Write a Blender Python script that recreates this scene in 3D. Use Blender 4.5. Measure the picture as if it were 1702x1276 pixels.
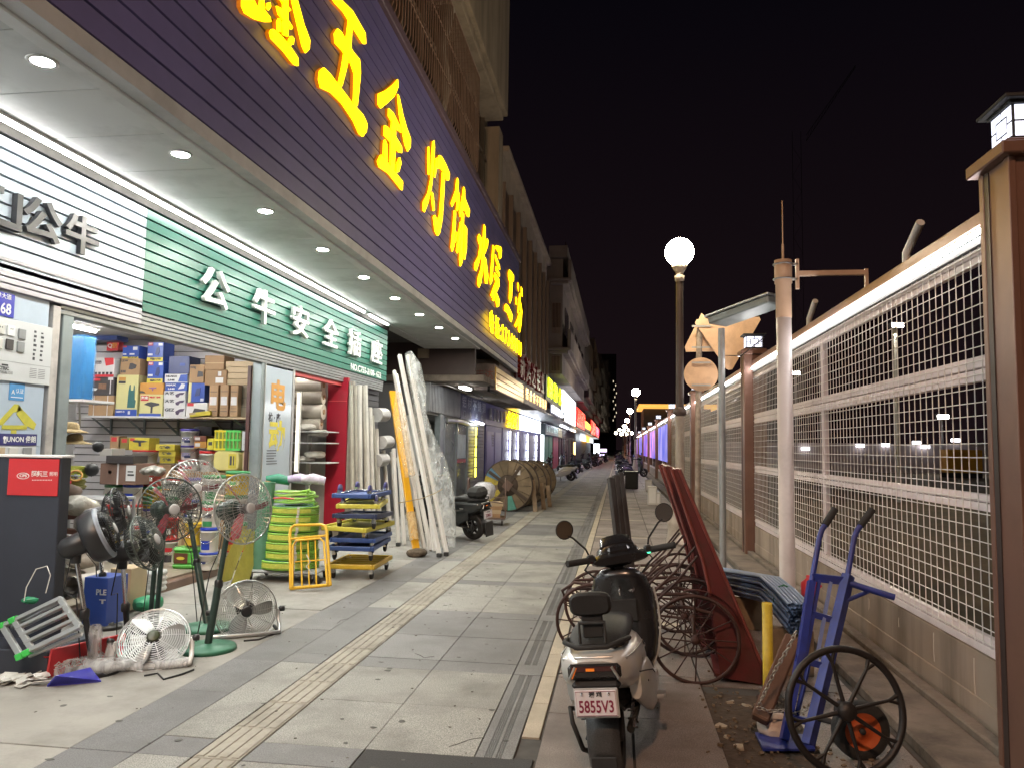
import bpy, math, random
from mathutils import Vector, Matrix
random.seed(7)
R = math.radians
sc = bpy.context.scene
for o in list(bpy.data.objects): bpy.data.objects.remove(o)
col = sc.collection
# ------------------------------------------------------------------ camera
F_PX, CX, CY, EYE = 1278.0, 851.0, 638.0, 1.5          # phone lens, in pixels of a 1702 px wide picture
PITCH = math.atan(104.3/F_PX); YAW = math.atan(178.6/F_PX*math.cos(PITCH)); ROLL = .015
cf = Vector((-math.sin(YAW)*math.cos(PITCH), math.cos(YAW)*math.cos(PITCH), math.sin(PITCH)))
r0 = Vector((math.cos(YAW), math.sin(YAW), 0)); u0 = r0.cross(cf)
cr = r0*math.cos(ROLL)+u0*math.sin(ROLL); cu = u0*math.cos(ROLL)-r0*math.sin(ROLL)
cam = bpy.data.cameras.new('camera'); camo = bpy.data.objects.new('camera', cam); col.objects.link(camo)
m = Matrix.Identity(4)
for i in range(3): m[i][0], m[i][1], m[i][2] = cr[i], cu[i], -cf[i]
m[2][3] = EYE; camo.matrix_world = m
cam.sensor_width = 36; cam.lens = F_PX/1702*36; cam.clip_start = .05; cam.clip_end = 2000
sc.camera = camo
# ------------------------------------------------------------------ night sky, no sun above the horizon
w = bpy.data.worlds.new('World'); sc.world = w; w.use_nodes = True
nt = w.node_tree; nt.nodes.clear()
out = nt.nodes.new('ShaderNodeOutputWorld'); bg = nt.nodes.new('ShaderNodeBackground'); bg2 = nt.nodes.new('ShaderNodeBackground')
sky = nt.nodes.new('ShaderNodeTexSky'); sky.sky_type = 'NISHITA'; sky.sun_disc = False
sky.sun_elevation = R(-7); sky.sun_rotation = R(200)
add = nt.nodes.new('ShaderNodeAddShader')
nt.links.new(sky.outputs[0], bg.inputs[0]); bg.inputs[1].default_value = .05
tcw = nt.nodes.new('ShaderNodeTexCoord'); sep = nt.nodes.new('ShaderNodeSeparateXYZ'); mrw = nt.nodes.new('ShaderNodeMapRange'); mxw = nt.nodes.new('ShaderNodeMix'); mxw.data_type = 'RGBA'
nt.links.new(tcw.outputs['Generated'], sep.inputs[0]); nt.links.new(sep.outputs[2], mrw.inputs[0]); mrw.inputs[1].default_value = 0.; mrw.inputs[2].default_value = .55; nt.links.new(mrw.outputs[0], mxw.inputs[0])
mxw.inputs[6].default_value = (.0062, .0034, .0042, 1); mxw.inputs[7].default_value = (.0012, .0010, .0020, 1); nt.links.new(mxw.outputs[2], bg2.inputs[0]); bg2.inputs[1].default_value = 1.   # city glow in the air
nt.links.new(bg.outputs[0], add.inputs[0]); nt.links.new(bg2.outputs[0], add.inputs[1]); nt.links.new(add.outputs[0], out.inputs[0])
sun = bpy.data.lights.new('moon', 'SUN'); sun.energy = .015; sun.angle = R(10); sun.color = (.8, .85, 1)
suno = bpy.data.objects.new('moon', sun); suno.rotation_euler = (R(35), R(-20), 0); col.objects.link(suno)
sc.view_settings.view_transform = 'Standard'; sc.view_settings.look = 'None'
sc.view_settings.exposure = 0.65; sc.view_settings.gamma = 1; sc.view_settings.use_curve_mapping = False
sc.render.engine = 'CYCLES'; sc.cycles.use_denoising = True; sc.cycles.max_bounces = 6; sc.cycles.transparent_max_bounces = 14
sc.cycles.diffuse_bounces = 3; sc.cycles.glossy_bounces = 3; sc.cycles.sample_clamp_indirect = 4; sc.cycles.caustics_reflective = False

def at(x, y, X=None, Y=None, Z=None):
    """the point of the place that pixel (x, y) of the photograph shows, on the real plane X, Y or Z = const"""
    d = cf+cr*((x-CX)/F_PX)-cu*((y-CY)/F_PX)
    t = X/d.x if X is not None else Y/d.y if Y is not None else (Z-EYE)/d.z
    return Vector((0, 0, EYE))+d*t
# ------------------------------------------------------------------ materials
MATS = {}
def mat(name, c, rough=.6, metal=0., var=.12, scale=6., bump=0., bscale=60., emit=0., spec=.5, rnd=0., dirt=0., dscale=1.2, coat=0., ec=None, dcol=(.035, .03, .025), streak=0):
    if name in MATS: return MATS[name]
    M = bpy.data.materials.new(name); M.use_nodes = True; t = M.node_tree; n = t.nodes; L = t.links
    b = n['Principled BSDF']; tc = n.new('ShaderNodeTexCoord')
    c = tuple(c)[:3]
    if emit:
        b.inputs['Emission Color'].default_value = (*(ec or c), 1); b.inputs['Emission Strength'].default_value = emit
    if var or rnd or dirt:
        nz = n.new('ShaderNodeTexNoise'); nz.inputs['Scale'].default_value = scale; nz.inputs['Detail'].default_value = 4
        L.new(tc.outputs['Object'], nz.inputs['Vector'])
        mx = n.new('ShaderNodeMix'); mx.data_type = 'RGBA'
        mx.inputs[6].default_value = (*[max(0, v*(1-var*1.6)) for v in c], 1); mx.inputs[7].default_value = (*[min(1, v*(1+var*1.6)) for v in c], 1)
        L.new(nz.outputs[0], mx.inputs[0]); o = mx.outputs[2]
        if rnd:
            oi = n.new('ShaderNodeObjectInfo'); mr = n.new('ShaderNodeMapRange'); mr.inputs[3].default_value = 1-rnd; mr.inputs[4].default_value = 1+rnd
            L.new(oi.outputs['Random'], mr.inputs[0]); vm = n.new('ShaderNodeVectorMath'); vm.operation = 'SCALE'
            L.new(o, vm.inputs[0]); L.new(mr.outputs[0], vm.inputs['Scale']); o = vm.outputs[0]
        if dirt:
            n2 = n.new('ShaderNodeTexNoise'); n2.inputs['Scale'].default_value = dscale; n2.inputs['Detail'].default_value = 8; n2.inputs['Roughness'].default_value = .65
            gz = n.new('ShaderNodeNewGeometry'); mp_ = n.new('ShaderNodeMapping'); mp_.inputs['Scale'].default_value = (1, 1, .1 if streak else 1); L.new(gz.outputs['Position'], mp_.inputs[0]); L.new(mp_.outputs[0], n2.inputs['Vector'])
            rp = n.new('ShaderNodeMapRange'); rp.inputs[1].default_value = .45; rp.inputs[2].default_value = .72; rp.inputs[4].default_value = dirt
            L.new(n2.outputs[0], rp.inputs[0]); m2 = n.new('ShaderNodeMix'); m2.data_type = 'RGBA'; m2.inputs[7].default_value = (*dcol, 1)
            L.new(rp.outputs[0], m2.inputs[0]); L.new(o, m2.inputs[6]); o = m2.outputs[2]
            r2 = n.new('ShaderNodeMapRange'); r2.inputs[3].default_value = rough; r2.inputs[4].default_value = min(1, rough+.3)
            L.new(rp.outputs[0], r2.inputs[0]); L.new(r2.outputs[0], b.inputs['Roughness'])
        L.new(o, b.inputs['Base Color'])
    else: b.inputs['Base Color'].default_value = (*c, 1)
    if not dirt: b.inputs['Roughness'].default_value = rough
    b.inputs['Metallic'].default_value = metal; b.inputs['Specular IOR Level'].default_value = spec
    if coat: b.inputs['Coat Weight'].default_value = coat; b.inputs['Coat Roughness'].default_value = .15
    if bump:
        n3 = n.new('ShaderNodeTexNoise'); n3.inputs['Scale'].default_value = bscale; n3.inputs['Detail'].default_value = 5
        L.new(tc.outputs['Object'], n3.inputs['Vector']); bp = n.new('ShaderNodeBump'); bp.inputs['Strength'].default_value = bump; bp.inputs['Distance'].default_value = .01
        L.new(n3.outputs[0], bp.inputs['Height']); L.new(bp.outputs[0], b.inputs['Normal'])
    MATS[name] = M; return M
def glow(name, c, s):
    return mat(name, c, var=0, emit=s, rough=.5)
def film(name, c, lo=.04, hi=.62, scale=15, rough=.12, bump=.9, bs=22):
    """thin crinkled plastic film: partly see-through, glossy"""
    if name in MATS: return MATS[name]
    M = bpy.data.materials.new(name); M.use_nodes = True; t = M.node_tree; n = t.nodes; L = t.links
    b = n['Principled BSDF']; b.inputs['Base Color'].default_value = (*c, 1); b.inputs['Roughness'].default_value = rough
    tc = n.new('ShaderNodeTexCoord'); nz = n.new('ShaderNodeTexNoise'); nz.inputs['Scale'].default_value = scale; nz.inputs['Detail'].default_value = 6; nz.inputs['Distortion'].default_value = 1.2
    mp = n.new('ShaderNodeMapping'); mp.inputs['Scale'].default_value = (1, 1, .35)
    L.new(tc.outputs['Object'], mp.inputs[0]); L.new(mp.outputs[0], nz.inputs['Vector'])
    mr = n.new('ShaderNodeMapRange'); mr.inputs[1].default_value = .35; mr.inputs[2].default_value = .7; mr.inputs[3].default_value = lo; mr.inputs[4].default_value = hi
    L.new(nz.outputs[0], mr.inputs[0]); tr = n.new('ShaderNodeBsdfTransparent'); mx = n.new('ShaderNodeMixShader')
    L.new(mr.outputs[0], mx.inputs[0]); L.new(tr.outputs[0], mx.inputs[1]); L.new(b.outputs[0], mx.inputs[2])
    bp = n.new('ShaderNodeBump'); bp.inputs['Strength'].default_value = bump; bp.inputs['Distance'].default_value = .02
    n2 = n.new('ShaderNodeTexNoise'); n2.inputs['Scale'].default_value = bs; n2.inputs['Detail'].default_value = 4; n2.inputs['Distortion'].default_value = 2
    L.new(mp.outputs[0], n2.inputs['Vector']); L.new(n2.outputs[0], bp.inputs['Height']); L.new(bp.outputs[0], b.inputs['Normal'])
    L.new(mx.outputs[0], n['Material Output'].inputs[0]); MATS[name] = M; return M
def speckle(name, c, c2, sc1=150, rough=.55, rnd=.08, dirt=.35, dscale=.9):
    """flamed granite: fine grains of two tones, stains, a different tone for each slab"""
    if name in MATS: return MATS[name]
    M = mat(name, c, rough=rough, var=.1, scale=2.2, rnd=rnd, dirt=dirt, dscale=dscale, bump=.25, bscale=190)
    t = M.node_tree; n = t.nodes; L = t.links; b = n['Principled BSDF']
    old = b.inputs['Base Color'].links[0].from_socket
    g = n.new('ShaderNodeNewGeometry'); nz = n.new('ShaderNodeTexNoise'); nz.inputs['Scale'].default_value = sc1; nz.inputs['Detail'].default_value = 2
    L.new(g.outputs['Position'], nz.inputs['Vector']); mr = n.new('ShaderNodeMapRange'); mr.inputs[1].default_value = .43; mr.inputs[2].default_value = .57; mr.inputs[4].default_value = .85
    L.new(nz.outputs[0], mr.inputs[0]); mx = n.new('ShaderNodeMix'); mx.data_type = 'RGBA'; mx.inputs[7].default_value = (*c2, 1)
    L.new(mr.outputs[0], mx.inputs[0]); L.new(old, mx.inputs[6]); L.new(mx.outputs[2], b.inputs['Base Color'])
    return M
# ------------------------------------------------------------------ mesh building
class MB:
    def __init__(s): s.v = []; s.f = []; s.sm = []
    def add(s, v, f, smooth=False, M=None):
        k = len(s.v); s.v += [tuple(M @ Vector(p)) if M else tuple(p) for p in v]
        s.f += [tuple(i+k for i in q) for q in f]; s.sm += [smooth]*len(f); return s
    def box(s, a, b, M=None, c=0.):
        x0, y0, z0 = [min(a[i], b[i]) for i in range(3)]; x1, y1, z1 = [max(a[i], b[i]) for i in range(3)]
        if not c:
            v = [(x0,y0,z0),(x1,y0,z0),(x1,y1,z0),(x0,y1,z0),(x0,y0,z1),(x1,y0,z1),(x1,y1,z1),(x0,y1,z1)]
            f = [(0,3,2,1),(4,5,6,7),(0,1,5,4),(1,2,6,5),(2,3,7,6),(3,0,4,7)]
            return s.add(v, f, False, M)
        c = min(c, (x1-x0)*.45, (y1-y0)*.45, (z1-z0)*.45); v = []; ix = {}
        for i, (X, sx) in enumerate(((x0, 1), (x1, -1))):
            for j, (Y, sy) in enumerate(((y0, 1), (y1, -1))):
                for k, (Z, sz) in enumerate(((z0, 1), (z1, -1))):
                    for ax in range(3):
                        p = [X+sx*c, Y+sy*c, Z+sz*c]; p[ax] = (X, Y, Z)[ax]; ix[i, j, k, ax] = len(v); v.append(p)
        f = []
        for ax in range(3):
            o1, o2 = [(1, 2), (0, 2), (0, 1)][ax]
            for e in (0, 1):
                q = []
                for a1, a2 in ((0, 0), (1, 0), (1, 1), (0, 1)):
                    t = [0, 0, 0]; t[ax] = e; t[o1] = a1; t[o2] = a2; q.append(ix[(*t, ax)])
                f.append(tuple(q))
        for ax in range(3):          # edges along ax
            o1, o2 = [(1, 2), (0, 2), (0, 1)][ax]
            for a1 in (0, 1):
                for a2 in (0, 1):
                    q = []
                    for e, fa in ((0, o1), (0, o2), (1, o2), (1, o1)):
                        t = [0, 0, 0]; t[ax] = e; t[o1] = a1; t[o2] = a2; q.append(ix[(*t, fa)])
                    f.append(tuple(q))
        for i in (0, 1):
            for j in (0, 1):
                for k in (0, 1): f.append((ix[i, j, k, 0], ix[i, j, k, 1], ix[i, j, k, 2]))
        return s.add(v, f, False, M)
    def tube(s, pts, r, n=8, closed=False, M=None, caps=True, smooth=True, flat=None):
        """round bar along a path; r one radius or one for each point; flat=(a,b) squashes the section"""
        P = [Vector(p) for p in pts]; k = len(P); rr = r if isinstance(r, (list, tuple)) else [r]*k
        T = []
        for i in range(k):
            a = P[i-1] if (i or closed) else P[i]; b = P[(i+1) % k] if (i < k-1 or closed) else P[i]
            T.append((b-a).normalized())
        up = Vector((0, 0, 1)) if abs(T[0].z) < .9 else Vector((0, 1, 0))
        u = (up-T[0]*up.dot(T[0])).normalized(); v = []
        for i in range(k):
            u = u-T[i]*u.dot(T[i]); u = u.normalized() if u.length > 1e-6 else T[i].orthogonal().normalized(); w = T[i].cross(u)
            for j in range(n):
                a = 2*math.pi*(j+.5)/n; q = P[i]+u*(math.cos(a)*rr[i]*(flat[0] if flat else 1))+w*(math.sin(a)*rr[i]*(flat[1] if flat else 1)); v.append(q)
        f = []
        for i in range(k if closed else k-1):
            a = i*n; b = ((i+1) % k)*n
            for j in range(n): f.append((a+j, a+(j+1) % n, b+(j+1) % n, b+j))
        s.add(v, f, smooth and n > 4, M)
        if caps and not closed: s.add(v[:n], [tuple(range(n))[::-1]], False, M); s.add(v[-n:], [tuple(range(n))], False, M)
        return s
    def lathe(s, prof, n=20, M=None, smooth=True, arc=None):
        """prof: (radius, z) pairs turned about z"""
        v = []; f = []; k = len(prof); N = n if arc is None else n+1
        for i in range(N):
            a = 2*math.pi*i/n if arc is None else arc[0]+(arc[1]-arc[0])*i/n
            v += [(q[0]*math.cos(a), q[0]*math.sin(a), q[1]) for q in prof]
        for i in range(n):
            a = i*k; b = ((i+1) % N)*k
            for j in range(k-1): f.append((a+j, b+j, b+j+1, a+j+1))
        return s.add(v, f, smooth, M)
    def ring(s, R_, r, n=32, m_=6, M=None): return s.tube([(R_*math.cos(2*math.pi*i/n), R_*math.sin(2*math.pi*i/n), 0) for i in range(n)], r, m_, True, M)
    def prism(s, poly, h0, h1, M=None, smooth=False):
        """polygon in xy drawn out along z"""
        k = len(poly); v = [(x, y, h0) for x, y in poly]+[(x, y, h1) for x, y in poly]
        f = [tuple(range(k))[::-1], tuple(range(k, 2*k))]+[(i, (i+1) % k, k+(i+1) % k, k+i) for i in range(k)]
        return s.add(v, f, smooth, M)
    def loft(s, secs, n=16, e=2.6, M=None, caps=True):
        """secs: (centre, half width, half height[, tilt]) super-ellipses across local y"""
        v = []; f = []; k = len(secs)
        for (c, a, b, *t) in secs:
            tl = t[0] if t else 0
            for j in range(n):
                q = 2*math.pi*j/n; cx = math.copysign(abs(math.cos(q))**(2/e), math.cos(q))*a; cz = math.copysign(abs(math.sin(q))**(2/e), math.sin(q))*b
                v.append((c[0]+cx, c[1]+cz*math.sin(tl), c[2]+cz*math.cos(tl)))
        for i in range(k-1):
            for j in range(n): f.append((i*n+j, i*n+(j+1) % n, (i+1)*n+(j+1) % n, (i+1)*n+j))
        s.add(v, f, True, M)
        if caps: s.add(v[:n], [tuple(range(n))], True, M); s.add(v[-n:], [tuple(range(n))[::-1]], True, M)
        return s
    def mesh(s, name):
        me = bpy.data.meshes.new(name); me.from_pydata(s.v, [], s.f); me.polygons.foreach_set('use_smooth', s.sm); me.update(); return me
def setm(me, m_):
    me.materials.clear(); me.materials.append(m_)
def fixn(me):
    import bmesh
    b = bmesh.new(); b.from_mesh(me); bmesh.ops.recalc_face_normals(b, faces=b.faces); b.to_mesh(me); b.free()
def obj(name, mb, m_, parent=None, kind=None, fix=True, root=None):
    me = mb if isinstance(mb, bpy.types.Mesh) else mb.mesh(name)
    if fix and not isinstance(mb, bpy.types.Mesh): fixn(me)
    if not me.materials: me.materials.append(m_)
    o = bpy.data.objects.new(name, me); col.objects.link(o)
    if me.materials[0] != m_ : o.material_slots[0].link = 'OBJECT'; o.material_slots[0].material = m_
    if parent: o.parent = parent
    if kind: o['kind'] = kind
    return o
def wobj(name, mb, m_, parent, kind=None):
    """a part given in world coordinates"""
    o = obj(name, mb, m_, parent, kind)
    if parent.parent is None: o.matrix_parent_inverse = rootM(parent).inverted()
    return o
def rootM(r): return Matrix.LocRotScale(r.location, r.rotation_euler, r.scale)
def tag(o, label, cat=None, group=None, kind=None):
    if label: o['label'] = label
    if cat: o['category'] = cat
    if group: o['group'] = group
    if kind: o['kind'] = kind
    return o
def thing(name, label, cat, loc=(0, 0, 0), rz=0, group=None, rot=None):
    o = bpy.data.objects.new(name, None); col.objects.link(o); o.empty_display_size = .05
    o.location = loc; o.rotation_euler = rot if rot else (0, 0, rz)
    return tag(o, label, cat, group)
def struct(name, mb, m_): return obj(name, mb, m_, None, 'structure')
def copy_tree(o, parent=None):
    c = o.copy(); col.objects.link(c)
    if parent: c.parent = parent
    for ch in list(KIDS(o)): copy_tree(ch, c)
    return c
def KIDS(o): return [x for x in o.children]
def dup(o, label, loc, rz=0, rot=None, scale=None):
    c = copy_tree(o); c['label'] = label; c.location = loc; c.rotation_euler = rot if rot else (0, 0, rz)
    if scale: c.scale = (scale,)*3
    return c
GL = {}
def glyph(txt, size=1., ext=.01, off=0., align='CENTER', res=3):
    key = (txt, round(size, 4), round(ext, 4), round(off, 4), align)
    if key in GL: return GL[key]
    cu_ = bpy.data.curves.new('t', 'FONT'); cu_.body = txt; cu_.size = size; cu_.extrude = ext; cu_.offset = off
    cu_.align_x = align; cu_.align_y = 'CENTER' if align == 'CENTER' else 'BOTTOM_BASELINE'; cu_.resolution_u = res
    o = bpy.data.objects.new('t', cu_); col.objects.link(o); dg = bpy.context.evaluated_depsgraph_get()
    me = bpy.data.meshes.new_from_object(o.evaluated_get(dg)); bpy.data.objects.remove(o); me.materials.clear()
    GL[key] = me; return me
XP = Matrix(((0, 0, 1, 0), (1, 0, 0, 0), (0, 1, 0, 0), (0, 0, 0, 1)))    # drawing plane that faces the street (+X)
YM = Matrix(((1, 0, 0, 0), (0, 0, -1, 0), (0, 1, 0, 0), (0, 0, 0, 1)))   # drawing plane that faces the camera (-Y)
def write(name, txt, m_, parent, p, size, face=XP, ext=.004, off=0., sx=1., sy=1., rot=0., align='CENTER', world=True):
    me = glyph(txt, size, ext, off, align).copy(); setm(me, m_)
    me.transform(Matrix.Translation(p) @ face @ Matrix.Rotation(rot, 4, 'Z') @ Matrix.Diagonal((sx, sy, 1, 1)))
    o = bpy.data.objects.new(name, me); col.objects.link(o); o.parent = parent
    if world and parent.parent is None: o.matrix_parent_inverse = rootM(parent).inverted()
    return o
def rect(name, m_, parent, p0, p1, face, d=.003, world=True):
    """a flat printed field: from corner p0 to p1 in the drawing plane, d proud"""
    mb = MB()
    if face is XP: mb.box((p0[0], p0[1], p0[2]), (p0[0]+d, p1[1], p1[2]))
    else: mb.box((p0[0], p0[1]-d, p0[2]), (p1[0], p0[1], p1[2]))
    return wobj(name, mb, m_, parent) if world else obj(name, mb, m_, parent)
def place(o, M):     # local transform of a part
    o.matrix_local = M; return o
def rotm(ax, a): return Matrix.Rotation(a, 4, ax)
def T(*p): return Matrix.Translation(p)
# ================================================================== palette
granite = speckle('granite', (.34, .335, .305), (.155, .155, .145), dirt=.6, dscale=1.7)
granite_p = speckle('granite_pink', (.30, .26, .235), (.15, .125, .115), rnd=.24, dirt=.6, dscale=1.6)
darkstone = speckle('dark_stone', (.19, .19, .19), (.12, .12, .125), rnd=.14, dirt=.5)
concrete = mat('concrete', (.30, .29, .265), .75, var=.14, scale=3, bump=.3, bscale=40, rnd=.05, dirt=.55, dscale=1.1)
oldconc = mat('old_concrete', (.19, .155, .125), .85, var=.25, scale=4, bump=.8, bscale=25, dirt=.75, dscale=2.5)
palestone = speckle('pale_stone', (.50, .44, .34), (.38, .33, .25), rnd=.1, dirt=.4, dscale=3)
tactile = mat('tactile_stone', (.33, .31, .26), .7, var=.15, scale=20, rnd=.08, dirt=.4, dscale=2, bump=.2, bscale=120)
tarmac = mat('tarmac', (.05, .05, .05), .85, var=.3, scale=120, bump=.7, bscale=150, dirt=.2, dcol=(.12, .11, .1))
joint = mat('joint', (.07, .066, .06), .9, var=.3, scale=10)
white = mat('white_paint', (.78, .78, .76), .4, var=.04, scale=3, dirt=.12, dscale=2)
offwhite = mat('offwhite', (.62, .61, .57), .5, var=.06, scale=4, dirt=.15, dscale=3)
black = mat('black_plastic', (.02, .02, .022), .38, var=.15, scale=8)
blackm = mat('black_matte', (.018, .018, .018), .75, var=.2, scale=20)
chrome = mat('chrome', (.75, .75, .74), .22, 1., var=.05)
alu = mat('aluminium', (.62, .63, .62), .38, .85, var=.08, scale=12, dirt=.1, dscale=6)
steel = mat('grey_steel', (.30, .31, .32), .5, .5, var=.1, scale=6, dirt=.25, dscale=4)
rubber = mat('rubber', (.022, .021, .02), .8, var=.25, scale=30, bump=.3, bscale=80)
wood = mat('old_wood', (.23, .165, .105), .8, var=.3, scale=7, bump=.5, bscale=30, rnd=.18, dirt=.4, dscale=5)
# ================================================================== ground
struct('ground', MB().box((-400, -60, -.3), (400, 900, -.03)), mat('street_base', (.10, .095, .09), .8, var=.2, scale=.6, dirt=.4))
pv = bpy.data.objects.new('pavement', MB().box((-4.62, -3, -.028), (1.5, 160, -.011)).mesh('pavement')); col.objects.link(pv); pv['kind'] = 'structure'
pv.data.materials.append(joint)
SH = {}
far = {}
def slab(x0, x1, y0, y1, m_, name='paving_slab', ribs=0, groove=0, dz=0., gap=.0016):
    cx, cy = (x0+x1)/2, (y0+y1)/2
    if cy > 24.5:
        far.setdefault(m_.name, (MB(), m_))[0].box((x0+.004, y0+.004, -.02), (x1-.004, y1-.004, 0)); return
    key = (round(x1-x0, 3), round(y1-y0, 3), ribs, groove, m_.name)
    if key not in SH:
        b = MB(); w, l = (x1-x0)/2-gap, (y1-y0)/2-gap
        if groove:
            n = 7; edges = [-w, -w*.5, -w*.38, -w*.26, -w*.14, w*.12, w*.24, w*.36, w]
            xs = edges; 
            for i in range(len(xs)-1): b.box((xs[i]+(.002 if i else 0), -l, -.018), (xs[i+1]-(.002 if i < len(xs)-2 else 0), l, 0))
        else: b.box((-w, -l, -.018), (w, l, 0), c=.002)
        if ribs:
            for i in range(ribs):
                xc = -w+(i+.5)*2*w/ribs; b.box((xc-w*.16, -l*.94, -.001), (xc+w*.16, l*.94, .0045), c=.002)
        me = b.mesh(name); fixn(me); me.materials.append(m_); SH[key] = me
    o = bpy.data.objects.new(name, SH[key]); col.objects.link(o); o.parent = pv
    o.location = (cx, cy, random.uniform(-.0015, .0015)+dz); o.rotation_euler = (random.uniform(-.002, .002), random.uniform(-.002, .002), 0)
MOD = 1.62
for k in range(-2, 60):
    b0 = 3.57+MOD*k; b1 = b0+.235; e = b0+MOD; mid = (b1+e)/2
    dark = (k == 1) or k in (6, 13, 22)
    # apron in front of the shops
    if k % 2 == 0: slab(-4.6, -2.66, b0, b0+2*MOD, concrete)
    slab(-2.66, -2.31, b0, mid, darkstone); slab(-2.66, -2.31, mid, e, darkstone)
    slab(-2.31, -2.02, b0, b1, darkstone)
    slab(-2.31, -2.02, b1, e, darkstone if dark else granite)
    for i in range(4): slab(-2.015, -1.775, b0+MOD/4*i, b0+MOD/4*(i+1), tactile, ribs=4)
    for x0, x1 in ((-1.77, -1.238), (-1.238, -.688)):
        if k == 0 and x0 > -1.3: continue
        slab(x0, x1, b0, b1, darkstone)
    for x0, x1 in ((-1.77, -1.238), (-1.238, -.688)):
        for y0, y1 in ((b1, mid), (mid, e)): slab(x0, x1, y0, y1, darkstone if dark else granite)
    if k != 0: slab(-.685, -.5, b0, b1, darkstone)
    slab(-.685, -.5, b1, mid, darkstone, groove=1); slab(-.685, -.5, mid, e, darkstone, groove=1)
    for y0, y1 in ((b0, b0+.54), (b0+.54, b0+1.08), (b0+1.08, e)):
        if k == 0 and y0 < b0+.1: continue
        slab(-.495, -.4, y0, y1, palestone)
    for x0, x1 in ((-.39, .08), (.085, .53), (.535, 1.0), (1.005, 1.46)):
        for y0, y1 in ((b0, b0+.16), (b0+.16, mid), (mid, e)):
            if x0 > .5 and 4.0 < (y0+y1)/2 < 5.0 and y1-y0 > .2 and x1 < 1.1: continue
            slab(x0, x1, y0, y1, palestone if (y1-y0 < .2 and x0 < .5 and k % 2 == 0) else granite_p, dz=random.uniform(-.004, .003) if x0 > .4 else 0, gap=.0045)
slab(-1.235, -.4, 3.30, 3.83, tarmac, name='tarmac_patch')
for mb, m_ in far.values():
    o = obj('far_paving', mb, m_, pv, 'stuff')
struct('earth_bed', MB().box((.53, 3.9, -.026), (1.47, 5.05, -.008)), mat('earth', (.07, .05, .035), .95, var=.4, scale=25, bump=1, bscale=40))
lit = MB()                                                # leaves, mortar crumbs, pebbles
for i in range(300):
    x, y = random.uniform(.5, 1.4), random.uniform(3.7, 5.2)
    if random.random() < .2: x, y = random.uniform(-.3, 1.4), random.uniform(3.4, 9)
    s = random.uniform(.003, .013); M = T(x, y, random.uniform(-.004, .012)) @ rotm('Z', random.uniform(0, 6)) @ rotm('X', random.uniform(-.6, .6))
    lit.box((-s, -s*.6, -.002), (s, s*.6, .004 if random.random() < .6 else s), M)
tag(obj('litter', lit, mat('litter', (.16, .115, .075), .9, var=.5, scale=30)), 'scatter of dead leaves and crumbs over the broken paving by the fence', 'litter', kind='stuff')
lit2 = MB()
for i in range(160):
    x, y = random.uniform(-4.3, -.6), random.uniform(3.4, 12); s = random.uniform(.003, .009)
    lit2.box((-s, -s*.6, 0), (s, s*.6, .003), T(x, y, 0) @ rotm('Z', random.uniform(0, 6)))
tag(obj('grit', lit2, mat('grit', (.1, .085, .07), .9, var=.5, scale=30)), 'fine grit lying loose on the granite pavement', 'grit', kind='stuff')
sp = MB()
for i in range(130):
    x, y = random.uniform(-4.2, -.5), 3.3+9*random.random()**1.5; r_ = random.uniform(.006, .024); sq = random.uniform(.5, 1)
    sp.prism([(x+r_*k*math.cos(a), y+r_*k*sq*math.sin(a)) for a, k in [(q*.785, random.uniform(.7, 1.15)) for q in range(8)]], .0025, .0035)
tag(obj('gum_spots', sp, mat('gum', (.10, .098, .09), .8, var=.3, scale=30)), 'flattened grey gum spots and stains on the pavement slabs', 'stains', kind='stuff')
# ledge under the fence and the building site behind it
struct('kerb', MB().box((1.50, -3, -.02), (1.90, 120, .055), c=.012).box((1.80, -3, .05), (1.885, 120, .10), c=.01), oldconc)
struct('site_ground', MB().box((1.95, -20, -.2), (160, 200, .05)), mat('site_earth', (.10, .07, .04), .95, var=.35, scale=1.5, bump=1, bscale=6, dirt=.5, dscale=.35, dcol=(.03, .035, .02)))
# ================================================================== hardware shop: walls, canopy, signs
purple = mat('purple_slat', (.15, .13, .30), .42, var=.08, scale=5, rnd=.06, dirt=.15, dscale=1)
greenp = mat('green_slat', (.025, .15, .105), .35, var=.06, scale=3, rnd=.04, dirt=.12, dscale=2)
whites = mat('white_slat', (.42, .48, .54), .3, var=.04, scale=3, dirt=.1, dscale=2)
soff = mat('soffit', (.60, .61, .59), .55, var=.05, scale=2, rnd=.05, dirt=.3, dscale=1.4)
yel = mat('lit_yellow', (.9, .7, .05), .4, var=0, emit=3.6, ec=(1, .62, .0))
ledw = glow('led_white', (1., .985, .95), 21.)
FX, CZ = -4.6, 3.85
SY0, SY1 = -3.0, 14.75
shop = thing('shop_building', 'hardware shop front with open shutter door under the purple signboard', 'shop', (-6, 6, 0))
grey = mat('shop_wall', (.33, .33, .32), .8, var=.1, scale=2, dirt=.4)
slate = mat('door_frame_steel', (.26, .30, .31), .45, .4, var=.1, scale=4, dirt=.3, dscale=3)
wobj('wall', MB().box((FX-.22, SY0, 2.62), (FX-.12, SY1, 4.2)).box((-9.5, 14.6, 0), (FX-.23, SY1, 4.2)), grey, shop)
wobj('floor', MB().box((-9.4, SY0, -.02), (FX+.0, 12.4, .10)), mat('shop_floor', (.32, .28, .22), .35, var=.1, scale=2, dirt=.3), shop)
wobj('step', MB().box((FX+.002, 5.9, -.02), (FX+.10, 9.55, .085), c=.01), mat('step_tile', (.16, .095, .07), .4, var=.2, scale=9, dirt=.3), shop)
wobj('back_wall', MB().box((-8.0, SY0, .1), (-7.9, 10.4, 2.97)), mat('inner_wall', (.5, .5, .5), .7, var=.05), shop)
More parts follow.
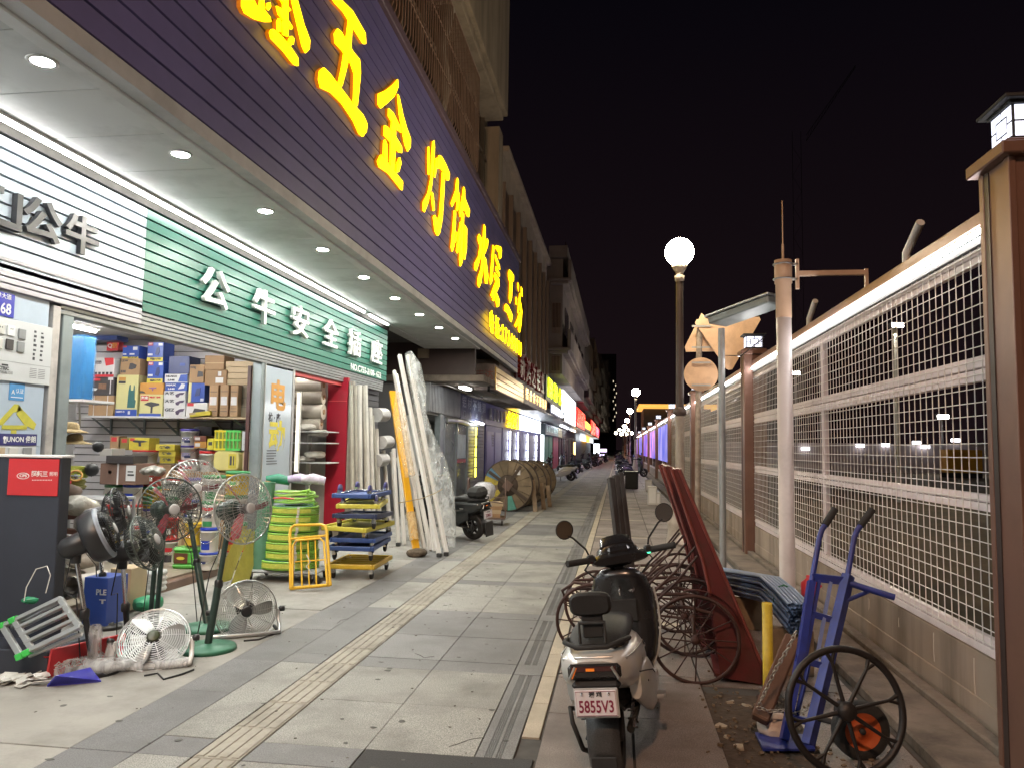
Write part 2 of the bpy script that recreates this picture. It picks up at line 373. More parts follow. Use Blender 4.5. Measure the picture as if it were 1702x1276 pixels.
wobj('ceiling', MB().box((-9.4, SY0, 2.98), (FX-.14, 12.5, 3.05)), mat('inner_ceiling', (.6, .6, .6), .7, var=.05), shop)
sw = wobj('partition', MB().box((-9.4, 10.34, .1), (FX-.05, 10.39, 2.97)), mat('slatwall_back', (.18, .17, .17), .7), shop)
slatw = mat('slatwall', (.66, .64, .65), .4, var=.04, scale=4, dirt=.1)
for i in range(28): obj('slat', MB().box((-8, 10.315, .105+i*.1), (FX-.06, 10.339, .19+i*.1)), slatw, sw)
# pier with posters, door posts, header with the shutter box
pier_m = mat('pier_panel', (.42, .50, .60), .35, var=.05, scale=2, dirt=.15, dscale=3)
wobj('pier', MB().box((FX-.10, SY0, 0), (FX, 5.62, 2.62)), pier_m, shop)
wobj('door_post', MB().box((FX-.08, 5.66, 0), (FX+.01, 5.745, 2.60), c=.004), mat('pale_post', (.50, .47, .45), .45, .3, var=.12, scale=9, dirt=.4, dscale=5), shop)
wobj('door_post', MB().box((FX-.14, 5.80, 0), (FX-.01, 5.93, 2.60), c=.006), slate, shop)
wobj('door_post', MB().box((FX-.14, 9.44, 0), (FX-.01, 9.52, 2.58), c=.006), slate, shop)
wobj('door_jamb', MB().box((FX-.19, 9.41, .1), (FX-.145, 9.445, 2.5)), mat('dark_red_jamb', (.06, .022, .02), .5), shop)
for i in range(5):
    wobj('shutter_slat', MB().box((FX-.13+i*.004, 5.75, 2.545+i*.042), (FX+.012-.004*(4-i), 14.6, 2.582+i*.042), c=.005), mat('shutter_slat', (.30, .31, .31), .4, .5, var=.1, rnd=.15, dirt=.2), shop)
    wobj('shutter_slat', MB().box((FX-.05, SY0, 2.62+i*.05), (FX+.03, 6.8, 2.664+i*.05), c=.006), mat('pier_slat', (.46, .44, .48), .4, .2, var=.06, rnd=.08), shop)
glassm = mat('poster_glass', (.46, .52, .58), .12, var=.05, scale=2, coat=.6)
dd = wobj('side_panel', MB().box((FX-.04, 9.55, .1), (FX-.005, 10.38, 2.52)), glassm, shop)
orange = mat('print_orange', (.55, .27, .06), .5, var=.1); yprint = mat('print_yellow', (.62, .52, .06), .5, var=.15, scale=20); ink = mat('print_ink', (.05, .05, .06), .6)
write('lettering', '电', orange, shop, (FX-.003, 9.93, 2.12), .42, ext=.001, off=.016, sx=1.2)
write('lettering', '动', yprint, shop, (FX-.003, 9.95, 1.58), .42, ext=.001, off=.016, sx=1.2)
write('lettering', '林 · 座', ink, shop, (FX-.003, 9.85, 1.84), .13, ext=.001, off=.003)
for i in range(6): rect('print_line', ink, shop, (FX-.004, 9.66, 1.40-i*.035), (FX, 9.98-random.random()*.1, 1.41-i*.035), XP, .002)
wobj('door_post', MB().box((FX-.12, 10.40, 0), (FX-.0, 10.47, 2.55), c=.006), alu, shop)
wobj('door_post', MB().box((FX-.10, 9.525, 0), (FX-.0, 9.552, 2.55), c=.004), alu, shop)
# recess with red wall
red = mat('red_wall', (.35, .012, .03), .35, var=.08, scale=2)
wobj('red_wall', MB().box((-4.87, 12.42, .1), (-4.52, 12.5, 2.62)), red, shop)
wobj('red_trim', MB().box((-4.868, 12.41, 2.22), (-4.53, 12.421, 2.232)), mat('red_trim', (.6, .1, .1), .4), shop)
wobj('recess_wall', MB().box((-7, 12.5, .1), (-4.87, 12.58, 2.62)), mat('recess_wall', (.42, .40, .37), .7, dirt=.2), shop)
wobj('header', MB().box((FX-.14, 10.47, 2.48), (FX-.03, 12.5, 2.545)), mat('red_header', (.4, .05, .05), .5), shop)
wobj('end_wall', MB().box((-5.2, 12.52, 0), (FX-.12, 14.7, 2.62)), mat('end_wall', (.09, .09, .095), .7, var=.1), shop)
for i in range(22): wobj('shutter_slat', MB().box((FX-.119, 13.1, .05+i*.115), (FX-.10, 14.68, .15+i*.115), c=.006), mat('dark_shutter', (.07, .07, .075), .45, .4, rnd=.1), shop)
wobj('corner_post', MB().box((FX+.085, 12.44, 0), (FX+.17, 12.54, 2.56), c=.006), mat('grey_wood_post', (.30, .28, .24), .7, var=.2, scale=9), shop)
# signboards above the door
def slat_sign(name, label, y0, y1, z0, z1, n, m_, x, dark):
    t = thing(name, label, 'signboard', (x, (y0+y1)/2, z0))
    wobj('backing', MB().box((x-.12, y0+.002, z0+.004), (x-.03, y1-.002, z1-.004)), dark, t)
    h = (z1-z0)/n
    for i in range(n):
        b = MB(); zz = z0+h*i
        b.add([(x-.03, y0, zz+.004), (x, y0, zz+.008), (x, y0, zz+h-.014), (x-.014, y0, zz+h-.003), (x-.03, y0, zz+h-.003)]+[(x-.03, y1, zz+.004), (x, y1, zz+.008), (x, y1, zz+h-.014), (x-.014, y1, zz+h-.003), (x-.03, y1, zz+h-.003)],
              [(0, 1, 2, 3, 4), (9, 8, 7, 6, 5), (0, 5, 6, 1), (1, 6, 7, 2), (2, 7, 8, 3), (3, 8, 9, 4), (4, 9, 5, 0)])
        wobj('slat', b, m_, t)
    return t
gs = slat_sign('shop_sign', 'green slatted signboard with raised white letters over the shop door', 6.8, 14.72, 2.75, 3.77, 10, greenp, FX+.03, joint)
letw = mat('letter_white', (.80, .80, .78), .4, var=.03)
for ch, yc in zip('公牛安全插座', (8.03, 9.25, 10.38, 11.56, 12.68, 13.92)):
    write('letter', ch, letw, gs, (FX+.075, yc, 3.20), .46, ext=.022, off=.006, sx=1.38, sy=1.02)
write('lettering', 'NO.C755-2108- 622', letw, gs, (FX+.034, 13.5, 2.83), .15, ext=.003, off=.003, sx=1.35)
wsn = slat_sign('shop_sign', 'pale slatted signboard with black raised letters left of the green board', SY0, 6.795, 2.75, 3.77, 10, whites, FX+.03, joint)
letb = mat('letter_dark', (.035, .035, .04), .35, var=.1)
for ch, yc in (('公', 5.40), ('牛', 5.86)): write('letter', ch, letb, wsn, (FX+.06, yc, 3.21), .335, ext=.02, off=.009, sx=1.28)
for q in (((4.93, 3.07), (5.19, 3.12)), ((5.13, 3.07), (5.185, 3.36)), ((4.93, 3.31), (5.0, 3.36)), ((4.88, 3.07), (4.94, 3.36))):
    wobj('letter', MB().box((FX+.032, q[0][0], q[0][1]), (FX+.078+random.random()*.004, q[1][0], q[1][1])), letb, wsn)
# big purple signboard with lit yellow characters
PX = -3.2
ps = slat_sign('shop_sign', 'long purple slatted signboard with glowing yellow Chinese characters', SY0, 24.2, 3.97, 7.4, 19, purple, PX, joint)
wobj('top_rail', MB().box((PX-.2, SY0, 7.405), (PX+.06, 24.2, 7.56), c=.01), mat('rail_mauve', (.13, .085, .11), .5, var=.15), ps)
halo = mat('letter_side', (.3, .12, .02), .5, var=0, emit=.32, ec=(1, .25, .0))
Z1, Z2, Z3 = (390, 0, 3.868), (690, 220, 4.905), (770, 350, 4.725)
STROKES = [
 (Z1, '鑫', [[(45,-60),(110,-60),(150,45),(165,60),(165,-40),(195,-40),(195,75),(240,115),(245,145),(200,145),(130,125),(65,85),(50,50)],[(210,20),(235,15),(240,45),(222,72),(208,55)],
   [(350,-70),(392,-70),(450,170),(492,265),(485,320),(458,350),(440,310),(400,130)],[(270,35),(290,40),(385,190),(375,205),(275,85)],[(250,-60),(275,-60),(372,80),(360,90)],[(310,-50),(345,-50),(345,270),(310,250)],
   [(285,115),(298,150),(295,215),(278,200),(275,140)],[(365,230),(380,250),(375,290),(350,300),(350,255)],[(240,185),(265,205),(340,280),(408,380),(405,432),(385,420),(320,330),(230,245),(228,210)]]),
 (Z1, '五', [[(600,-40),(650,-45),(690,0),(760,60),(855,225),(850,290),(835,295),(770,190),(700,70),(650,25)],[(735,105),(765,140),(755,300),(725,440),(695,570),(660,560),(690,450),(715,290)],
   [(665,180),(690,205),(720,265),(770,345),(810,380),(815,460),(800,600),(795,690),(760,700),(770,590),(775,470),(745,390),(690,320),(645,280),(642,215)],
   [(575,430),(610,470),(680,560),(760,670),(830,740),(858,800),(850,850),(825,885),(805,870),(770,780),(690,660),(620,590),(550,570),(542,510),(548,455)]]),
 (Z1, '金', [[(1055,500),(1060,560),(1035,620),(980,670),(940,705),(925,680),(920,600),(980,585),(1025,545)],[(1048,590),(1060,610),(1085,740),(1110,830),(1138,895),(1135,950),(1115,985),(1098,940),(1080,840),(1060,740)],
   [(990,690),(1020,720),(1075,830),(1075,860),(1040,830),(985,745)],[(965,800),(985,815),(1040,880),(1080,950),(1078,990),(1060,985),(1020,930),(955,870)],[(1010,750),(1040,790),(1035,900),(1030,1120),(1000,1100),(1005,900)],
   [(965,895),(980,920),(985,1050),(965,1060),(958,990),(960,920)],[(1062,1005),(1072,1050),(1055,1110),(1035,1120),(1040,1060)],[(940,990),(960,1020),(1020,1100),(1085,1170),(1078,1235),(1050,1190),(990,1110),(925,1075),(918,1040)]]),
 (Z2, '灯', [[(110,110),(118,112),(125,180),(120,370),(108,360),(105,200)],[(145,65),(160,65),(165,110),(155,300),(140,450),(110,580),(78,665),(65,640),(65,570),(110,500),(130,400),(138,200)],[(168,210),(180,200),(178,300),(165,380),(155,370)],
   [(140,480),(150,500),(163,650),(150,655),(135,540)],[(200,180),(215,195),(250,260),(287,340),(275,400),(262,400),(240,330),(210,290),(180,300),(175,250)],[(222,310),(245,320),(235,500),(222,720),(200,830),(185,850),(165,820),(148,680),(160,670),(180,730),(200,700),(215,500)]]),
 (Z2, '饰', [[(350,365),(360,400),(352,480),(368,510),(365,600),(350,650),(335,640),(350,560),(325,560),(305,620),(293,580),(310,540),(335,480),(340,390)],[(320,620),(338,630),(330,800),(325,930),(305,985),(293,950),(310,800)],[(345,800),(350,830),(330,910),(322,900)],
   [(398,435),(408,460),(405,540),(420,570),(450,640),(440,700),(428,690),(405,620),(380,650),(370,700),(360,660),(375,590),(388,520)],[(385,640),(400,650),(395,800),(385,1090),(370,1100),(362,1060),(375,800)],[(400,740),(425,770),(420,960),(405,1050),(395,1040),(405,900)],[(370,720),(378,730),(360,930),(345,995),(335,980),(355,850)]]),
 (Z2, '水', [[(565,745),(577,760),(578,900),(560,1100),(540,1240),(525,1275),(510,1245),(515,1180),(540,1130),(555,950),(558,800)],[(525,825),(535,850),(555,880),(550,970),(525,1060),(500,1145),(485,1120),(485,1070),(520,1020),(535,920),(515,890),(515,850)],[(590,860),(600,880),(595,930),(570,1000),(563,980),(580,920)],[(565,1000),(578,1020),(600,1190),(590,1240),(575,1245),(565,1150)]]),
 (Z3, '暖', [[(235,255),(248,275),(240,400),(230,570),(215,590),(210,560),(225,400)],[(255,270),(300,285),(305,310),(300,380),(285,390),(285,330),(255,300)],[(250,330),(290,440),(292,470),(280,465),(250,370)],[(255,430),(290,500),(290,530),(255,470)],[(245,480),(285,540),(285,600),(255,660),(225,690),(215,670),(240,600),(262,560),(240,520)],[(262,640),(285,700),(280,760),(265,765),(258,720)],[(250,620),(262,650),(240,720),(228,715)]]),
 (Z3, '卫', [[(365,460),(378,480),(402,510),(400,560),(388,545),(385,700),(370,740),(360,700),(370,560),(355,520),(355,490)],[(338,730),(355,745),(395,830),(380,885),(370,870),(350,800),(325,790),(325,750)]]),
 (Z3, '浴', [[(430,560),(440,580),(438,650),(428,600)],[(415,670),(425,690),(422,750),(412,740)],[(455,590),(465,610),(468,690),(455,660)],[(445,640),(455,650),(440,780),(430,820),(432,740)],[(450,700),(465,800),(460,850),(448,790)],[(440,790),(462,830),(455,900),(443,970),(432,940),(440,880),(410,925),(402,905),(430,850)]])]
for (ox, oy, s), ch, polys in STROKES:
    b = MB(); bs = MB()
    for i, q in enumerate(polys):
        P = [at(ox+x/s, oy+y/s, X=PX+.055) for x, y in q]
        P2 = [P[j]*.8+(P[j-1]+P[(j+1) % len(P)])*.1 for j in range(len(P))]
        loop = []
        for j in range(len(P)): loop += [P2[j], (P2[j]+P2[(j+1) % len(P)])*.5]
        b.prism([(p.y, p.z) for p in loop], .042, .048+.0025*i, T(PX, 0, 0) @ XP)
        bs.prism([(p.y, p.z) for p in loop], .0, .040, T(PX, 0, 0) @ XP)
    lt = wobj('letter', b, yel, ps); obj('letter_return', bs, halo, lt)
for i, ch in enumerate('电话:27349819'):
    yc = 18.45+[0, 1.0, 1.62, 2.1, 2.75, 3.4, 4.05, 4.7, 5.35, 5.95, 6.5][i]*.88
    write('letter', ch, yel, ps, (PX+.10, yc, 4.5+.006*i), .58 if i < 2 else .62, ext=.012, off=.006, sx=1.05 if i < 2 else .88)
# canopy: white edge beam, soffit panels, led strip, downlights
cp = thing('canopy', 'pale panelled canopy soffit between purple signboard and shop front', 'canopy', (-4, 8, CZ))
wobj('edge_beam', MB().box((-3.44, SY0, CZ-.02), (PX-.125, 18.2, CZ+.14), c=.008), mat('edge_beam', (.62, .62, .60), .5, var=.05, dirt=.2, dscale=2), cp)
wobj('edge_strip', MB().box((PX-.123, SY0, CZ+.0), (PX+.0, 24.2, CZ+.112)), mat('edge_strip', (.50, .50, .50), .5, var=.08, dirt=.3), cp)
y = 3.81-.745*9
while y < 18.0:
    wobj('soffit_panel', MB().box((FX-.1, y+.004, CZ), (-3.445, min(y+.741, 18.2), CZ+.03), c=.004), soff, cp); y += .745
wobj('canopy_top', MB().box((-9.5, SY0, CZ+.16), (PX-.13, 24.2, CZ+.3)), joint, cp)
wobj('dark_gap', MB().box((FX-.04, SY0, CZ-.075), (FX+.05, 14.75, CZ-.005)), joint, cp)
for i, (y0, y1) in enumerate(((SY0, 12.9), (13.15, 14.3))):
    s = thing('led_tube', ['long white led tube under the canopy above the signboards', 'short white led tube at the far end of the canopy'][i], 'light', (-4.44, y0, CZ-.03), group=None)
    wobj('housing', MB().box((-4.465, y0, CZ-.026), (-4.405, y1, CZ-.002)), white, s)
    wobj('tube', MB().tube([(-4.435, y0+.02, CZ-.04), (-4.435, y1-.02, CZ-.04)], .016, 8), ledw, s)
wobj('housing', MB().box((-4.455, 14.4, CZ-.03), (-4.415, 16.6, CZ-.01)), alu, cp)
dlm = glow('downlight_glow', (.98, .98, .90), 760.)
nth = ['first', 'second', 'third', 'fourth', 'fifth', 'sixth', 'seventh', 'eighth', 'ninth', 'tenth']
dl = None
for i in range(9):
    y = 4.16+1.53*(i-0); lab = f'round recessed downlight, {nth[i]} along the canopy from the camera'
    if dl is None:
        dl = thing('downlight', lab, 'light', (-3.56, y, CZ), group='downlights in the canopy')
        obj('rim', MB().lathe([(.066, 0), (.092, -.002), (.095, -.008), (.088, -.014), (.066, -.012)], 20), white, dl)
        obj('lens', MB().lathe([(.0005, -.009), (.066, -.009)], 20), dlm, dl)
    else: dup(dl, lab, (-3.56, y, CZ))
for i in range(4): dup(dl, f'recessed downlight of the canopy behind the camera, {nth[i]} back', (-3.56, 2.63-1.53*i, CZ))
ck = MB()
for P_l in ([(746, 1240), (760, 1236), (778, 1229), (792, 1226), (804, 1226)], [(560, 1035), (566, 1030), (580, 1027)], [(690, 1085), (705, 1092), (722, 1090)]):
    for k in range(len(P_l)-1):
        p, q = at(*P_l[k], Z=.002), at(*P_l[k+1], Z=.002); ck.tube([p, p.lerp(q, .5)+Vector((.004, .006, 0)), q], [.0025, .0035, .0025], 4, flat=(.4, 1))
tag(obj('paving_cracks', ck, joint), 'thin dark cracks across the granite slabs', 'cracks', kind='stuff')
# end of the canopy: brown fascia, slab, old beam end
oc = thing('neighbour_canopy', 'old concrete canopy slab with brown fascia beyond the first shop', 'canopy', (-5, 18.3, 3))
brown = mat('brown_fascia', (.045, .026, .022), .6, var=.2, scale=3)
wobj('fascia', MB().box((-8, 18.25, 3.22), (-3.46, 18.4, CZ+.3)), brown, oc)
wobj('fascia_batten', MB().box((-4.93, 18.23, 3.55), (-4.88, 18.252, CZ)), brown, oc)
wobj('fascia_block', MB().box((-4.85, 18.1, 3.62), (-4.60, 18.24, CZ-.01)), mat('tan_block', (.20, .15, .10), .7), oc)
wobj('slab', MB().box((-8, 18.2, 3.06), (-3.22, 30.8, 3.215), c=.01), oldconc, oc)
wobj('beam_end', MB().box((-3.78, 19.85, 2.98), (-3.235, 30.5, 3.66), c=.01), mat('painted_beam', (.25, .20, .185), .85, var=.25, scale=6, dirt=.4, dscale=4), oc)
write('lettering', '丰达', mat('faded_red', (.28, .10, .08), .8, var=.3, scale=30), oc, (-3.50, 19.847, 3.36), .30, face=YM, ext=.001, sx=.8)
wobj('bracket', MB().box((-3.36, 19.55, 2.92), (-3.30, 20.9, 2.98)).box((-3.36, 19.55, 2.92), (-3.30, 19.6, 3.06)), blackm, oc)
# ================================================================== fence along the street
fw = mat('fence_white', (.80, .70, .71), .4, var=.05, scale=5, dirt=.15, dscale=4)
fwire = mat('fence_wire', (.84, .80, .77), .35, .0, var=.04)
fpan = mat('fence_panel', (.38, .30, .24), .55, .1, var=.12, scale=3, dirt=.6, dscale=2.6, streak=1)
bronze = mat('bronze_pillar', (.21, .115, .085), .33, .35, var=.12, scale=5, dirt=.15, dscale=3)
bronze2 = mat('bronze_dark', (.06, .045, .042), .4, .4, var=.1)
FNX = 1.92
fled = glow('fence_led', (1., .97, .96), 28.)
lan = glow('lantern_pane', (.80, .84, 1.), .95)
pill_y = [3.87, 11.45, 19.6, 28.6, 38.2, 48.4, 60, 73, 88]
pil = None
plab = ['bronze fence pillar with lit square lantern at the right edge, nearest of all', 'bronze fence pillar with lit lantern behind the grey camera pole', 'bronze fence pillar behind the round sign back']
for i, y in enumerate(pill_y):
    lab = plab[i] if i < 3 else f'far fence pillar with lit lantern, {nth[i-3]} beyond the mesh bays'
    if pil is None:
        pil = thing('fence_pillar', lab, 'pillar', (1.93, y, .13), group='pillars of the fence')
        obj('shaft', MB().box((-.15, -.14, -.1), (.15, .14, 2.74)), bronze, pil)
        for sx, sy in ((-1, -1), (-1, 1), (1, -1), (1, 1)): obj('corner_strip', MB().box((sx*.158, sy*.148, -.1), (sx*.125, sy*.105, 2.74), c=.003), bronze, pil)
        obj('recess_strip', MB().box((-.155, .055, -.1), (-.149, .10, 2.73)), bronze2, pil)
        obj('cap', MB().box((-.20, -.19, 2.74), (.20, .19, 2.80), c=.006).box((-.16, -.15, 2.801), (.16, .15, 2.825), c=.005), bronze, pil)
        L_ = obj('lantern', MB().box((-.125, -.115, 2.827), (.125, .115, 2.845)).box((-.125, -.115, 3.005), (.125, .115, 3.02)).box((-.16, -.15, 3.021), (.16, .15, 3.04), c=.004).box((-.11, -.10, 2.84), (.11, .10, 3.01)), blackm, pil)
        g = MB()
        for ax in (0, 1):
            for s in (-1, 1):
                cells = [(-.048, .048, -.045, .045)]
                for su in (-1, 1):
                    for sv in (-1, 1): cells += [(su*.061, su*.1, sv*.006, sv*.1), (su*.006, su*.060, sv*.058, sv*.1)]
                for (a0, a1, b0, b1) in cells:
                    z0, z1 = 2.925+b0*.76, 2.925+b1*.76
                    if ax == 0: g.box((s*.111, a0*.95, z0), (s*.1135, a1*.95, z1))
                    else: g.box((a0, s*.101, z0), (a1, s*.1035, z1))
        obj('lantern_pane', g, lan, L_)
    else: dup(pil, lab, (1.93, y, .13))
def fence_bay(y0, y1, label, mesh=True, poster=None):
    t = thing('fence_bay', label, 'fence', (FNX, (y0+y1)/2, .13), group='bays of the street fence')
    x = FNX
    wobj('base_panel', MB().box((x-.02, y0, .04), (x+.03, y1, .45)), fpan, t)
    wobj('base_panel', MB().box((x-.026, y0, .105), (x-.0, y1, .215), c=.004), fpan, t)
    for z0, z1 in ((.455, .55), (1.20, 1.29), (1.885, 2.02), (2.52, 2.60)):
        wobj('rail', MB().box((x-.012, y0, z0), (x+.03, y1, z0+(z1-z0)*.47), c=.004).box((x-.012, y0, z0+(z1-z0)*.53), (x+.03, y1, z1), c=.004), fw, t)
    wobj('top_cap', MB().box((x-.035, y0, 2.70), (x+.05, y1, 2.775), c=.006), bronze, t)
    wobj('led_channel', MB().box((x-.03, y0, 2.605), (x+.02, y1, 2.645)), steel, t)
    wobj('led_strip', MB().tube([(x-.04, y0+.02, 2.665), (x-.04, y1-.02, 2.665)], .013, 6), fled, t)
    if y0 < 12:
        for k in range(9):
            yy = y0+.3+(y1-y0-.6)*random.random()**1.6; zt = random.uniform(.36, .44); ln = random.uniform(.06, .2)
            wobj('paint_drip', MB().tube([(x-.0205, yy, zt), (x-.0215, yy+.003, zt-ln*.5), (x-.0205, yy-.002, zt-ln)], [.0045, .003, .004], 5), mat('drip', (.55, .5, .44), .6), t)
    n = max(1, round((y1-y0)/3.7))
    for i in range(1, n):
        yy = y0+(y1-y0)*i/n; wobj('post', MB().box((x+.004, yy-.05, .45), (x+.05, yy+.05, 2.6), c=.004), fw, t)
    if mesh:
        w_ = MB(); s = .095 if y0 < 12 else .12
        k = int((y1-y0)/s); r_ = .0032 if y0 < 12 else .004
        for i in range(k+1):
            yy = y0+.02+i*(y1-y0-.04)/k; j1, j2 = random.uniform(-.004, .004), random.uniform(-.004, .004); w_.tube([(x-.018, yy+j1, .50), (x-.018+j2*.6, yy+j2, 1.5), (x-.018, yy-j1, 2.60)], r_, 4, caps=False)
        for j in range(29):
            zz = .525+j*.0735; w_.tube([(x-.0235+random.uniform(-.003, .003), y0+(y1-y0)*q/6, zz+random.uniform(-.0035, .0035)) for q in range(7)], r_, 4, caps=False)
        o = wobj('wire_mesh', w_, fwire, t, 'stuff')
    if poster:
        wobj('poster', MB().box((x-.022, y0+.2, 1.0), (x-.012, y1-.2, 2.5)), poster, t)
    return t
fb = ['wire mesh fence bay beside the blue hand truck, nearest the camera', 'wire mesh fence bay behind the grey pole and warning signs', 'wire mesh fence bay just behind the nearest street lamp']
post_m = []
for i, c in enumerate(((.75, .25, .75), (.3, .3, .95), (.75, .3, .75), (.4, .35, .9), (.8, .3, .6))):
    M = bpy.data.materials.new(f'lit_poster_{i}'); M.use_nodes = True; t_ = M.node_tree; n_ = t_.nodes; b_ = n_['Principled BSDF']
    tc_ = n_.new('ShaderNodeTexCoord'); nz_ = n_.new('ShaderNodeTexNoise'); nz_.inputs['Scale'].default_value = .7
    t_.links.new(tc_.outputs['Object'], nz_.inputs['Vector']); cr_ = n_.new('ShaderNodeValToRGB')
    cr_.color_ramp.elements[0].color = (.08, .1, .7, 1); cr_.color_ramp.elements[0].position = .38; cr_.color_ramp.elements[1].color = (*c, 1); cr_.color_ramp.elements[1].position = .62
    t_.links.new(nz_.outputs[0], cr_.inputs[0]); t_.links.new(cr_.outputs[0], b_.inputs['Base Color']); t_.links.new(cr_.outputs[0], b_.inputs['Emission Color']); b_.inputs['Emission Strength'].default_value = .55
    post_m.append(M)
for i in range(len(pill_y)-1):
    y0, y1 = pill_y[i]+.17, pill_y[i+1]-.17
    fence_bay(y0, y1, fb[i] if i < 3 else f'far fence bay with a lit poster, {nth[i-3]} beyond the mesh bays', i < 3, None if i < 3 else post_m[i % 5])
for i, (x, z, a) in enumerate(((1507, 437, .5), (1345, 533, .5), (1155, 660, .4))):
    p = at(x, z, X=1.95)
    t = tag(obj('flag_holder', MB().tube([(p.x, p.y, 2.78), (p.x, p.y, 2.86), (p.x, p.y-.13, 2.93), (p.x, p.y-.26, 3.0)], .028, 8), offwhite), f'short pale bent tube on the fence top, {nth[i]} from the camera', 'tube', 'tubes on the fence top')
# ================================================================== street lamps
lampm = mat('lamp_iron', (.085, .06, .05), .45, .3, var=.15, scale=8, dirt=.2, dscale=6)
lampw = mat('lamp_base_paint', (.42, .36, .30), .5, var=.12, scale=6, dirt=.35, dscale=5)
globe = glow('lamp_globe', (1., .86, .62), 120.)
def street_lamp(label, loc, s=1.):
    t = thing('street_lamp', label, 'street lamp', loc, group='globe street lamps')
    fl = MB()
    prof = [(.215, 0), (.215, .10), (.205, .12), (.2, .16), (.195, .30), (.205, .33), (.20, .36), (.15, .62), (.115, .80), (.125, .83), (.125, .87), (.10, .90), (.085, .95)]
    n = 28; v = []
    for i in range(n):
        a = 2*math.pi*i/n; k = 1-.03*(i % 2)
        v += [(q*k*math.cos(a), q*k*math.sin(a), z) for q, z in prof]
    m_ = len(prof); fl.add(v, [(i*m_+j, ((i+1) % n)*m_+j, ((i+1) % n)*m_+j+1, i*m_+j+1) for i in range(n) for j in range(m_-1)], True)
    obj('pedestal', fl, lampw, t)
    obj('lower_shaft', MB().lathe([(.085, .95), (.075, 1.1), (.068, 2.02), (.07, 2.04)], 14), lampw, t)
    obj('collar', MB().lathe([(.07, 2.03), (.105, 2.06), (.11, 2.10), (.105, 2.14), (.07, 2.17)], 14), lampm, t)
    obj('upper_shaft', MB().lathe([(.064, 2.16), (.056, 4.15), (.058, 4.2)], 14), lampm, t)
    obj('neck', MB().lathe([(.058, 4.2), (.075, 4.22), (.078, 4.3), (.06, 4.32), (.065, 4.36), (.11, 4.42), (.125, 4.47), (.10, 4.5)], 16), lampw, t)
    obj('globe', MB().lathe([(.23*math.sin(a), 4.69-.23*math.cos(a)) for a in [math.pi*(.08+.92*i/14) for i in range(15)]], 24), globe, t)
    return t
l1 = street_lamp('tall globe street lamp nearest the camera beside the fence', (.97, 12.54, 0))
for i, (x, y) in enumerate(((.95, 44.0), (.95, 66.0), (.95, 88.0), (.95, 112.), (.95, 138.), (.9, 165.))):
    dup(l1, f'globe street lamp, {nth[i+1]} along the pavement from the camera', (x, y, 0))
t = thing('road_lamp', 'tall sodium road lamp standing behind the camera', 'street lamp', (-.1, -6.5, 0))
obj('mast', MB().tube([(0, 0, 0), (0, 0, 8.2), (-.2, .5, 8.7), (-.4, 1.2, 8.8)], .06, 8), lampm, t)
obj('lamp_head', MB().box((-.65, 1.1, 8.72), (-.25, 1.9, 8.86), c=.03), lampm, t)
obj('lens', MB().box((-.6, 1.15, 8.70), (-.3, 1.85, 8.719)), glow('sodium_lens', (1, .6, .3), 30), t)
ld = bpy.data.lights.new('road_lamp_light', 'AREA'); ld.shape = 'RECTANGLE'; ld.size = .3; ld.size_y = .7; ld.energy = 760; ld.color = (1, .60, .38)
lo = bpy.data.objects.new('lamp_light', ld); col.objects.link(lo); lo.parent = t; lo.location = (-.45, 1.5, 8.68); lo.rotation_euler = (R(50), 0, R(-6))
# ================================================================== poles and signs by the fence
polew = mat('pole_white', (.55, .50, .49), .4, var=.06, scale=4, dirt=.2, dscale=4)
polet = mat('pole_top_lit', (.52, .36, .25), .5, var=.1)  # orange lamp light on the pole's top parts, put into the colour
galv = mat('galvanised', (.34, .35, .35), .42, .5, var=.12, scale=10, dirt=.2, dscale=5)
p = at(1309, 975, X=1.62); t = thing('camera_pole', 'thick white pole with antenna and side arm in front of fence', 'pole', (1.62, p.y, .15))
obj('shaft', MB().lathe([(.10, -.1), (.10, -.08), (.075, -.07), (.073, 2.75), (.0, 2.76)], 16), polew, t)
obj('head', MB().lathe([(.0765, 2.66), (.0765, 3.0), (.085, 3.01), (.085, 3.24), (.0, 3.25)], 16), polet, t)
for z in (3.05, 3.2): obj('clamp', MB().ring(.092, .008, 20, 6, T(0, 0, z)).box((.06, -.02, z-.01), (.14, .02, z+.01)), galv, t)
obj('arm', MB().box((.12, -.02, 2.95), (.15, .02, 3.25)).box((.15, -.025, 3.08), (.80, .025, 3.13), c=.004).box((.77, -.02, 2.80), (.80, .02, 3.14)), polet, t)
obj('antenna', MB().lathe([(.012, 3.25), (.012, 3.4), (.006, 3.42), (.006, 3.85), (0, 3.86)], 8), polet, t)
p = at(1205, 948, Z=.0); gx, gy = 1.30, p.y
t = thing('signal_pole', 'slim grey steel pole with a long tilted box at its top', 'pole', (gx, gy, 0))
obj('shaft', MB().tube([(0, 0, 0), (0, 0, 3.05)], .042, 12), galv, t)
obj('flange', MB().box((-.1, -.1, 0), (.1, .1, .015), c=.004), galv, t)
a, b = at(1197, 532, Y=gy), at(1291, 498, Y=gy-.6); d = (b-a)
M = Matrix.Translation(a-Vector((gx, gy, 0))) @ d.to_track_quat('X', 'Z').to_matrix().to_4x4()
obj('solar_box', MB().box((-.06, -.18, -.06), (d.length, .18, .035), M, c=.015), mat('box_grey', (.22, .25, .25), .4, .2, var=.08, dirt=.2), t)
obj('solar_lid', MB().box((-.09, -.21, .036), (d.length+.03, .21, .06), M, c=.006), alu, t)
obj('cable', MB().tube([Vector((.05, 0, 2.7)), Vector((.2, -.3, 2.66)), Vector((.3, -1.2, 2.75))], .006, 5), blackm, t)
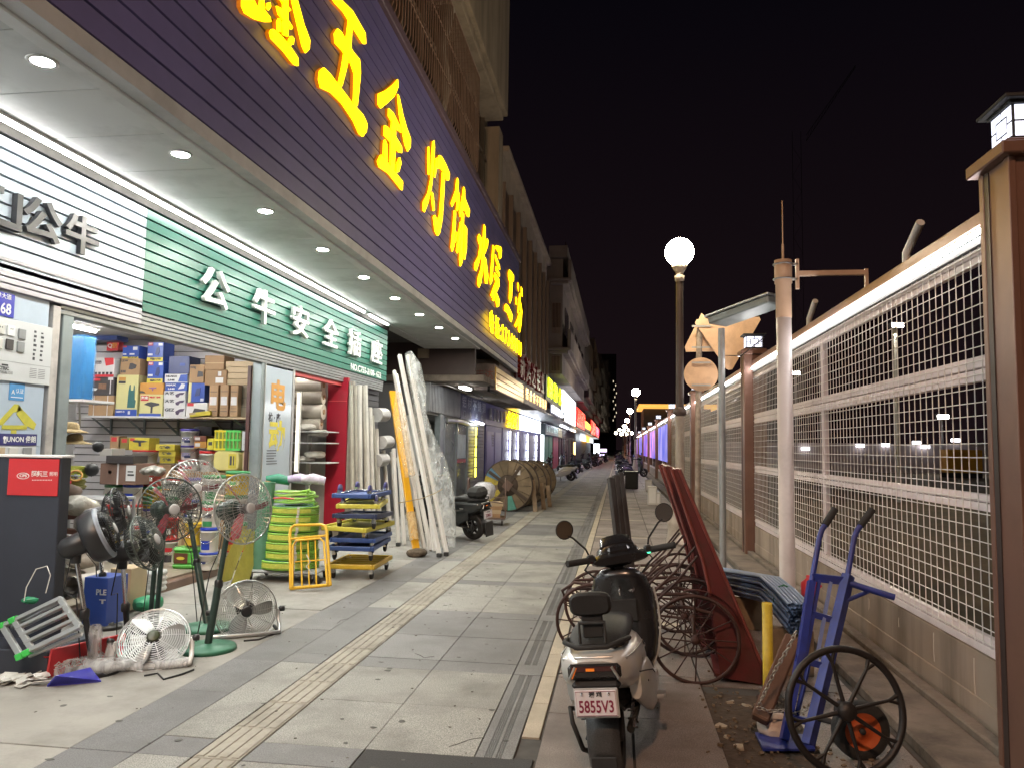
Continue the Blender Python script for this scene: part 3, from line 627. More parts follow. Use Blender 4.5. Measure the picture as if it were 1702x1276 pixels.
# backs of traffic signs on a post
sy = 13.6; p = at(1160, 890, Y=sy)
t = thing('traffic_sign', 'backs of two triangular signs and a round one on a rusty post', 'sign', (p.x, sy, 0))
back = mat('sign_back', (.55, .36, .23), .5, .2, var=.12, scale=4, dirt=.3, dscale=4)
c0 = Vector((p.x, sy, 0))
def pw(x, y, dy=0): return at(x, y, Y=sy+dy)-c0
obj('post', MB().tube([(0, .06, 0), (pw(1161, 700).x, .06, 2.0), (pw(1163, 545).x, .06, pw(1163, 545).z)], .05, 12), mat('rust_post', (.33, .27, .22), .6, .2, var=.3, scale=12, dirt=.5, dscale=6), t)
def plate(name, poly, dy, lab):
    P = [pw(x, y, dy) for x, y in poly]; b = MB(); b.prism([(q.x, q.z) for q in P], -dy, -dy+.012, YM)
    o = obj(name, b, back, t); tag(o, lab); return o
plate('triangle_plate', [(1166, 521), (1171, 525), (1210, 577), (1209, 584), (1140, 585), (1138, 577)], .10, 'upright triangular sign back')
plate('triangle_plate', [(1155, 537), (1158, 531), (1262, 527), (1264, 532), (1217, 614), (1211, 615), (1207, 613)], -.03, 'sign back pointing downwards')
cc = pw(1165, 622); rr = .29
o = obj('round_plate', MB().lathe([(0.0005, 0), (rr, 0), (rr, .012), (0.0005, .012)], 36, T(cc.x, .0, cc.z) @ YM, smooth=False), back, t); tag(o, 'round sign back')
for z in (603, 640, 543, 578): q = pw(1165, z); obj('clip', MB().box((q.x-.16, -.05, q.z-.015), (q.x+.16, -.033 if z in (603, 640) else -.06, q.z+.015)), galv, t)
# ================================================================== upper storeys on the left
conc_b = mat('facade_tan', (.36, .285, .20), .85, var=.12, scale=1.5, dirt=.6, dscale=1.6, streak=1)
conc_l = mat('facade_light', (.42, .34, .26), .85, var=.12, scale=1.5, dirt=.4, dscale=.8)
wdark = mat('window_dark', (.03, .024, .022), .2, var=.3, scale=1.2)
brownp = mat('brown_pane', (.085, .05, .033), .35, var=.25, scale=1.5)
frame_b = mat('window_frame', (.20, .15, .11), .5, .2, var=.1)
iron = mat('iron_grille', (.30, .20, .14), .6, .3, var=.2, scale=10)
b1 = thing('apartment_building', 'tan upper storeys with window cage and overhanging parapet above purple sign', 'building', (-4.5, 12, 4))
wobj('wall', MB().box((-9.5, -3, 4.2), (-3.86, 21.6, 14.6)), conc_b, b1)
wobj('parapet', MB().box((-3.86, -3, 10.75), (-3.12, 20.75, 14.6), c=.02), conc_b, b1)
wobj('parapet_lip', MB().box((-3.80, -3, 10.55), (-3.22, 20.55, 10.752), c=.02), conc_b, b1)
for i in range(11):
    y0 = 6.9+i*1.34
    wn = wobj('window', MB().box((-3.86, y0+.04, 7.58), (-3.80, y0+1.30, 10.5)), wdark if i % 3 else brownp, b1)
    obj('mullion', MB().box((-3.80, y0-.04, 7.56), (-3.70, y0+.04, 10.54)), frame_b, wn)
    obj('transom', MB().box((-3.80, y0+.04, 9.55), (-3.74, y0+1.30, 9.63)), frame_b, wn)
    obj('sill', MB().box((-3.80, y0+.04, 7.57), (-3.72, y0+1.30, 7.64)), frame_b, wn)
wobj('corner_wall', MB().box((-4.6, 21.0, 4.2), (-3.4, 21.7, 10.6)), conc_b, b1)
cage = thing('window_cage', 'rusty iron window cage full of clutter above the purple signboard', 'window cage', (-3.5, 13, 7.6))
for i in range(52):
    y = 9.3+i*.155
    wobj('bar', MB().tube([(-3.80, y, 10.3), (-3.32, y, 10.3), (-3.28, y, 10.1), (-3.28, y, 7.95), (-3.36, y, 7.72), (-3.75, y, 7.68)], .011, 5), iron, cage)
for z in (7.72, 8.5, 9.3, 10.2): wobj('rail', MB().tube([(-3.29, 9.2, z), (-3.29, 17.4, z)], .016, 5), iron, cage)
for i in range(9):
    y = 9.6+i*.9+random.uniform(-.2, .2); b = MB(); b.loft([((-3.55, y-.25, 7.85), .02, .02), ((-3.55, y-.1, 7.95), .16, .14), ((-3.55, y+.15, 7.9), .14, .16), ((-3.55, y+.28, 7.82), .02, .03)], 10)
    tag(obj('bundle', b, mat(f'rag{i%3}', ((.3, .25, .2), (.2, .1, .08), (.12, .12, .13))[i % 3], .9, var=.4, scale=6, bump=1, bscale=12)), f'cloth bundle inside the iron window cage, {nth[i]} from the camera', 'bundle', 'bundles in the window cage')
b = MB().tube([(-3.45, 14.2, 7.75), (-3.4, 14.3, 8.6), (-3.5, 14.25, 9.3), (-3.42, 14.4, 10.2)], [.05, .13, .1, .16], 8)
tag(obj('hanging_sheet', b, mat('sheet', (.34, .29, .23), .9, var=.3, scale=5, bump=1, bscale=9)), 'twisted pale sheet hanging inside the iron window cage', 'cloth')
b2 = thing('apartment_building', 'tan block with tall brown window strips past the purple sign', 'building', (-4.5, 28, 4))
wobj('wall', MB().box((-9.5, 21.75, 3.7), (-3.42, 36.2, 10.15)), conc_l, b2)
wobj('eave', MB().box((-3.6, 21.75, 10.15), (-3.22, 36.25, 10.33), c=.02), conc_l, b2)
for i in range(8):
    y0 = 22.0+i*1.78
    o = wobj('window', MB().box((-3.44, y0, 4.5), (-3.405, y0+1.15, 9.25)), brownp, b2)
    obj('frame', MB().box((-3.42, y0+1.152, 4.45), (-3.27, y0+1.26, 9.3)).box((-3.42, y0-.06, 4.45), (-3.33, y0-.002, 9.3)), frame_b, o)
b3 = thing('apartment_building', 'grey block with stacked balconies and barred windows down the street', 'building', (-3, 46, 4))
grm = mat('facade_grey', (.22, .185, .165), .85, var=.1, scale=1, dirt=.4, dscale=.6)
wobj('wall', MB().box((-9, 37.0, 5.05), (-2.72, 61, 10.7)), grm, b3)
for z in (6.15, 9.55):
    wobj('balcony', MB().box((-3.4, 36.75, z), (-2.28, 60.5, z+.16), c=.03).box((-2.46, 36.85, z+.161), (-2.30, 60.4, z+1.05), c=.02).box((-3.3, 36.8, z-.14), (-2.42, 60.4, z-.002), c=.02), grm, b3)
    for k in range(5):
        o = wobj('window', MB().box((-2.73, 38.5+k*4.4, z+1.0), (-2.69, 41.2+k*4.4, z+2.4)), wdark, b3)
for (x0, x1, z0, z1) in ((-3.22, -2.82, 7.3, 8.5), (-3.22, -2.82, 5.2, 5.9)):
    o = wobj('window', MB().box((x0, 36.96, z0), (x1, 37.01, z1)), wdark, b3)
    for k in range(6): obj('bar', MB().tube([(x0+.03+k*(x1-x0-.06)/5, 36.9, z0-.3), (x0+.03+k*(x1-x0-.06)/5, 36.9, z1)], .015, 5), iron, o)
wobj('parapet', MB().box((-3.4, 36.8, 10.72), (-2.5, 61, 11.3)), grm, b3)
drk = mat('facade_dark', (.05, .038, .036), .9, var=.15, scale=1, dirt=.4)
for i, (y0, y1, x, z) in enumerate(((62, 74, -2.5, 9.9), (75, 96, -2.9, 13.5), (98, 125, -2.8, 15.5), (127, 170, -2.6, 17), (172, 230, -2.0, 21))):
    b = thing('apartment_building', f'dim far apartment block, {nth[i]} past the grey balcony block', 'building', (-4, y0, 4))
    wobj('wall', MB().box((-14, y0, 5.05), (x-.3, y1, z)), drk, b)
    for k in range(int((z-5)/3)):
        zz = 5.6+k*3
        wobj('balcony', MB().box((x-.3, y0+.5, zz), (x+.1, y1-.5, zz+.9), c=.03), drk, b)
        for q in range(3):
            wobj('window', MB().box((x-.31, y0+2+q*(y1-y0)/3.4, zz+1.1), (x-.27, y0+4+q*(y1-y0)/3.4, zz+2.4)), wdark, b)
litw = glow('lit_window_far', (1, .85, .6), .7)
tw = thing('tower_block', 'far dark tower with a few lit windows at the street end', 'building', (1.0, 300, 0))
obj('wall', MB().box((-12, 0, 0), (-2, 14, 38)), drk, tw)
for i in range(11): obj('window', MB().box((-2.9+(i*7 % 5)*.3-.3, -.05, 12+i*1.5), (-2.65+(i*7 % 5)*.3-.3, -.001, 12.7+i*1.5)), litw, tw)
# ================================================================== ground floor shops further on
tubew = glow('tube_white', (.90, .95, 1.), 14.)
tubey = mat('tube_yellow', (1, .9, .2), .4, var=0, emit=7, ec=(1, .85, .05))
blue = mat('blue_paint', (.045, .045, .20), .45, var=.1, scale=2, dirt=.2)
navy = mat('navy_board', (.05, .06, .13), .5, var=.15, scale=3, dirt=.3)
teal = mat('teal_board', (.16, .22, .22), .45, var=.1)
greendoor = mat('green_door', (.07, .30, .13), .5, var=.1); reddoor = mat('red_door', (.42, .03, .05), .45, var=.1)
corr = mat('corrugated', (.36, .37, .38), .5, .3, var=.12, scale=2, dirt=.4, dscale=2)
greyc = mat('grey_shutter', (.22, .22, .20), .5, .3, var=.1, dirt=.3)
SX = -4.6
def shop_shell(name, label, y0, y1, m_, inner=None, dep=1.6):
    t = thing(name, label, 'shop', (SX-.8, (y0+y1)/2, 0))
    wobj('wall', MB().box((SX-3, y0, 2.28), (SX-.06, y1, 3.06)).box((SX-3.1, y0, 0), (SX-3, y1, 2.28)).box((SX-3, y1-.12, 0), (SX-.06, y1, 2.278)), m_, t)
    return t
def vtube(t, y, z0, z1, m_, n=3, x=SX+.04):
    h = (z1-z0)/n
    for i in range(n): wobj('light_tube', MB().tube([(x, y, z0+h*i+.03), (x, y, z0+h*(i+1)-.03)], .022, 6), m_, t)
s2 = shop_shell('street_shop', 'grey corrugated shop front behind the wrapped profiles and parked scooter', 18.42, 26.6, grey)
wobj('side_wall', MB().box((-7.2, 18.38, 0), (-4.68, 18.46, 3.05)), mat('side_wall', (.16, .16, .165), .7, var=.1), s2)
wobj('side_door', MB().box((-5.15, 18.35, .02), (-4.70, 18.379, 2.24), c=.005), mat('pale_door', (.55, .56, .54), .5, var=.06, dirt=.2), s2)
for z in (.9, 1.55): wobj('hinge', MB().box((-4.80, 18.33, z), (-4.72, 18.348, z+.05)), blackm, s2)
cb = wobj('sign_box', MB().box((-5.0, 18.36, 2.34), (SX-.01, 22.12, 3.20)), corr, s2)
for i in range(23): obj('rib', MB().box((SX-.012, 18.38+i*.165, 2.35), (SX+.01, 18.47+i*.165, 3.19), c=.008), corr, cb)
sb = wobj('sign_board', MB().box((SX-.05, 22.2, 2.32), (SX+.0, 26.5, 3.05)), navy, s2)
lgrey = mat('letter_grey', (.33, .35, .42), .4, .2)
for i, ch in enumerate('铝材不锈钢'): write('letter', ch, lgrey, s2, (SX+.008, 22.65+i*.85, 2.80), .36, ext=.006, off=.004, sx=1.8)
for i, ch in enumerate('门窗配件'): write('letter', ch, lgrey, s2, (SX+.008, 22.7+i*1.0, 2.47), .2, ext=.004, sx=1.8)
wobj('post', MB().box((SX-.15, 19.6, 0), (SX+.0, 20.05, 2.33), c=.01), slate, s2)
wobj('awning', MB().tube([(SX+.02, 20.3, 2.20), (SX+.12, 21.6, 2.22), (SX+.02, 23.3, 2.20)], .06, 8, flat=(1.2, .6)), alu, s2)
wobj('glass_door', MB().box((SX-.04, 20.2, 0), (SX-.02, 23.3, 2.25)), film('glass_door', (.5, .55, .55), .15, .4, 2), s2)
for y in (20.12, 21.7, 23.32): wobj('door_frame', MB().box((SX-.06, y-.05, 0), (SX+.01, y+.05, 2.26)), slate, s2)
wobj('poster', MB().box((SX-.015, 21.9, 1.15), (SX-.01, 23.1, 1.85)), mat('poster_pale', (.55, .68, .70), .5, var=.2, scale=6), s2)
wobj('poster', MB().box((SX-.009, 21.9, 1.02), (SX-.006, 23.1, 1.12)), mat('poster_red', (.55, .04, .05), .5), s2)
for i in range(20): wobj('shutter_slat', MB().box((SX-.07, 23.5, .02+i*.112), (SX-.04, 26.5, .12+i*.112), c=.008), greyc, s2)
vtube(s2, 24.5, .5, 2.15, tubey, 5)
wobj('light_tube', MB().tube([(SX+.12, 23.9, 2.27), (SX+.12, 25.3, 2.25)], .035, 8), tubew, s2)
wobj('inner_light', MB().box((SX-1.6, 19.5, 2.2), (SX-1.5, 23.0, 2.22)), glow('inner_glow', (1, .95, .85), 10), s2)
t = thing('wall_lamp', 'boxy white lamp under the old concrete canopy slab', 'light', (-3.95, 19.2, 3.0))
wobj('housing', MB().box((-4.0, 18.9, 3.0), (-3.80, 19.75, 3.058), c=.01), white, t)
wobj('tube', MB().box((-3.99, 18.92, 2.955), (-3.81, 19.73, 2.999), c=.01), glow('lamp_box', (1, 1, .96), 10), t)
tag(obj('conduit', MB().tube([(-4.62, 18.6, 3.0), (-4.3, 18.7, 3.02), (-4.28, 24, 3.02)], .018, 6), offwhite), 'thin pale conduit running under the old canopy slab', 'conduit')
# plastic wrapped goods behind the glass
for i, (y, z, s_) in enumerate(((20.8, .5, .34), (21.4, .35, .3), (22.3, .5, .4), (20.9, 1.2, .3), (22.6, 1.25, .33))):
    b = MB(); b.loft([((SX-.5, y, z-s_), s_*.8, s_*.75), ((SX-.5, y+.1, z), s_, s_), ((SX-.5, y, z+s_*.8), s_*.5, s_*.6)], 10)
    tag(obj('wrapped_parcel', b, mat('wrap_grey', (.36, .38, .38), .3, var=.3, scale=5, bump=1, bscale=10)), f'plastic wrapped parcel behind the far glass door, {nth[i]} of the pile', 'parcel', 'parcels behind the glass door')
s3_ = shop_shell('street_shop', 'blue painted shop front with vertical white light tubes', 26.65, 46.0, blue)
wobj('door', MB().box((SX-.10, 26.8, 0), (SX-.04, 30.6, 2.26)), blue, s3_)
dmid = mat('blue_door_panel', (.10, .09, .22), .4, var=.15, scale=3)
for k in range(2): wobj('door_panel', MB().box((SX-.039, 27.0+k*1.8, .2), (SX-.03, 28.5+k*1.8, 2.05)), dmid, s3_)
for i in range(5): write('letter', 'A1000'[i], mat('letter_pale', (.38, .38, .45), .4), s3_, (SX+.02, 27.4+i*.85, 2.66), .62, ext=.02, off=.008, sx=1.3)
write('lettering', '管', ink, s3_, (SX-.028, 28.3, 1.7), .5, ext=.001, sx=1.5)
for i, ch in enumerate('全铝门'): write('letter', ch, yel, s3_, (SX+.03, 32.1+i*1.35, 2.6), .72, ext=.02, off=.012, sx=1.7)
wobj('wall_panel', MB().box((SX-.08, 30.7, 0), (SX-.03, 46, 2.27)), blue, s3_)
lbox = glow('lightbox_white', (.88, .94, 1.), 2.0)
for y0, y1 in ((36.0, 40.2), (41.0, 45.2)): wobj('light_box', MB().box((SX-.04, y0, 2.32), (SX+.05, y1, 3.0)), lbox, s3_)
for y in (32.4, 35.0, 38.8, 43): vtube(s3_, y, .5, 2.2, tubew, 4)
wobj('door_panel', MB().box((SX-.03, 39.8, .2), (SX-.02, 42.5, 2.1)), mat('grid_grey', (.12, .12, .17), .4, var=.4, scale=6), s3_)
s4_ = shop_shell('street_shop', 'shop front with teal signboard, green door and red door', 46.1, 60.0, teal)
wobj('sign_board', MB().box((SX-.05, 44.9+1.3, 2.3), (SX+.25, 56, 2.95)), teal, s4_)
for i, ch in enumerate('自动门五金配件'): write('letter', ch, mat('letter_lit_pale', (.6, .75, .7), .4, emit=.35), s4_, (SX+.26, 47.2+i*1.3, 2.62), .4, ext=.01, sx=1.9)
wobj('sign_board', MB().box((SX-.05, 56.1, 2.3), (SX+.25, 59.8, 2.95)), mat('cream_board', (.42, .36, .2), .5), s4_)
for y0, y1, m_ in ((46.2, 48, tubew), (48.2, 51.2, greendoor), (51.6, 54.2, greendoor), (55, 59.6, reddoor)):
    wobj('door', MB().box((SX-.06, y0, 0), (SX-.01, y1, 2.28)), lbox if m_ is tubew else m_, s4_)
s5_ = shop_shell('street_shop', 'dim shop front with tall upright profiles beyond the red door', 60.1, 84, brown)
for k in range(9): wobj('upright_profile', MB().box((SX-.05, 61+k*2.3, 0), (SX+.0, 61.7+k*2.3, 2.25)), mat(f'profile_tone{k%3}', ((.3, .22, .2), (.16, .09, .10), (.25, .25, .24))[k % 3], .4, .3), s5_)
wobj('light_tube', MB().tube([(-3.9, 52, 2.98), (-3.9, 60, 2.98)], .03, 6), tubew, s5_)
wobj('light_tube', MB().tube([(-3.9, 63, 2.98), (-3.9, 70, 2.98)], .03, 6), tubew, s5_)
wobj('light_tube', MB().tube([(SX+.1, 80, .8), (SX+.1, 80, 2.1)], .08, 6), mat('tube_orange', (1, .6, .2), var=0, emit=5), s5_)
s6_ = shop_shell('street_shop', 'brightly lit far shop front with orange and white light boxes', 84.2, 130, grey)
for y0, y1, m_ in ((85, 98, lbox), (98.5, 112, glow('lightbox_orange', (1, .45, .03), 3.5)), (114, 126, lbox)): wobj('light_box', MB().box((-4.2, y0, 2.35), (-4.1, y1, 2.95)), m_, s6_)
wobj('wall_panel', MB().box((SX-.1, 84.4, 0), (SX-.04, 129, 2.27)), navy, s6_)
# signs and canopies over the far shops
gold = mat('gold_slat', (.50, .30, .05), .3, .45, var=.1, scale=4, rnd=.05)
cn = thing('far_canopy', 'slatted reflective canopy soffit over the blue shop front', 'canopy', (-3.9, 36, 3.1))
shin = mat('shiny_soffit', (.45, .46, .48), .28, .5, var=.06)
for i in range(7): wobj('soffit_slat', MB().box((-4.58+i*.195, 30.9, 3.06), (-4.40+i*.195, 60.4, 3.09), c=.006), shin, cn)
wobj('roof', MB().box((-7, 30.9, 3.1), (-3.23, 130, 3.3)), joint, cn)
wobj('soffit', MB().box((-4.6, 60.5, 3.05), (-3.25, 130, 3.095)), shin, cn)
g1 = thing('shop_sign', 'gold slatted signboard below the far end of the purple board', 'signboard', (-3.2, 22, 3))
for i in range(4): wobj('slat', MB().box((-3.23, 19.9, 3.0+i*.15), (-3.2, 25.9, 3.143+i*.15), c=.006), gold, g1)
g2 = thing('shop_sign', 'dark signboard with gold letters under the dark red letters', 'signboard', (-3.2, 30, 3))
wobj('board', MB().box((-3.25, 26.0, 3.0), (-3.2, 33.9, 3.62)), mat('brown_board', (.10, .07, .05), .5, var=.2), g2)
goldl = mat('gold_letter', (.8, .55, .2), .3, .3, var=0, emit=.9, ec=(1, .7, .3))
for i, ch in enumerate('铝合金不锈钢材'): write('letter', ch, goldl, g2, (-3.17, 26.6+i*1.15, 3.32), .42, ext=.015, off=.005, sx=1.7)
g3 = thing('shop_sign', 'row of tall unlit dark red letters on a red board', 'signboard', (-3.2, 28, 3.65))
dred = mat('dark_red_letter', (.22, .015, .02), .4, var=.1)
wobj('board', MB().box((-3.32, 24.3, 3.66), (-3.26, 33.3, 4.55)), mat('dark_red_board', (.085, .015, .018), .5, var=.2), g3)
for i, ch in enumerate('新鸿达铝业'): write('letter', ch, dred, g3, (-3.2, 25.2+i*1.7, 4.1), .95, ext=.05, off=.015, sx=1.5)
yg = mat('lit_yellow_green', (.8, .8, .05), .4, var=0, emit=1.6, ec=(.72, .95, .0))
def far_sign(label, y0, y1, z0, z1, bm, txt, lm, size, sx=1.6):
    t = thing('shop_sign', label, 'signboard', (-3.2, (y0+y1)/2, z0))
    wobj('board', MB().box((-3.3, y0, z0), (-3.22, y1, z1)), bm, t); n = len(txt)
    for i, ch in enumerate(txt): write('letter', ch, lm, t, (-3.17, y0+(y1-y0)*(i+.5)/n, (z0+z1)/2), size, ext=.02, off=.012, sx=sx)
    return t
darkb = mat('dark_board', (.04, .04, .05), .5)
far_sign('signboard with glowing yellow green letters past the dark red letters', 34.1, 43.6, 3.62, 4.75, darkb, '国精化', yg, .95, 2.3)
far_sign('small white lit lettering strip under the yellow green sign', 36.5, 44, 3.12, 3.58, navy, '型材批发', lbox, .38, 3.6)
t = thing('shop_sign', 'large white light box sign down the street', 'signboard', (-3.2, 51, 3.5)); wobj('light_box', MB().box((-3.3, 44.4, 3.62), (-3.18, 57.6, 4.85)), lbox, t)
for i, ch in enumerate('建材'): write('letter', ch, mat('letter_blue', (.05, .08, .3), .5), t, (-3.175, 48+i*5.5, 4.25), .8, ext=.003, sx=4)
t = thing('shop_sign', 'lower narrow white light box under the large one', 'signboard', (-3.2, 52, 3)); wobj('light_box', MB().box((-3.3, 46.6, 3.12), (-3.18, 57.4, 3.52)), glow('lightbox_soft', (.9, .94, 1), 2.2), t)
redl = mat('lit_red', (.9, .05, .03), .4, var=0, emit=2.6, ec=(1, .02, .01)); pinkl = mat('lit_pink', (.9, .1, .3), .4, var=0, emit=2.4, ec=(1, .03, .12))
redb = mat('lit_red_board', (.6, .02, .02), .4, var=0, emit=.8, ec=(1, .02, .01))
far_sign('bright red lit signboard past the white light boxes', 60, 74, 3.2, 4.7, redb, '红铝材', redl, 1.2, 3)
far_sign('orange lit lettering beside the bright red sign', 75, 88, 3.3, 4.2, darkb, '门窗五金', mat('lit_orange', (1, .5, .1), var=0, emit=3, ec=(1, .4, .05)), .7, 4)
far_sign('second smaller red lit signboard further down the street', 92, 108, 3.2, 4.9, redb, '五金', redl, 1.3, 4)
far_sign('pink lit signboard furthest down the street', 110, 128, 3.2, 4.7, redb, '铝材', pinkl, 1.2, 5)
tag(obj('end_glow_sign', MB().box((-4.2, 132, .6), (-3.2, 132.1, 2.3)), lbox), 'upright white light box at the far street end', 'light box')
for i, (x, z) in enumerate(((1003, 748), (1002, 757), (1020, 765))):
    p = at(x, z, Y=140); tag(obj('light_box', MB().box((p.x-.6, 140+i, p.z-.3), (p.x+.6, 140.1+i, p.z+.3), c=.05), glow(f'far_box{i}', ((.9, .7, 1), (.8, .7, 1), (1, 1, 1))[i], 1.3)), ['upper lilac oval light box at the street end', 'lower lilac oval light box at the street end', 'white light box low at the street end'][i], 'light box')
gsoft = glow('globe_soft', (1, .88, .66), 12)
# multi-globe lamp in the distance
t = thing('street_lamp', 'far lamp with a cluster of round globes at the street end', 'street lamp', (1.0, 150, 0))
obj('shaft', MB().tube([(0, 0, 0), (0, 0, 5.5)], .1, 8), lampm, t)
for i, (dx, z) in enumerate(((-1.5, 4.5), (-.8, 5.1), (0, 5.8), (.8, 5.1), (1.5, 4.5), (-.5, 4.3), (.5, 4.3))): obj('globe', MB().lathe([(.30*math.sin(a), z-.30*math.cos(a)) for a in [math.pi*k/8 for k in range(9)]], 12, T(dx, 0, 0)), gsoft, t)
# lit pavilion eave on the right, and the building site behind the fence
t = thing('pavilion', 'far pavilion with a golden lit eave behind the fence', 'building', (7, 95, 0))
obj('wall', MB().box((-4, 0, 0), (4, 10, 6.4)), drk, t)
obj('eave', MB().box((-4.6, -1, 6.5), (5, 10, 6.9), c=.05), glow('gold_eave', (1, .5, .1), .7), t)
wh = mat('hoarding_white', (.42, .36, .36), .7, var=.1, scale=1, dirt=.4, dscale=.5)
t = thing('site_hoarding', 'pale hoarding wall across the building site behind the mesh', 'wall', (30, 60, 0))
for i in range(22): obj('panel', MB().box((-24+i*2.4, 0, 0), (-21.65+i*2.4, .06, 2.15)), wh, t)
for i, (x, z, yy) in enumerate(((1493, 540, 24), (1323, 620, 75), (1568, 692, 58))):
    p = at(x, z, Y=yy); t = thing('floodlight_mast', ['tall site floodlight mast seen through the near mesh', 'site floodlight seen left of the white pole', 'low twin floodlight over the site hoarding'][i], 'floodlight', (p.x, yy, 0))
    obj('mast', MB().tube([(0, .3, 0), (0, .3, p.z)], .07, 6), galv, t)
    k_ = .42 if i == 0 else 1.
    obj('head', MB().box((-.45*k_, .05, p.z-.2*k_), (.45*k_, .3, p.z+.2*k_), c=.02), blackm, t); obj('lens', MB().box((-.35*k_, .02, p.z-.12*k_), (.35*k_, .049, p.z+.12*k_)), glow(f'flood{i}', (1, .9, .7) if i < 2 else (1, .97, .9), 1200 if i == 0 else 300), t)
for i, (x, z) in enumerate(((1432, 740), (1474, 739), (1526, 735), (1591, 731), (1340, 745), (1540, 742))):
    p = at(x, z, Y=59.5); tag(obj('wall_light', MB().box((p.x-.28, 59.6, p.z-.12), (p.x+.28, 59.9, p.z+.12), c=.02), glow('site_light', (.95, .95, 1), 2.5)), f'small white light on the site hoarding, {nth[i]} from the left pole', 'light', 'lights along the site hoarding')
p = at(1605, 790, Y=50); t = thing('site_cabinet', 'small yellow machine cabinet standing on the building site', 'cabinet', (p.x, 50, .05))
obj('body', MB().box((-1.0, 0, .3), (1.0, 1.2, 1.7), c=.04), mat('machine_yellow', (.55, .30, .03), .5, var=.15), t)
obj('door', MB().box((-.7, -.03, .45), (.1, -.001, 1.55)), mat('machine_door', (.4, .22, .03), .5), t)
obj('skid', MB().box((-1.0, .1, 0), (1.0, .3, .3)).box((-1.0, .9, 0), (1.0, 1.1, .3)), blackm, t)
# faint tower crane against the sky
t = thing('tower_crane', 'faint dark tower crane boom against the night sky', 'crane', (60, 150, 0))
crm = mat('crane_steel', (.012, .011, .012), .8)
a, b = at(1340, 235, Y=150)-Vector((60, 150, 0)), at(1422, 112, Y=150)-Vector((60, 150, 0))
k = MB()
for s in (0, 1.2):
    k.tube([a+Vector((0, 0, s)), b+Vector((0, 0, s*.3))], .06, 4)
for i in range(14):
    q0 = a.lerp(b, i/14); q1 = a.lerp(b, (i+1)/14); k.tube([q0, q1+Vector((0, 0, 1.1-.06*i))], .04, 4)
obj('boom', k, crm, t); m0 = at(1325, 300, Y=150)-Vector((60, 150, 0))
k = MB()
for sx in (-.8, .8): k.tube([(m0.x+sx, 0, 0), (m0.x+sx, 0, a.z+2)], .05, 4)
for i in range(20): k.tube([(m0.x-.8*(-1)**i, 0, i*3.), (m0.x+.8*(-1)**i, 0, i*3.+3)], .03, 4)
obj('mast', k, crm, t)
# ================================================================== goods in the hardware shop
P_ = {}
def pm(name, c, rough=.5, **k): return mat('print_'+name, c, rough, **k)
kraft = mat('kraft', (.36, .23, .125), .75, var=.12, scale=5, rnd=.12, dirt=.15, dscale=6); kraftp = mat('kraft_pale', (.50, .39, .25), .75, var=.1, scale=5, rnd=.08)
cblue = pm('blue', (.035, .08, .36), .35, var=.08); cnavy = pm('navy', (.03, .045, .14), .4); cyel = pm('yellow', (.70, .52, .05), .4, var=.06); cpale = pm('pale_yellow', (.66, .62, .30), .4, var=.05)
cwhite = pm('white', (.72, .72, .72), .4, var=.04); cred = pm('red', (.55, .04, .05), .4, var=.06); cdark = pm('dark', (.045, .04, .042), .4, var=.3, scale=14); cora = pm('orange', (.65, .33, .03), .4); cgrn = pm('green', (.05, .36, .10), .4)
tape = mat('tape', (.55, .42, .24), .3, var=.05)
def carton(x0, y0, x1, y1, yf, dep, m_, label, deco=(), name='carton', cat='box', tilt=0., z0=None):
    a, b = at(x0, y1, Y=yf), at(x1, y0, Y=yf); zb = a.z if z0 is None else z0
    t = thing(name, label, cat, ((a.x+b.x)/2, yf, zb)); w, h = (b.x-a.x)/2, b.z-zb
    obj('body', MB().box((-w, 0, 0), (w, dep, h), c=.004), m_, t)
    for d in deco:
        k, u0, v0, u1, v1, dm, *tx = d           # fractions of the front, v from the bottom
        X0, X1, Zb, Zt = -w+2*w*u0, -w+2*w*u1, h*v0, h*v1
        if k == 'r': obj('print', MB().box((X0, -.003, Zb), (X1, -.0005, Zt)), dm, t)
        elif k == 'R': obj('print', MB().box((X0, -.005, Zb), (X1, -.0031, Zt)), dm, t)
        elif k == 't':
            me = glyph(tx[0], Zt-Zb, .0006, .002).copy(); setm(me, dm); wd = max(1e-3, max(v.co.x for v in me.vertices)-min(v.co.x for v in me.vertices))
            me.transform(T((X0+X1)/2, -.006, (Zb+Zt)/2) @ YM @ Matrix.Diagonal(((X1-X0)/wd, 1, 1, 1))); o = bpy.data.objects.new('lettering', me); col.objects.link(o); o.parent = t
        elif k == 'p':                           # polygon print
            b_ = MB(); b_.prism([(-w+2*w*u, h*v) for u, v in tx[0]], .001, .006, YM); obj('picture', b_, dm, t)
    t.rotation_euler = (0, tilt, random.uniform(-.035, .035))
    return t
YB = 9.85
drill = [(.2, .75), (.3, .8), (.72, .78), (.95, .7), (.72, .62), (.6, .6), (.62, .3), (.5, .3), (.48, .6), (.3, .62), (.2, .66)]
washer = [(.55, .2), (.58, .6), (.62, .75), (.66, .76), (.68, .62), (.8, .62), (.82, .76), (.86, .72), (.88, .4), (.93, .38), (.9, .2)]
sh = thing('wall_shelf', 'white shelf on brackets holding boxed tools on the slatted wall', 'shelf', (at(220, 690, Y=YB).x, 9.5, 1.8))
a, b = at(138, 690, Y=YB), at(318, 690, Y=YB); zs = a.z
wobj('board', MB().box((a.x, YB-.03, zs-.028), (b.x+.02, 10.312, zs-.001)), cwhite, sh)
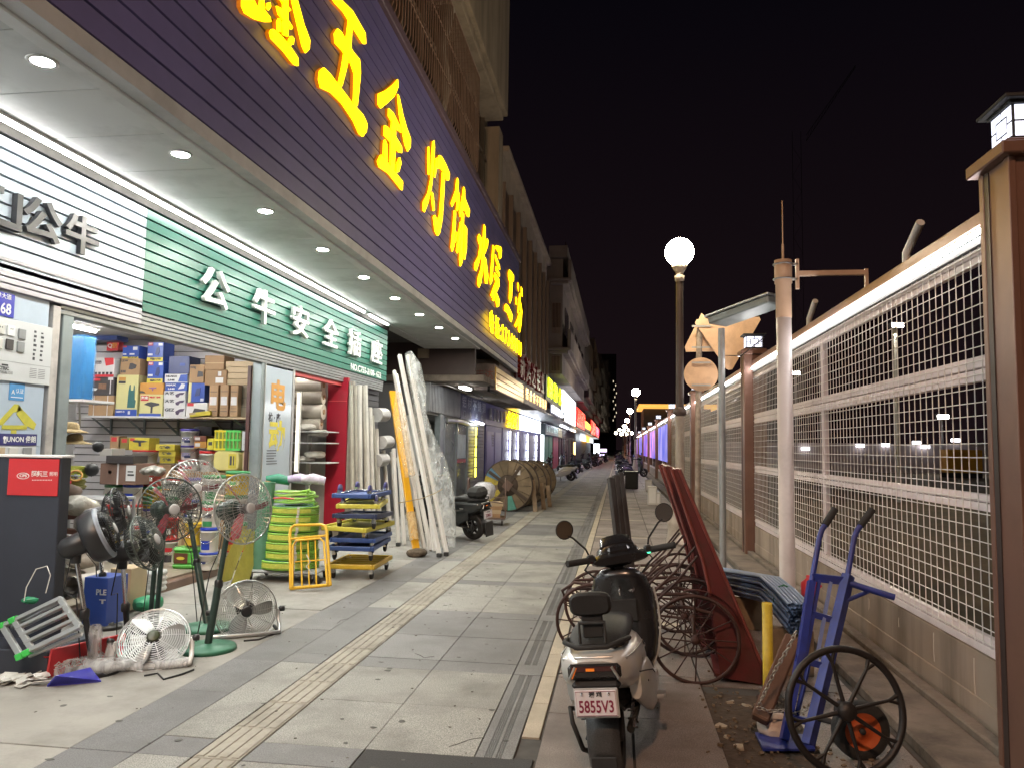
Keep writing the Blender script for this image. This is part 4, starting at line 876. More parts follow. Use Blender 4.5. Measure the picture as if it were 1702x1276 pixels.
for x in (178, 234, 290):
    q = at(x, 700, Y=10.2); wobj('bracket', MB().box((q.x-.012, 10.28, zs-.25), (q.x+.012, 10.312, zs-.029)).add([(q.x-.01, YB+.02, zs-.03), (q.x+.01, YB+.02, zs-.03), (q.x+.01, 10.28, zs-.24), (q.x-.01, 10.28, zs-.24), (q.x-.01, YB+.05, zs-.03), (q.x+.01, YB+.05, zs-.03), (q.x+.01, 10.28, zs-.21), (q.x-.01, 10.28, zs-.21)], [(0, 1, 2, 3), (4, 7, 6, 5), (0, 3, 7, 4), (1, 5, 6, 2)]), slate, sh)
sh2 = thing('wall_shelf', 'wooden shelf on brackets holding plain cartons near the door post', 'shelf', (-5, 9.5, 1.8))
a2, b2_ = at(316, 697, Y=9.7), at(432, 688, Y=9.7)
wobj('board', MB().box((a2.x, 9.68, -.012), (b2_.x, 10.312, .012), T(0, 0, zs-.02)), kraftp, sh2)
for x in (380, 418): q = at(x, 700, Y=10.2); wobj('bracket', MB().box((q.x-.012, 10.28, zs-.27), (q.x+.012, 10.312, zs-.034)).tube([(q.x, 9.72, zs-.04), (q.x, 10.3, zs-.26)], .012, 4), slate, sh2)
Zs = zs
c = carton
c(146.5, 657, 189, 689, YB, .33, kraft, 'brown carton with white straps at the left end of the shelf', [('r', .2, 0, .225, 1, cwhite), ('r', .75, 0, .775, 1, cwhite), ('t', .15, .5, .9, .68, ink, '五金工具配件')], z0=Zs)
c(146.5, 627, 190, 656.5, YB, .33, cdark, 'dark printed tool box with white straps on a brown carton', [('r', .1, .08, .13, 1, cwhite), ('r', .85, .08, .88, 1, cwhite), ('r', .15, .8, .45, .95, cred), ('p', 0, 0, 0, 0, cwhite, [(.06, .25), (.16, .42), (.36, .38), (.30, .26)]), ('r', .4, .35, .7, .65, pm('sepia', (.22, .12, .07), .5, var=.5, scale=30)), ('r', .76, .84, .96, 1, cwhite)])
c(155, 595, 191, 626.5, YB, .3, cwhite, 'white box with red print on top of the dark tool box', [('r', 0, 0, 1, .13, cred), ('p', 0, 0, 0, 0, cred, [(.5, 1), (.95, 1), (.97, .65), (.6, .58)]), ('R', .66, .76, .82, .93, cwhite), ('t', .05, .76, .38, .85, ink, 'POWER'), ('t', .05, .68, .38, .75, ink, 'TOOLS')]+[('R', .05+.19*i, .13, .17+.19*i, .26, ink) for i in range(5)])
c(191, 623, 230.5, 689, YB, .32, cpale, 'tall pale yellow pressure washer box on the shelf', [('r', 0, 0, 1, .16, cblue), ('t', .05, .08, .45, .12, cwhite, '高压清洗机'), ('R', .1, .86, .42, .94, cora), ('R', .1, .79, .42, .85, ink), ('p', 0, 0, 0, 0, pm('washer_green', (.03, .12, .12), .5), washer), ('R', .66, .4, .76, .5, cwhite), ('R', .60, .04, .70, .12, cwhite)], z0=Zs)
c(199, 596, 233, 623, YB, .3, kraft, 'brown carton with a saw picture on the washer box', [('p', 0, 0, 0, 0, ink, [(.45, .35), (.5, .7), (.62, .72), (.85, .6), (.8, .4), (.6, .32)]), ('t', .05, .78, .4, .93, ink, 'LZ-W'), ('t', .05, .1, .3, .3, ink, 'III')])
c(203, 574.5, 231, 596, YB, .26, cblue, 'small blue box with yellow strip on a brown carton', [('r', 0, 0, 1, .14, cyel), ('t', .35, .03, .95, .12, ink, '电动扳手'), ('r', .65, .65, .92, .9, cwhite), ('r', .45, .28, .75, .4, cwhite), ('r', .05, .28, .25, .38, cwhite), ('r', .04, .86, .25, .98, cred)])
for i, (yt, yb) in enumerate(((569, 600.5), (601, 636))):
    c(244, yt, 272, yb, YB, .27, cblue, ['upper blue box with yellow strip of the shelf stack', 'lower blue box with yellow strip of the shelf stack'][i], [('r', 0, 0, 1, .2, cyel), ('t', .2, .05, .9, .15, ink, '角向磨光机'), ('r', .05, .82, .35, .98, cred), ('t', .08, .85, .33, .95, cwhite, '东成'), ('r', .7, .82, .95, .95, cwhite), ('r', .05, .3, .35, .4, cwhite), ('p', 0, 0, 0, 0, cnavy, [(.5, .35), (.6, .7), (.75, .75), (.8, .5), (.7, .3)])], name='tool_box')
c(232, 636, 272, 655, YB, .27, cora, 'orange yellow drill box beside the washer box', [('p', 0, 0, 0, 0, ink, [(.02, .1), (.25, .1), (.2, .22), (.1, .3), (.02, .3)]), ('p', 0, 0, 0, 0, pm('violet', (.25, .12, .3), .5), [(.4, .6), (.7, .62), (.7, .5), (.58, .48), (.57, .3), (.53, .3), (.53, .48), (.4, .5)])], name='tool_box')
c(231, 655, 271, 689, YB, .3, cpale, 'yellow box with dark impact drill picture on the shelf', [('r', 0, 0, .95, .12, cblue), ('r', .05, .7, .38, .94, cred), ('t', .07, .76, .36, .9, cwhite, '东成'), ('p', 0, 0, 0, 0, ink, [(.2, .52), (.35, .62), (.5, .65), (.85, .58), (.86, .5), (.65, .45), (.58, .42), (.57, .14), (.5, .14), (.5, .42), (.35, .48)]), ('t', .42, .82, .9, .9, cred, '电锤钻')], z0=Zs, name='tool_box')
c(273.5, 621.5, 312, 635.5, YB, .3, cwhite, 'white and blue tool box, upper of a pair', [('p', 0, 0, 0, 0, cblue, [(.6, .1), (.7, .9), (1, .95), (1, .1)]), ('t', .06, .55, .55, .85, ink, 'HE-MAX'), ('t', .15, .15, .45, .4, ink, 'LHS')], name='tool_box')
c(273.5, 635.8, 312, 649, YB, .3, cblue, 'blue tool box below the white and blue one', [('p', 0, 0, 0, 0, cwhite, [(.6, .2), (.75, .9), (.9, .8), (.85, .3)]), ('t', .06, .55, .5, .85, cwhite, 'MAX'), ('t', .15, .1, .45, .35, cwhite, 'LHS')], name='tool_box')
for i, (yt, yb) in enumerate(((649.3, 662), (662.3, 675), (675.3, 689))):
    c(271.5, yt, 308.5, yb, YB, .3, cwhite, ['white angle grinder box, top of three', 'white angle grinder box, middle of three', 'white angle grinder box, lowest of three'][i], [('t', .05, .45, .5, .85, ink, '大艺' if i < 2 else 'GEZ'), ('p', 0, 0, 0, 0, pm('violet_dark', (.07, .05, .1), .5), [(.55, .5), (.75, .75), (.97, .8), (.9, .5), (.75, .45), (.68, .15), (.58, .2)])], z0=Zs if i == 2 else None, name='tool_box')
c(280, 592, 315, 621, YB+.03, .3, cnavy, 'plain navy blue box on top of the white tool boxes', [('r', .55, .45, .8, .6, cblue)])
c(177, 567.5, 197, 583, 10.15, .12, cred, 'small red box high on the slatted wall', [('t', .1, .2, .5, .8, cwhite, 'Q'), ('t', .5, .2, .92, .8, cora, '锯片')])
c(314, 606, 340, 636, YB, .28, kraft, 'brown carton with a saw picture beside the navy box', [('p', 0, 0, 0, 0, ink, [(.55, .3), (.6, .65), (.9, .6), (.95, .35)]), ('t', .05, .75, .45, .92, ink, 'W&J')])
c(312.5, 636.3, 341, 668, YB, .25, cblue, 'blue power tool box standing on edge on the shelf', [('r', .0, 0, .18, 1, cpale), ('r', .75, .05, .95, .2, cwhite), ('p', 0, 0, 0, 0, cnavy, [(.4, .3), (.5, .7), (.75, .75), (.7, .35)])], name='tool_box')
c(309, 669, 345, 689, YB-.02, .3, cwhite, 'white printed box behind the tilted yellow box', [('r', .05, .75, .35, .98, cred), ('p', 0, 0, 0, 0, ink, [(.3, .2), (.4, .6), (.9, .5), (.9, .15)])], z0=Zs)
c(315, 684, 350, 696, 9.66, .3, cyel, 'flat yellow box lying open at the shelf corner', [('r', 0, .55, .3, 1, pm('tan', (.45, .33, .2), .6))], tilt=-.12, z0=Zs+.0)
c(340, 591, 373, 614.3, YB-.02, .3, kraft, 'tan carton under the shutter, upper of two', [('r', 0, .44, 1, .5, tape)])
c(340, 614.7, 377, 640, YB-.02, .3, kraft, 'tan carton with white label, lower of two', [('r', .5, .15, .85, .5, cwhite), ('r', .6, .6, .75, .9, cwhite)])
for i in range(4): c(374.5, 600.5+i*9.8, 430, 610-.2+i*9.8, YB, .32, kraftp, ['long pale carton, top of four by the door post', 'long pale carton, second of four by the door post', 'long pale carton, third of four by the door post', 'long pale carton, lowest of four by the door post'][i], [('r', .9, .2, .94, .7, ink)] if i == 1 else ())
for i, (x0, x1, yt) in enumerate(((346, 363.5, 640), (364.5, 380.5, 639.5), (381.5, 396.5, 639.8))):
    c(x0, yt, x1, 689, 9.7, .33, kraft, ['narrow tan carton with white label, left of three', 'narrow tan carton with white label, middle of three', 'narrow tan carton with white label, right of three'][i], [('r', .12, .36, .85, .63, cwhite), ('r', .1, .15, .9, .17, ink), ('r', .1, .78, .9, .8, ink), ('r', .1, .25, .8, .26, ink)], z0=Zs)
c(397, 640, 420, 689, 9.8, .33, mat('kraft_side_shade', (.27, .235, .17), .75, var=.1), 'separate box painted as the shaded side face of the right narrow carton', [('r', .05, .3, .95, .31, ink), ('r', .05, .6, .95, .61, ink)], z0=Zs)  # side face of the last narrow carton; its shade is in the darker colour
# left shelf with blue wrapped case
a = at(103, 663, Y=8.0); t = thing('wall_shelf', 'small white shelf at the left inside the door', 'shelf', (a.x, 8, a.z))
b = at(143, 663, Y=8.0); wobj('board', MB().box((a.x-.3, 7.95, a.z-.03), (b.x, 8.5, a.z)), cwhite, t); wobj('bracket', MB().tube([(b.x-.06, 7.97, a.z-.04), (a.x+.02, 8.3, a.z-.3)], .014, 4), offwhite, t)
zsh = a.z
a, b = at(107, 661, Y=8.05), at(139, 558, Y=8.05); t = thing('wrapped_case', 'tall blue case in clear film on the left shelf', 'case', ((a.x+b.x)/2, 8.05, zsh))
obj('body', MB().box((-.11, 0, 0), (.11, .2, b.z-zsh), c=.012), mat('case_blue', (.03, .16, .36), .3, var=.1), t); obj('film_wrap', MB().box((-.125, -.012, .004), (.13, .21, b.z-zsh+.02), c=.02), film('blue_film', (.1, .35, .7), .15, .4), t)
c(118, 543, 196, 566, 9.9, .25, cnavy, 'dark blue long box under the shutter at the top left', ())
t = thing('led_tube', 'bright tube light on the shop ceiling behind the shutter', 'light', (-5.6, 8.0, 2.9)); wobj('housing', MB().box((-5.64, 6.2, 2.94), (-5.56, 9.3, 2.978)), white, t)
shopled = glow('shop_tube', (1, .97, .93), 80)
wobj('tube', MB().tube([(-5.6, 6.25, 2.92), (-5.6, 9.25, 2.92)], .018, 8), shopled, t)
t = thing('led_tube', 'second ceiling tube light deeper inside the shop', 'light', (-6.8, 7, 2.9)); wobj('housing', MB().box((-6.84, 5.5, 2.94), (-6.76, 9.2, 2.978)), white, t)
wobj('tube', MB().tube([(-6.8, 5.55, 2.92), (-6.8, 9.15, 2.92)], .018, 8), shopled, t)
# ------------------------------------------------------------------ buckets
def bucket(x0, y0, x1, y1, yf, body, lid, label, deco=(), z0=None, name='bucket'):
    a, b = at(x0, y1, Y=yf), at(x1, y0, Y=yf); r = (b.x-a.x)/2; zb = a.z if z0 is None else z0; h = b.z-zb
    t = thing(name, label, 'bucket', ((a.x+b.x)/2, yf+r, zb))
    obj('body', MB().lathe([(.001, 0), (r*.86, 0), (r*.88, .008), (r*.95, h*.8), (r*.985, h*.8), (r*.985, h*.84), (r*.95, h*.85), (r*.96, h*.9)], 20), body, t)
    obj('lid', MB().lathe([(r*.97, h*.87), (r*1.01, h*.88), (r*1.01, h*.98), (r*.95, h), (r*.9, h*.965), (.001, h*.965)], 20), lid, t)
    ha = [(r*1.0*math.cos(q), -abs(r*1.0*math.sin(q))-.004, h*.82-.45*h*math.sin(q)) for q in [math.pi*i/10 for i in range(11)]]
    obj('handle', MB().tube(ha, .0035, 5), chrome, t)
    for (q0, q1, v0, v1, dm) in deco:
        obj('label_print', MB().lathe([(r*(.89+.06*v0)+.0025, h*.8*v0), (r*(.89+.06*v1)+.0025, h*.8*v1)], 10, arc=(-math.pi/2+q0, -math.pi/2+q1)), dm, t)
    return t
lidp = mat('lid_purple', (.06, .04, .30), .35, var=.05); lidr = mat('lid_red', (.55, .03, .03), .35, var=.05); lidb = mat('lid_blue', (.02, .05, .40), .35, var=.05); lidg = mat('lid_green', (.04, .22, .08), .35, var=.05)
bwhite = mat('bucket_white', (.74, .74, .72), .35, var=.04); byel = mat('bucket_yellow', (.68, .48, .04), .35, var=.05)
plog = [(-.5, .5, .3, .62, pm('pale_violet', (.35, .33, .5), .5)), (-.1, .6, .22, .38, cnavy)]
YF = 8.02; YF2 = 8.75
f0 = at(338, 963, Y=YF).z
floor_z = .10
# front columns on the step: from the floor up
bucket(322, 919, 354, 963, YF, bwhite, lidb, 'white bucket with blue lid on the floor by the step', [(-.7, .2, .45, .62, cnavy)], z0=floor_z)
bucket(325, 877, 356, 918, YF, bwhite, lidb, 'white bucket with blue panel, second of the door column', [(-.6, .5, .15, .6, lidb)])
bucket(327, 833, 359, 876, YF, bwhite, lidg, 'white bucket with red and green label, third of the column', [(-.8, .8, .8, .95, cred), (-.6, .6, .05, .3, lidg), (-.5, .5, .45, .65, ink)])
bucket(326, 790, 364, 832, YF, bwhite, lidg, 'white bucket with green oval label, fourth of the column', [(-.8, .8, .65, .8, kraft), (-.3, .7, .1, .45, lidg)])
# green canister, yellow bucket beside them
a, b = at(283, 962, Y=YF+.05), at(325, 907, Y=YF+.05); t = thing('canister', 'green plastic canister with dark label on the shop floor', 'canister', ((a.x+b.x)/2, YF+.05, floor_z)); w_, h_ = (b.x-a.x)/2, b.z-floor_z
canm = mat('canister_green', (.09, .38, .06), .35, var=.06)
obj('body', MB().box((-w_, 0, 0), (w_, .17, h_*.22), c=.02).box((-w_*.96, .006, h_*.2), (w_*.96, .165, h_*.72), c=.02).box((-w_, 0, h_*.70), (w_, .17, h_*.93), c=.03), canm, t); obj('cap', MB().lathe([(.03, h_*.92), (.03, h_), (.0, h_)], 12, T(w_*.4, .08, 0)), cred, t)
obj('label_print', MB().box((-w_*.8, .002, h_*.24), (w_*.35, .0055, h_*.68)), pm('label_brown', (.10, .035, .02), .5), t); obj('label_print', MB().prism([(w_*.35*math.cos(q)-w_*.22, h_*.46+h_*.07*math.sin(q)) for q in [i*.5236 for i in range(12)]], 0, .004, T(0, .0018, 0) @ YM), cyel, t)
bucket(299, 869, 328, 906, YF+.02, byel, byel, 'yellow bucket standing on the green canister', [(-.5, .4, .4, .75, cora)])
bucket(262, 895, 288, 950, YF+.3, bwhite, lidr, 'white bucket with red lid behind the green canister', [(-.6, .8, .1, .45, ink), (-.8, .8, .6, .8, cred)], z0=floor_z)
bucket(366, 783, 405, 822, YF2-.02, byel, lidg, 'yellow bucket with green lid behind the standing fan', [(-.6, .6, .5, .75, cpale), (-.3, .3, .55, .7, cgrn)])
for i, (yt, yb) in enumerate(((823, 868), (869, 915), (916, 962))): bucket(364, yt, 401, yb, YF2, bwhite if i != 1 else byel, lidg if i != 2 else lidr, ['white bucket under the green lidded one behind the fan', 'yellow bucket in the column behind the standing fan', 'white bucket with red lid at the foot of the fan column'][i], [(-.6, .6, .3, .6, lidg if i != 1 else cred)], z0=floor_z if i == 2 else None)
# more paint tubs filling the doorway
mixb = [(bwhite, lidr, cred), (bwhite, lidg, lidg), (byel, lidg, cgrn), (bwhite, lidb, lidb), (bwhite, lidr, cora), (mat('bucket_red', (.45, .05, .04), .35, var=.05), lidr, cwhite), (bwhite, lidp, cnavy)]
kk = 0
for xa, xb, ys, yf in ((228, 259, (955, 918, 881, 844, 808, 775), 8.55), (261, 289, (894, 860, 826, 794), 8.32), (297, 325, (868, 830, 794), 8.06), (196, 226, (950, 912, 874, 838, 805), 8.35), (165, 194, (950, 912, 874, 838, 805), 8.35)):
    for n_, (yb_, yt_) in enumerate(zip(ys, ys[1:])):
        bm, lm, dm = mixb[(kk*5+n_*3) % 7]; bucket(xa, yt_+.4, xb, yb_, yf, bm, lm, f'paint tub in the packed doorway, {["third", "fourth", "fifth", "second", "first"][kk]} column from the left, {nth[n_]} up', [(-.6, .6, .25+.1*(n_ % 3), .6+.1*(n_ % 2), dm), (-.35, .35, .12, .2, ink)], z0=floor_z if n_ == 0 and yb_ > 940 else None, name='paint_tub')
    kk += 1
# back row against the slatted wall
YR = 9.7
zt = at(300, 780, Y=YR).z
def block(x0, x1, y_, yf, dep, m_, label, n=2):
    """cartons that carry the upper goods"""
    a, b = at(x0, y_, Y=yf), at(x1, y_, Y=yf); hh = (a.z-floor_z)/n
    for i in range(n):
        t = thing('carton', f'{label}, {["lowest", "second", "third", "fourth"][i]} of its pile', 'box', ((a.x+b.x)/2, yf, floor_z+i*hh)); w = (b.x-a.x)/2
        obj('body', MB().box((-w, 0, .001), (w, dep, hh-.002), c=.005), m_, t); obj('tape_strip', MB().box((-.03, -.002, .01), (.03, -.0002, hh-.01)), tape, t)
        obj('print', MB().box((-w*.7, -.002, hh*.3), (-w*.15, -.0002, hh*.62)), ink, t)
block(286, 322, 781, YR, .4, kraft, 'brown carton below the red lidded bucket', 3)
block(324, 402, 783, YR, .4, kraft, 'wide brown carton below the yellow bag', 3)
block(205, 284, 770, YR, .4, kraft, 'brown carton below the small yellow boxes', 3)
bucket(292.5, 712, 322, 739.5, YR, bwhite, lidp, 'white bucket with purple lid, upper of two by the wall', plog)
bucket(292.5, 740, 322, 764, YR, bwhite, lidp, 'white bucket with purple lid, lower of two by the wall', plog)
bucket(287, 764.5, 324, 781, YR, bwhite, lidr, 'low white tub with red lid under the purple lidded buckets', [(-.7, .7, .2, .6, cred)])
bucket(323, 749, 354, 783, YR, bwhite, lidr, 'white bucket with red lid and red triangle by the wall', [(-.1, .5, .4, .6, cred), (-.7, -.3, .1, .3, ink)])
a, b = at(355, 747.5, Y=YR), at(400, 714.6, Y=YR); t = thing('crate', 'yellow and green plastic crate of bottles by the wall', 'crate', ((a.x+b.x)/2, YR, a.z)); w_, h_ = (b.x-a.x)/2, b.z-a.z
cg = mat('crate_green', (.12, .62, .14), .35, var=.05); cy2 = mat('crate_yellow', (.75, .66, .06), .35, var=.05)
obj('body', MB().box((-w_, .02, 0), (w_, .3, h_), c=.006), mat('crate_inner', (.25, .3, .08), .5, var=.4, scale=20), t)
for i in range(7): obj('rib', MB().box((-w_+i*2*w_/7+.006, .0, 0), (-w_+i*2*w_/7+.02, .018, h_)), cy2 if i < 3 else cg, t)
for v in (0, .47, .9): obj('band', MB().box((-w_, -.004, h_*v), (-w_*.1, .017, h_*(v+.1))), cy2, t); obj('band', MB().box((-w_*.1+.001, -.004, h_*v), (w_, .017, h_*(v+.1))), cg, t)
c(401, 716, 419, 748, YR, .3, pm('pale_grey', (.55, .58, .6), .4), 'pale grey printed box beside the bottle crate', [('r', .2, .55, .8, .56, ink), ('r', .2, .3, .8, .31, ink)])
c(402, 750, 422, 782, YR, .3, kraftp, 'plain pale box beside the yellow bag', ())
a, b = at(354, 782, Y=YR), at(400, 749, Y=YR); t = thing('bag', 'yellow printed powder bag lying by the wall', 'bag', ((a.x+b.x)/2, YR+.13, a.z)); w_, h_ = (b.x-a.x)/2, b.z-a.z
obj('sack', MB().loft([((0, -.15, h_*.5), w_*.93, h_*.43), ((0, -.12, h_*.5), w_, h_*.5), ((0, .12, h_*.5), w_, h_*.5), ((0, .15, h_*.5), w_*.9, h_*.4)], 18, 5), mat('bag_yellow', (.66, .58, .22), .5, var=.1, bump=.5, bscale=20), t)
obj('print', MB().box((w_*.2, -.158, h_*.15), (w_*.75, -.151, h_*.85)), cyel, t); obj('print', MB().box((w_*.3, -.162, h_*.3), (w_*.45, -.1585, h_*.75)).box((w_*.55, -.162, h_*.3), (w_*.62, -.1585, h_*.75)), ink, t)
for i, (x0, y0, x1, y1) in enumerate(((258, 738, 291, 748), (263, 748.3, 292, 758), (265, 758.3, 291, 769))): c(x0, y0, x1, y1, YR+.02*i, .22, cyel, ['flat yellow box, top of three by the wall', 'flat yellow box, middle of three by the wall', 'flat yellow box, lowest of three by the wall'][i], [('t', .2, .3, .8, .7, ink, '焊条')])
c(214, 727, 248, 747, YR, .25, cyel, 'yellow box with black drill picture below the shelf', [('p', 0, 0, 0, 0, ink, drill), ('r', .05, .72, .28, .95, cred)], name='tool_box')
bucket(210, 747.5, 249, 770, YR-.03, bwhite, lidr, 'white tub with red lid below the yellow drill box', [(-.2, .5, .2, .6, cred)])
for i, (x0, y0, x1, y1) in enumerate(((322, 724, 343, 733), (322, 733.3, 343, 744))): c(x0, y0, x1, y1, YR, .2, [pm('brown', (.16, .05, .03), .5), cora][i], ['small dark brown box beside the purple lidded bucket', 'small orange and white box beside the purple lidded bucket'][i], [('r', .1, .25, .5, .75, cwhite)])
c(323, 708, 352, 723, 10.0, .2, cdark, 'dark box in shadow under the wooden shelf', ())
c(344, 728, 355, 747, YR, .2, cyel, 'narrow yellow packet beside the bottle crate', [('r', .2, .4, .8, .7, ink)])
for i, x in enumerate((182, 199)): c(x, 724+i*3, x+15, 747, YR+.05, .2, [kraft, pm('olive', (.22, .18, .05), .5)][i], ['small tan box on the back counter', 'small olive box on the back counter'][i], [('r', .2, .6, .8, .9, cred)])
# counter and the pile on the left of the door
a = at(167, 769, Y=8.3); b = at(227, 769, Y=8.3); zb_ = at(200, 804.5, Y=8.35).z
t = thing('carton', 'big brown double strapped carton on top of the paint tubs', 'box', ((a.x+b.x)/2, 8.3, zb_)); w_ = (b.x-a.x)/2; floor_c = zb_
obj('body', MB().box((-w_, 0, 0), (w_, .4, a.z-zb_), c=.005), mat('kraft_dark', (.17, .10, .075), .75, var=.12), t); obj('strap', MB().box((-.01, -.003, 0), (.01, -.0002, a.z-zb_)), cwhite, t)
zt = a.z-floor_c
for dx in (-.10, .12, .17): obj('print', MB().lathe([(.0005, 0), (.02, 0), (.02, .003)], 12, T(dx, 0, zt-.1) @ YM), ink, t)
obj('side_label', MB().box((w_*.45, -.003, zt-.2), (w_*.98, -.0002, zt-.02)), cwhite, t); obj('side_print', MB().box((w_*.55, -.006, zt-.14), (w_*.9, -.0031, zt-.12)).box((w_*.55, -.006, zt-.10), (w_*.85, -.0031, zt-.085)), ink, t)
c(176, 757, 221, 766, 8.28, .3, cdark, 'flat black case lying on the brown carton', (), z0=a.z)
c(165, 745, 186, 757, 8.5, .25, offwhite, 'white flat box behind the flat black case', ())
b = MB(); q = at(256, 782, Y=8.3); b.loft([(q+Vector((.03*math.sin(k*2.3), -.14+.03*k, .02*math.sin(k*1.7))), .15*math.sin(.3+k*.27)*(.8+.2*math.sin(k*4.1)), .06*math.sin(.3+k*.27)*(.8+.25*math.cos(k*3.3))) for k in range(10)], 9, 1.7)
tag(obj('plastic_bag', b, mat('bag_clear', (.30, .29, .26), .25, var=.35, scale=16, bump=1, bscale=22)), 'clear plastic bag with black print on the goods pile', 'bag')
# coils, hats, motors at the door post
def coil(label, x, y, yf, R_, n, r_, m_, name='cable_coil', tilt=(0, 0, 0), z0=None):
    p = at(x, y, Y=yf); t = thing(name, label, 'coil', (p.x, p.y, p.z if z0 is None else z0), rot=tilt)
    for i in range(n): obj('winding', MB().ring(R_+.006*math.sin(i*2.1), r_, 30, 6, T(.004*math.sin(i*1.7), .004*math.cos(i), i*r_*1.7)), m_, t)
    return t
ygc = mat('cable_yellow_green', (.42, .46, .05), .4, var=.2, scale=20); straw = mat('straw', (.36, .27, .14), .9, var=.35, scale=50, bump=.6, bscale=60)
st = at(120, 800, Y=6.7)
t = thing('goods_rack', 'dark steel rack of oddments just inside the door post', 'rack', (st.x, 6.7, .1))
for z in (.02, .45, .83): obj('shelf_board', MB().box((-.36, -.05, z), (.36, .45, z+.025)), steel, t)
for sx in (-.35, .35):
    for sy in (-.04, .44): obj('upright', MB().box((sx-.012, sy-.012, 0), (sx+.012, sy+.012, .85)), steel, t)
rz = .1+.855
zc = coil('thick yellow green cable coil at the door post', 121, 765, 6.75, .125, 7, .009, ygc, z0=rz+.2)
coil('second yellow green cable coil under the first', 119, 775, 6.8, .12, 6, .009, mat('cable_dull', (.25, .24, .05), .5, var=.2), z0=rz+.09)
for i, (x, y) in enumerate(((124, 735), (118, 716))):
    p = at(x, y, Y=6.85-.05*i); t = thing('straw_hat', ['lower straw hat on the cable coils', 'upper straw hat on the cable coils'][i], 'hat', p)
    obj('brim', MB().lathe([(.07, .02), (.13, .0), (.155, -.012), (.15, -.016), (.07, .012)], 22), straw, t); obj('crown', MB().lathe([(.075, .01), (.07, .06), (.05, .085), (.001, .09)], 18), straw, t)
for i, (x, y, s_) in enumerate(((152, 780, 1.), (163, 742, .8))):
    p = at(x, y, Y=6.8); t = thing('electric_motor', ['black electric motor hanging at the door side', 'small dark motor above the black motor'][i], 'motor', p, rot=(0, R(90), R(-50)))
    obj('body', MB().lathe([(.001, -.09*s_), (.055*s_, -.09*s_), (.062*s_, -.08*s_), (.062*s_, .05*s_), (.05*s_, .07*s_), (.02*s_, .075*s_), (.001, .08*s_)], 20), black, t)
    for k in range(10): obj('fin', MB().box((.06*s_, -.003, -.07*s_), (.0655*s_, .003, .045*s_), rotm('Z', k*.628)), black, t)
    obj('label_print', MB().box((-.012, .063*s_, -.03), (.02, .066*s_, 0)), cwhite, t)
junk = mat('junk_grey', (.25, .22, .19), .35, var=.4, scale=10, bump=.8, bscale=15)
for i, (x, y, sx, sz) in enumerate(((135, 840, .17, .10), (150, 870, .14, .09), (115, 905, .15, .09), (140, 930, .16, .08), (118, 955, .12, .07), (112, 815, .12, .08))):
    p = at(x, y, Y=6.55); b = MB(); b.loft([(p+Vector((-.02, -.14, 0)), sx*.3, sz*.3), (p+Vector((.01, -.08, .01)), sx*.9, sz), (p+Vector((-.01, .06, -.01)), sx, sz*.8), (p+Vector((0, .14, 0)), sx*.4, sz*.4)], 9, 2.2)
    tag(obj('wrapped_fitting', b, [mat('wrap_clear', (.36, .34, .30), .2, var=.35, scale=14, bump=1, bscale=20), junk, mat('junk_brown', (.15, .10, .08), .5, var=.4, scale=12)][i % 3]), ['large clear wrapped pipe fitting on the door side pile', 'dull grey wrapped fitting under the clear one', 'brown wrapped fitting low on the door side pile', 'clear wrapped fitting above the pipe elbows', 'dull grey fitting beside the pipe elbows', 'brown wrapped fitting below the cable coils'][i], 'fitting')
for i, (x, y, m_) in enumerate(((107, 800, cred), (126, 790, cora))):
    p = at(x, y, Y=6.5); t = thing('valve', ['red pipe valve among the fittings', 'orange valve wheel among the fittings'][i], 'valve', p, rot=(R(70), 0, R(30))); obj('wheel', MB().ring(.05, .009, 20, 6), m_, t); obj('stem', MB().tube([(0, 0, -.06), (0, 0, .02)], .015, 8).box((-.045, -.006, -.004), (.045, .006, .004)), steel, t)
for i, (x, y) in enumerate(((120, 858), (104, 880), (147, 905))):
    p = at(x, y, Y=6.5); tag(obj('iron_bar', MB().box((-.2, -.03, -.022), (.2, .03, .022), Matrix.Translation(p) @ rotm('Z', .2-.2*i) @ rotm('Y', .1*i)), mat('rusty_bar', (.14, .06, .045), .7, var=.3)), ['rusty iron block on the fittings pile', 'rusty iron block at the pile edge', 'rusty iron block low in the fittings pile'][i], 'iron block')
pvcg = mat('pvc_grey', (.42, .38, .33), .4, var=.08, dirt=.2)
for i, (x, y, rr) in enumerate(((124, 972, .075), (108, 985, .06), (142, 985, .05))):
    p = at(x, y, Y=5.9); pts = [p+Vector((math.cos(q)*rr*1.1, .1*q, math.sin(q)*rr*1.1)) for q in [i*.4 for i in range(-1, 8)]]
    tag(obj('pipe_elbow', MB().tube([p+Vector((0, .35, 0)), p+Vector((0, .1, .0)), p+Vector((.01, -.05, .005))], rr, 16, caps=False).tube([p+Vector((0, .35, 0)), p+Vector((0, .1, .0)), p+Vector((.01, -.05, .005))], rr*.8, 16, caps=False), pvcg), ['large open pipe socket at the bottom of the pile', 'smaller pipe socket left of the large one', 'smallest pipe socket right of the large one'][i], 'pipe')
c(135, 960, 180, 1040, 5.75, .25, cblue, 'blue box with white letters on the floor by the stand', [('t', .55, .62, .98, .78, cwhite, 'PLE'), ('t', .7, .45, .98, .57, cwhite, 'T')], z0=.03)
c(180, 945, 218, 1020, 6.3, .25, kraftp, 'pale carton standing behind the black fan poles', [('t', .4, .1, .95, .25, ink, 'GEES')], z0=.03)
b = MB(); p = at(235, 945, Y=6.9); 
for k in range(4): b.loft([(p+Vector((-.2, 0, .05*k-.2)), .02, .02), (p+Vector((0, -.02, .05*k-.2)), .15, .035), (p+Vector((0, .2, .05*k-.2)), .15, .035), (p+Vector((0, .24, .05*k-.2)), .04, .02)], 12, 3)
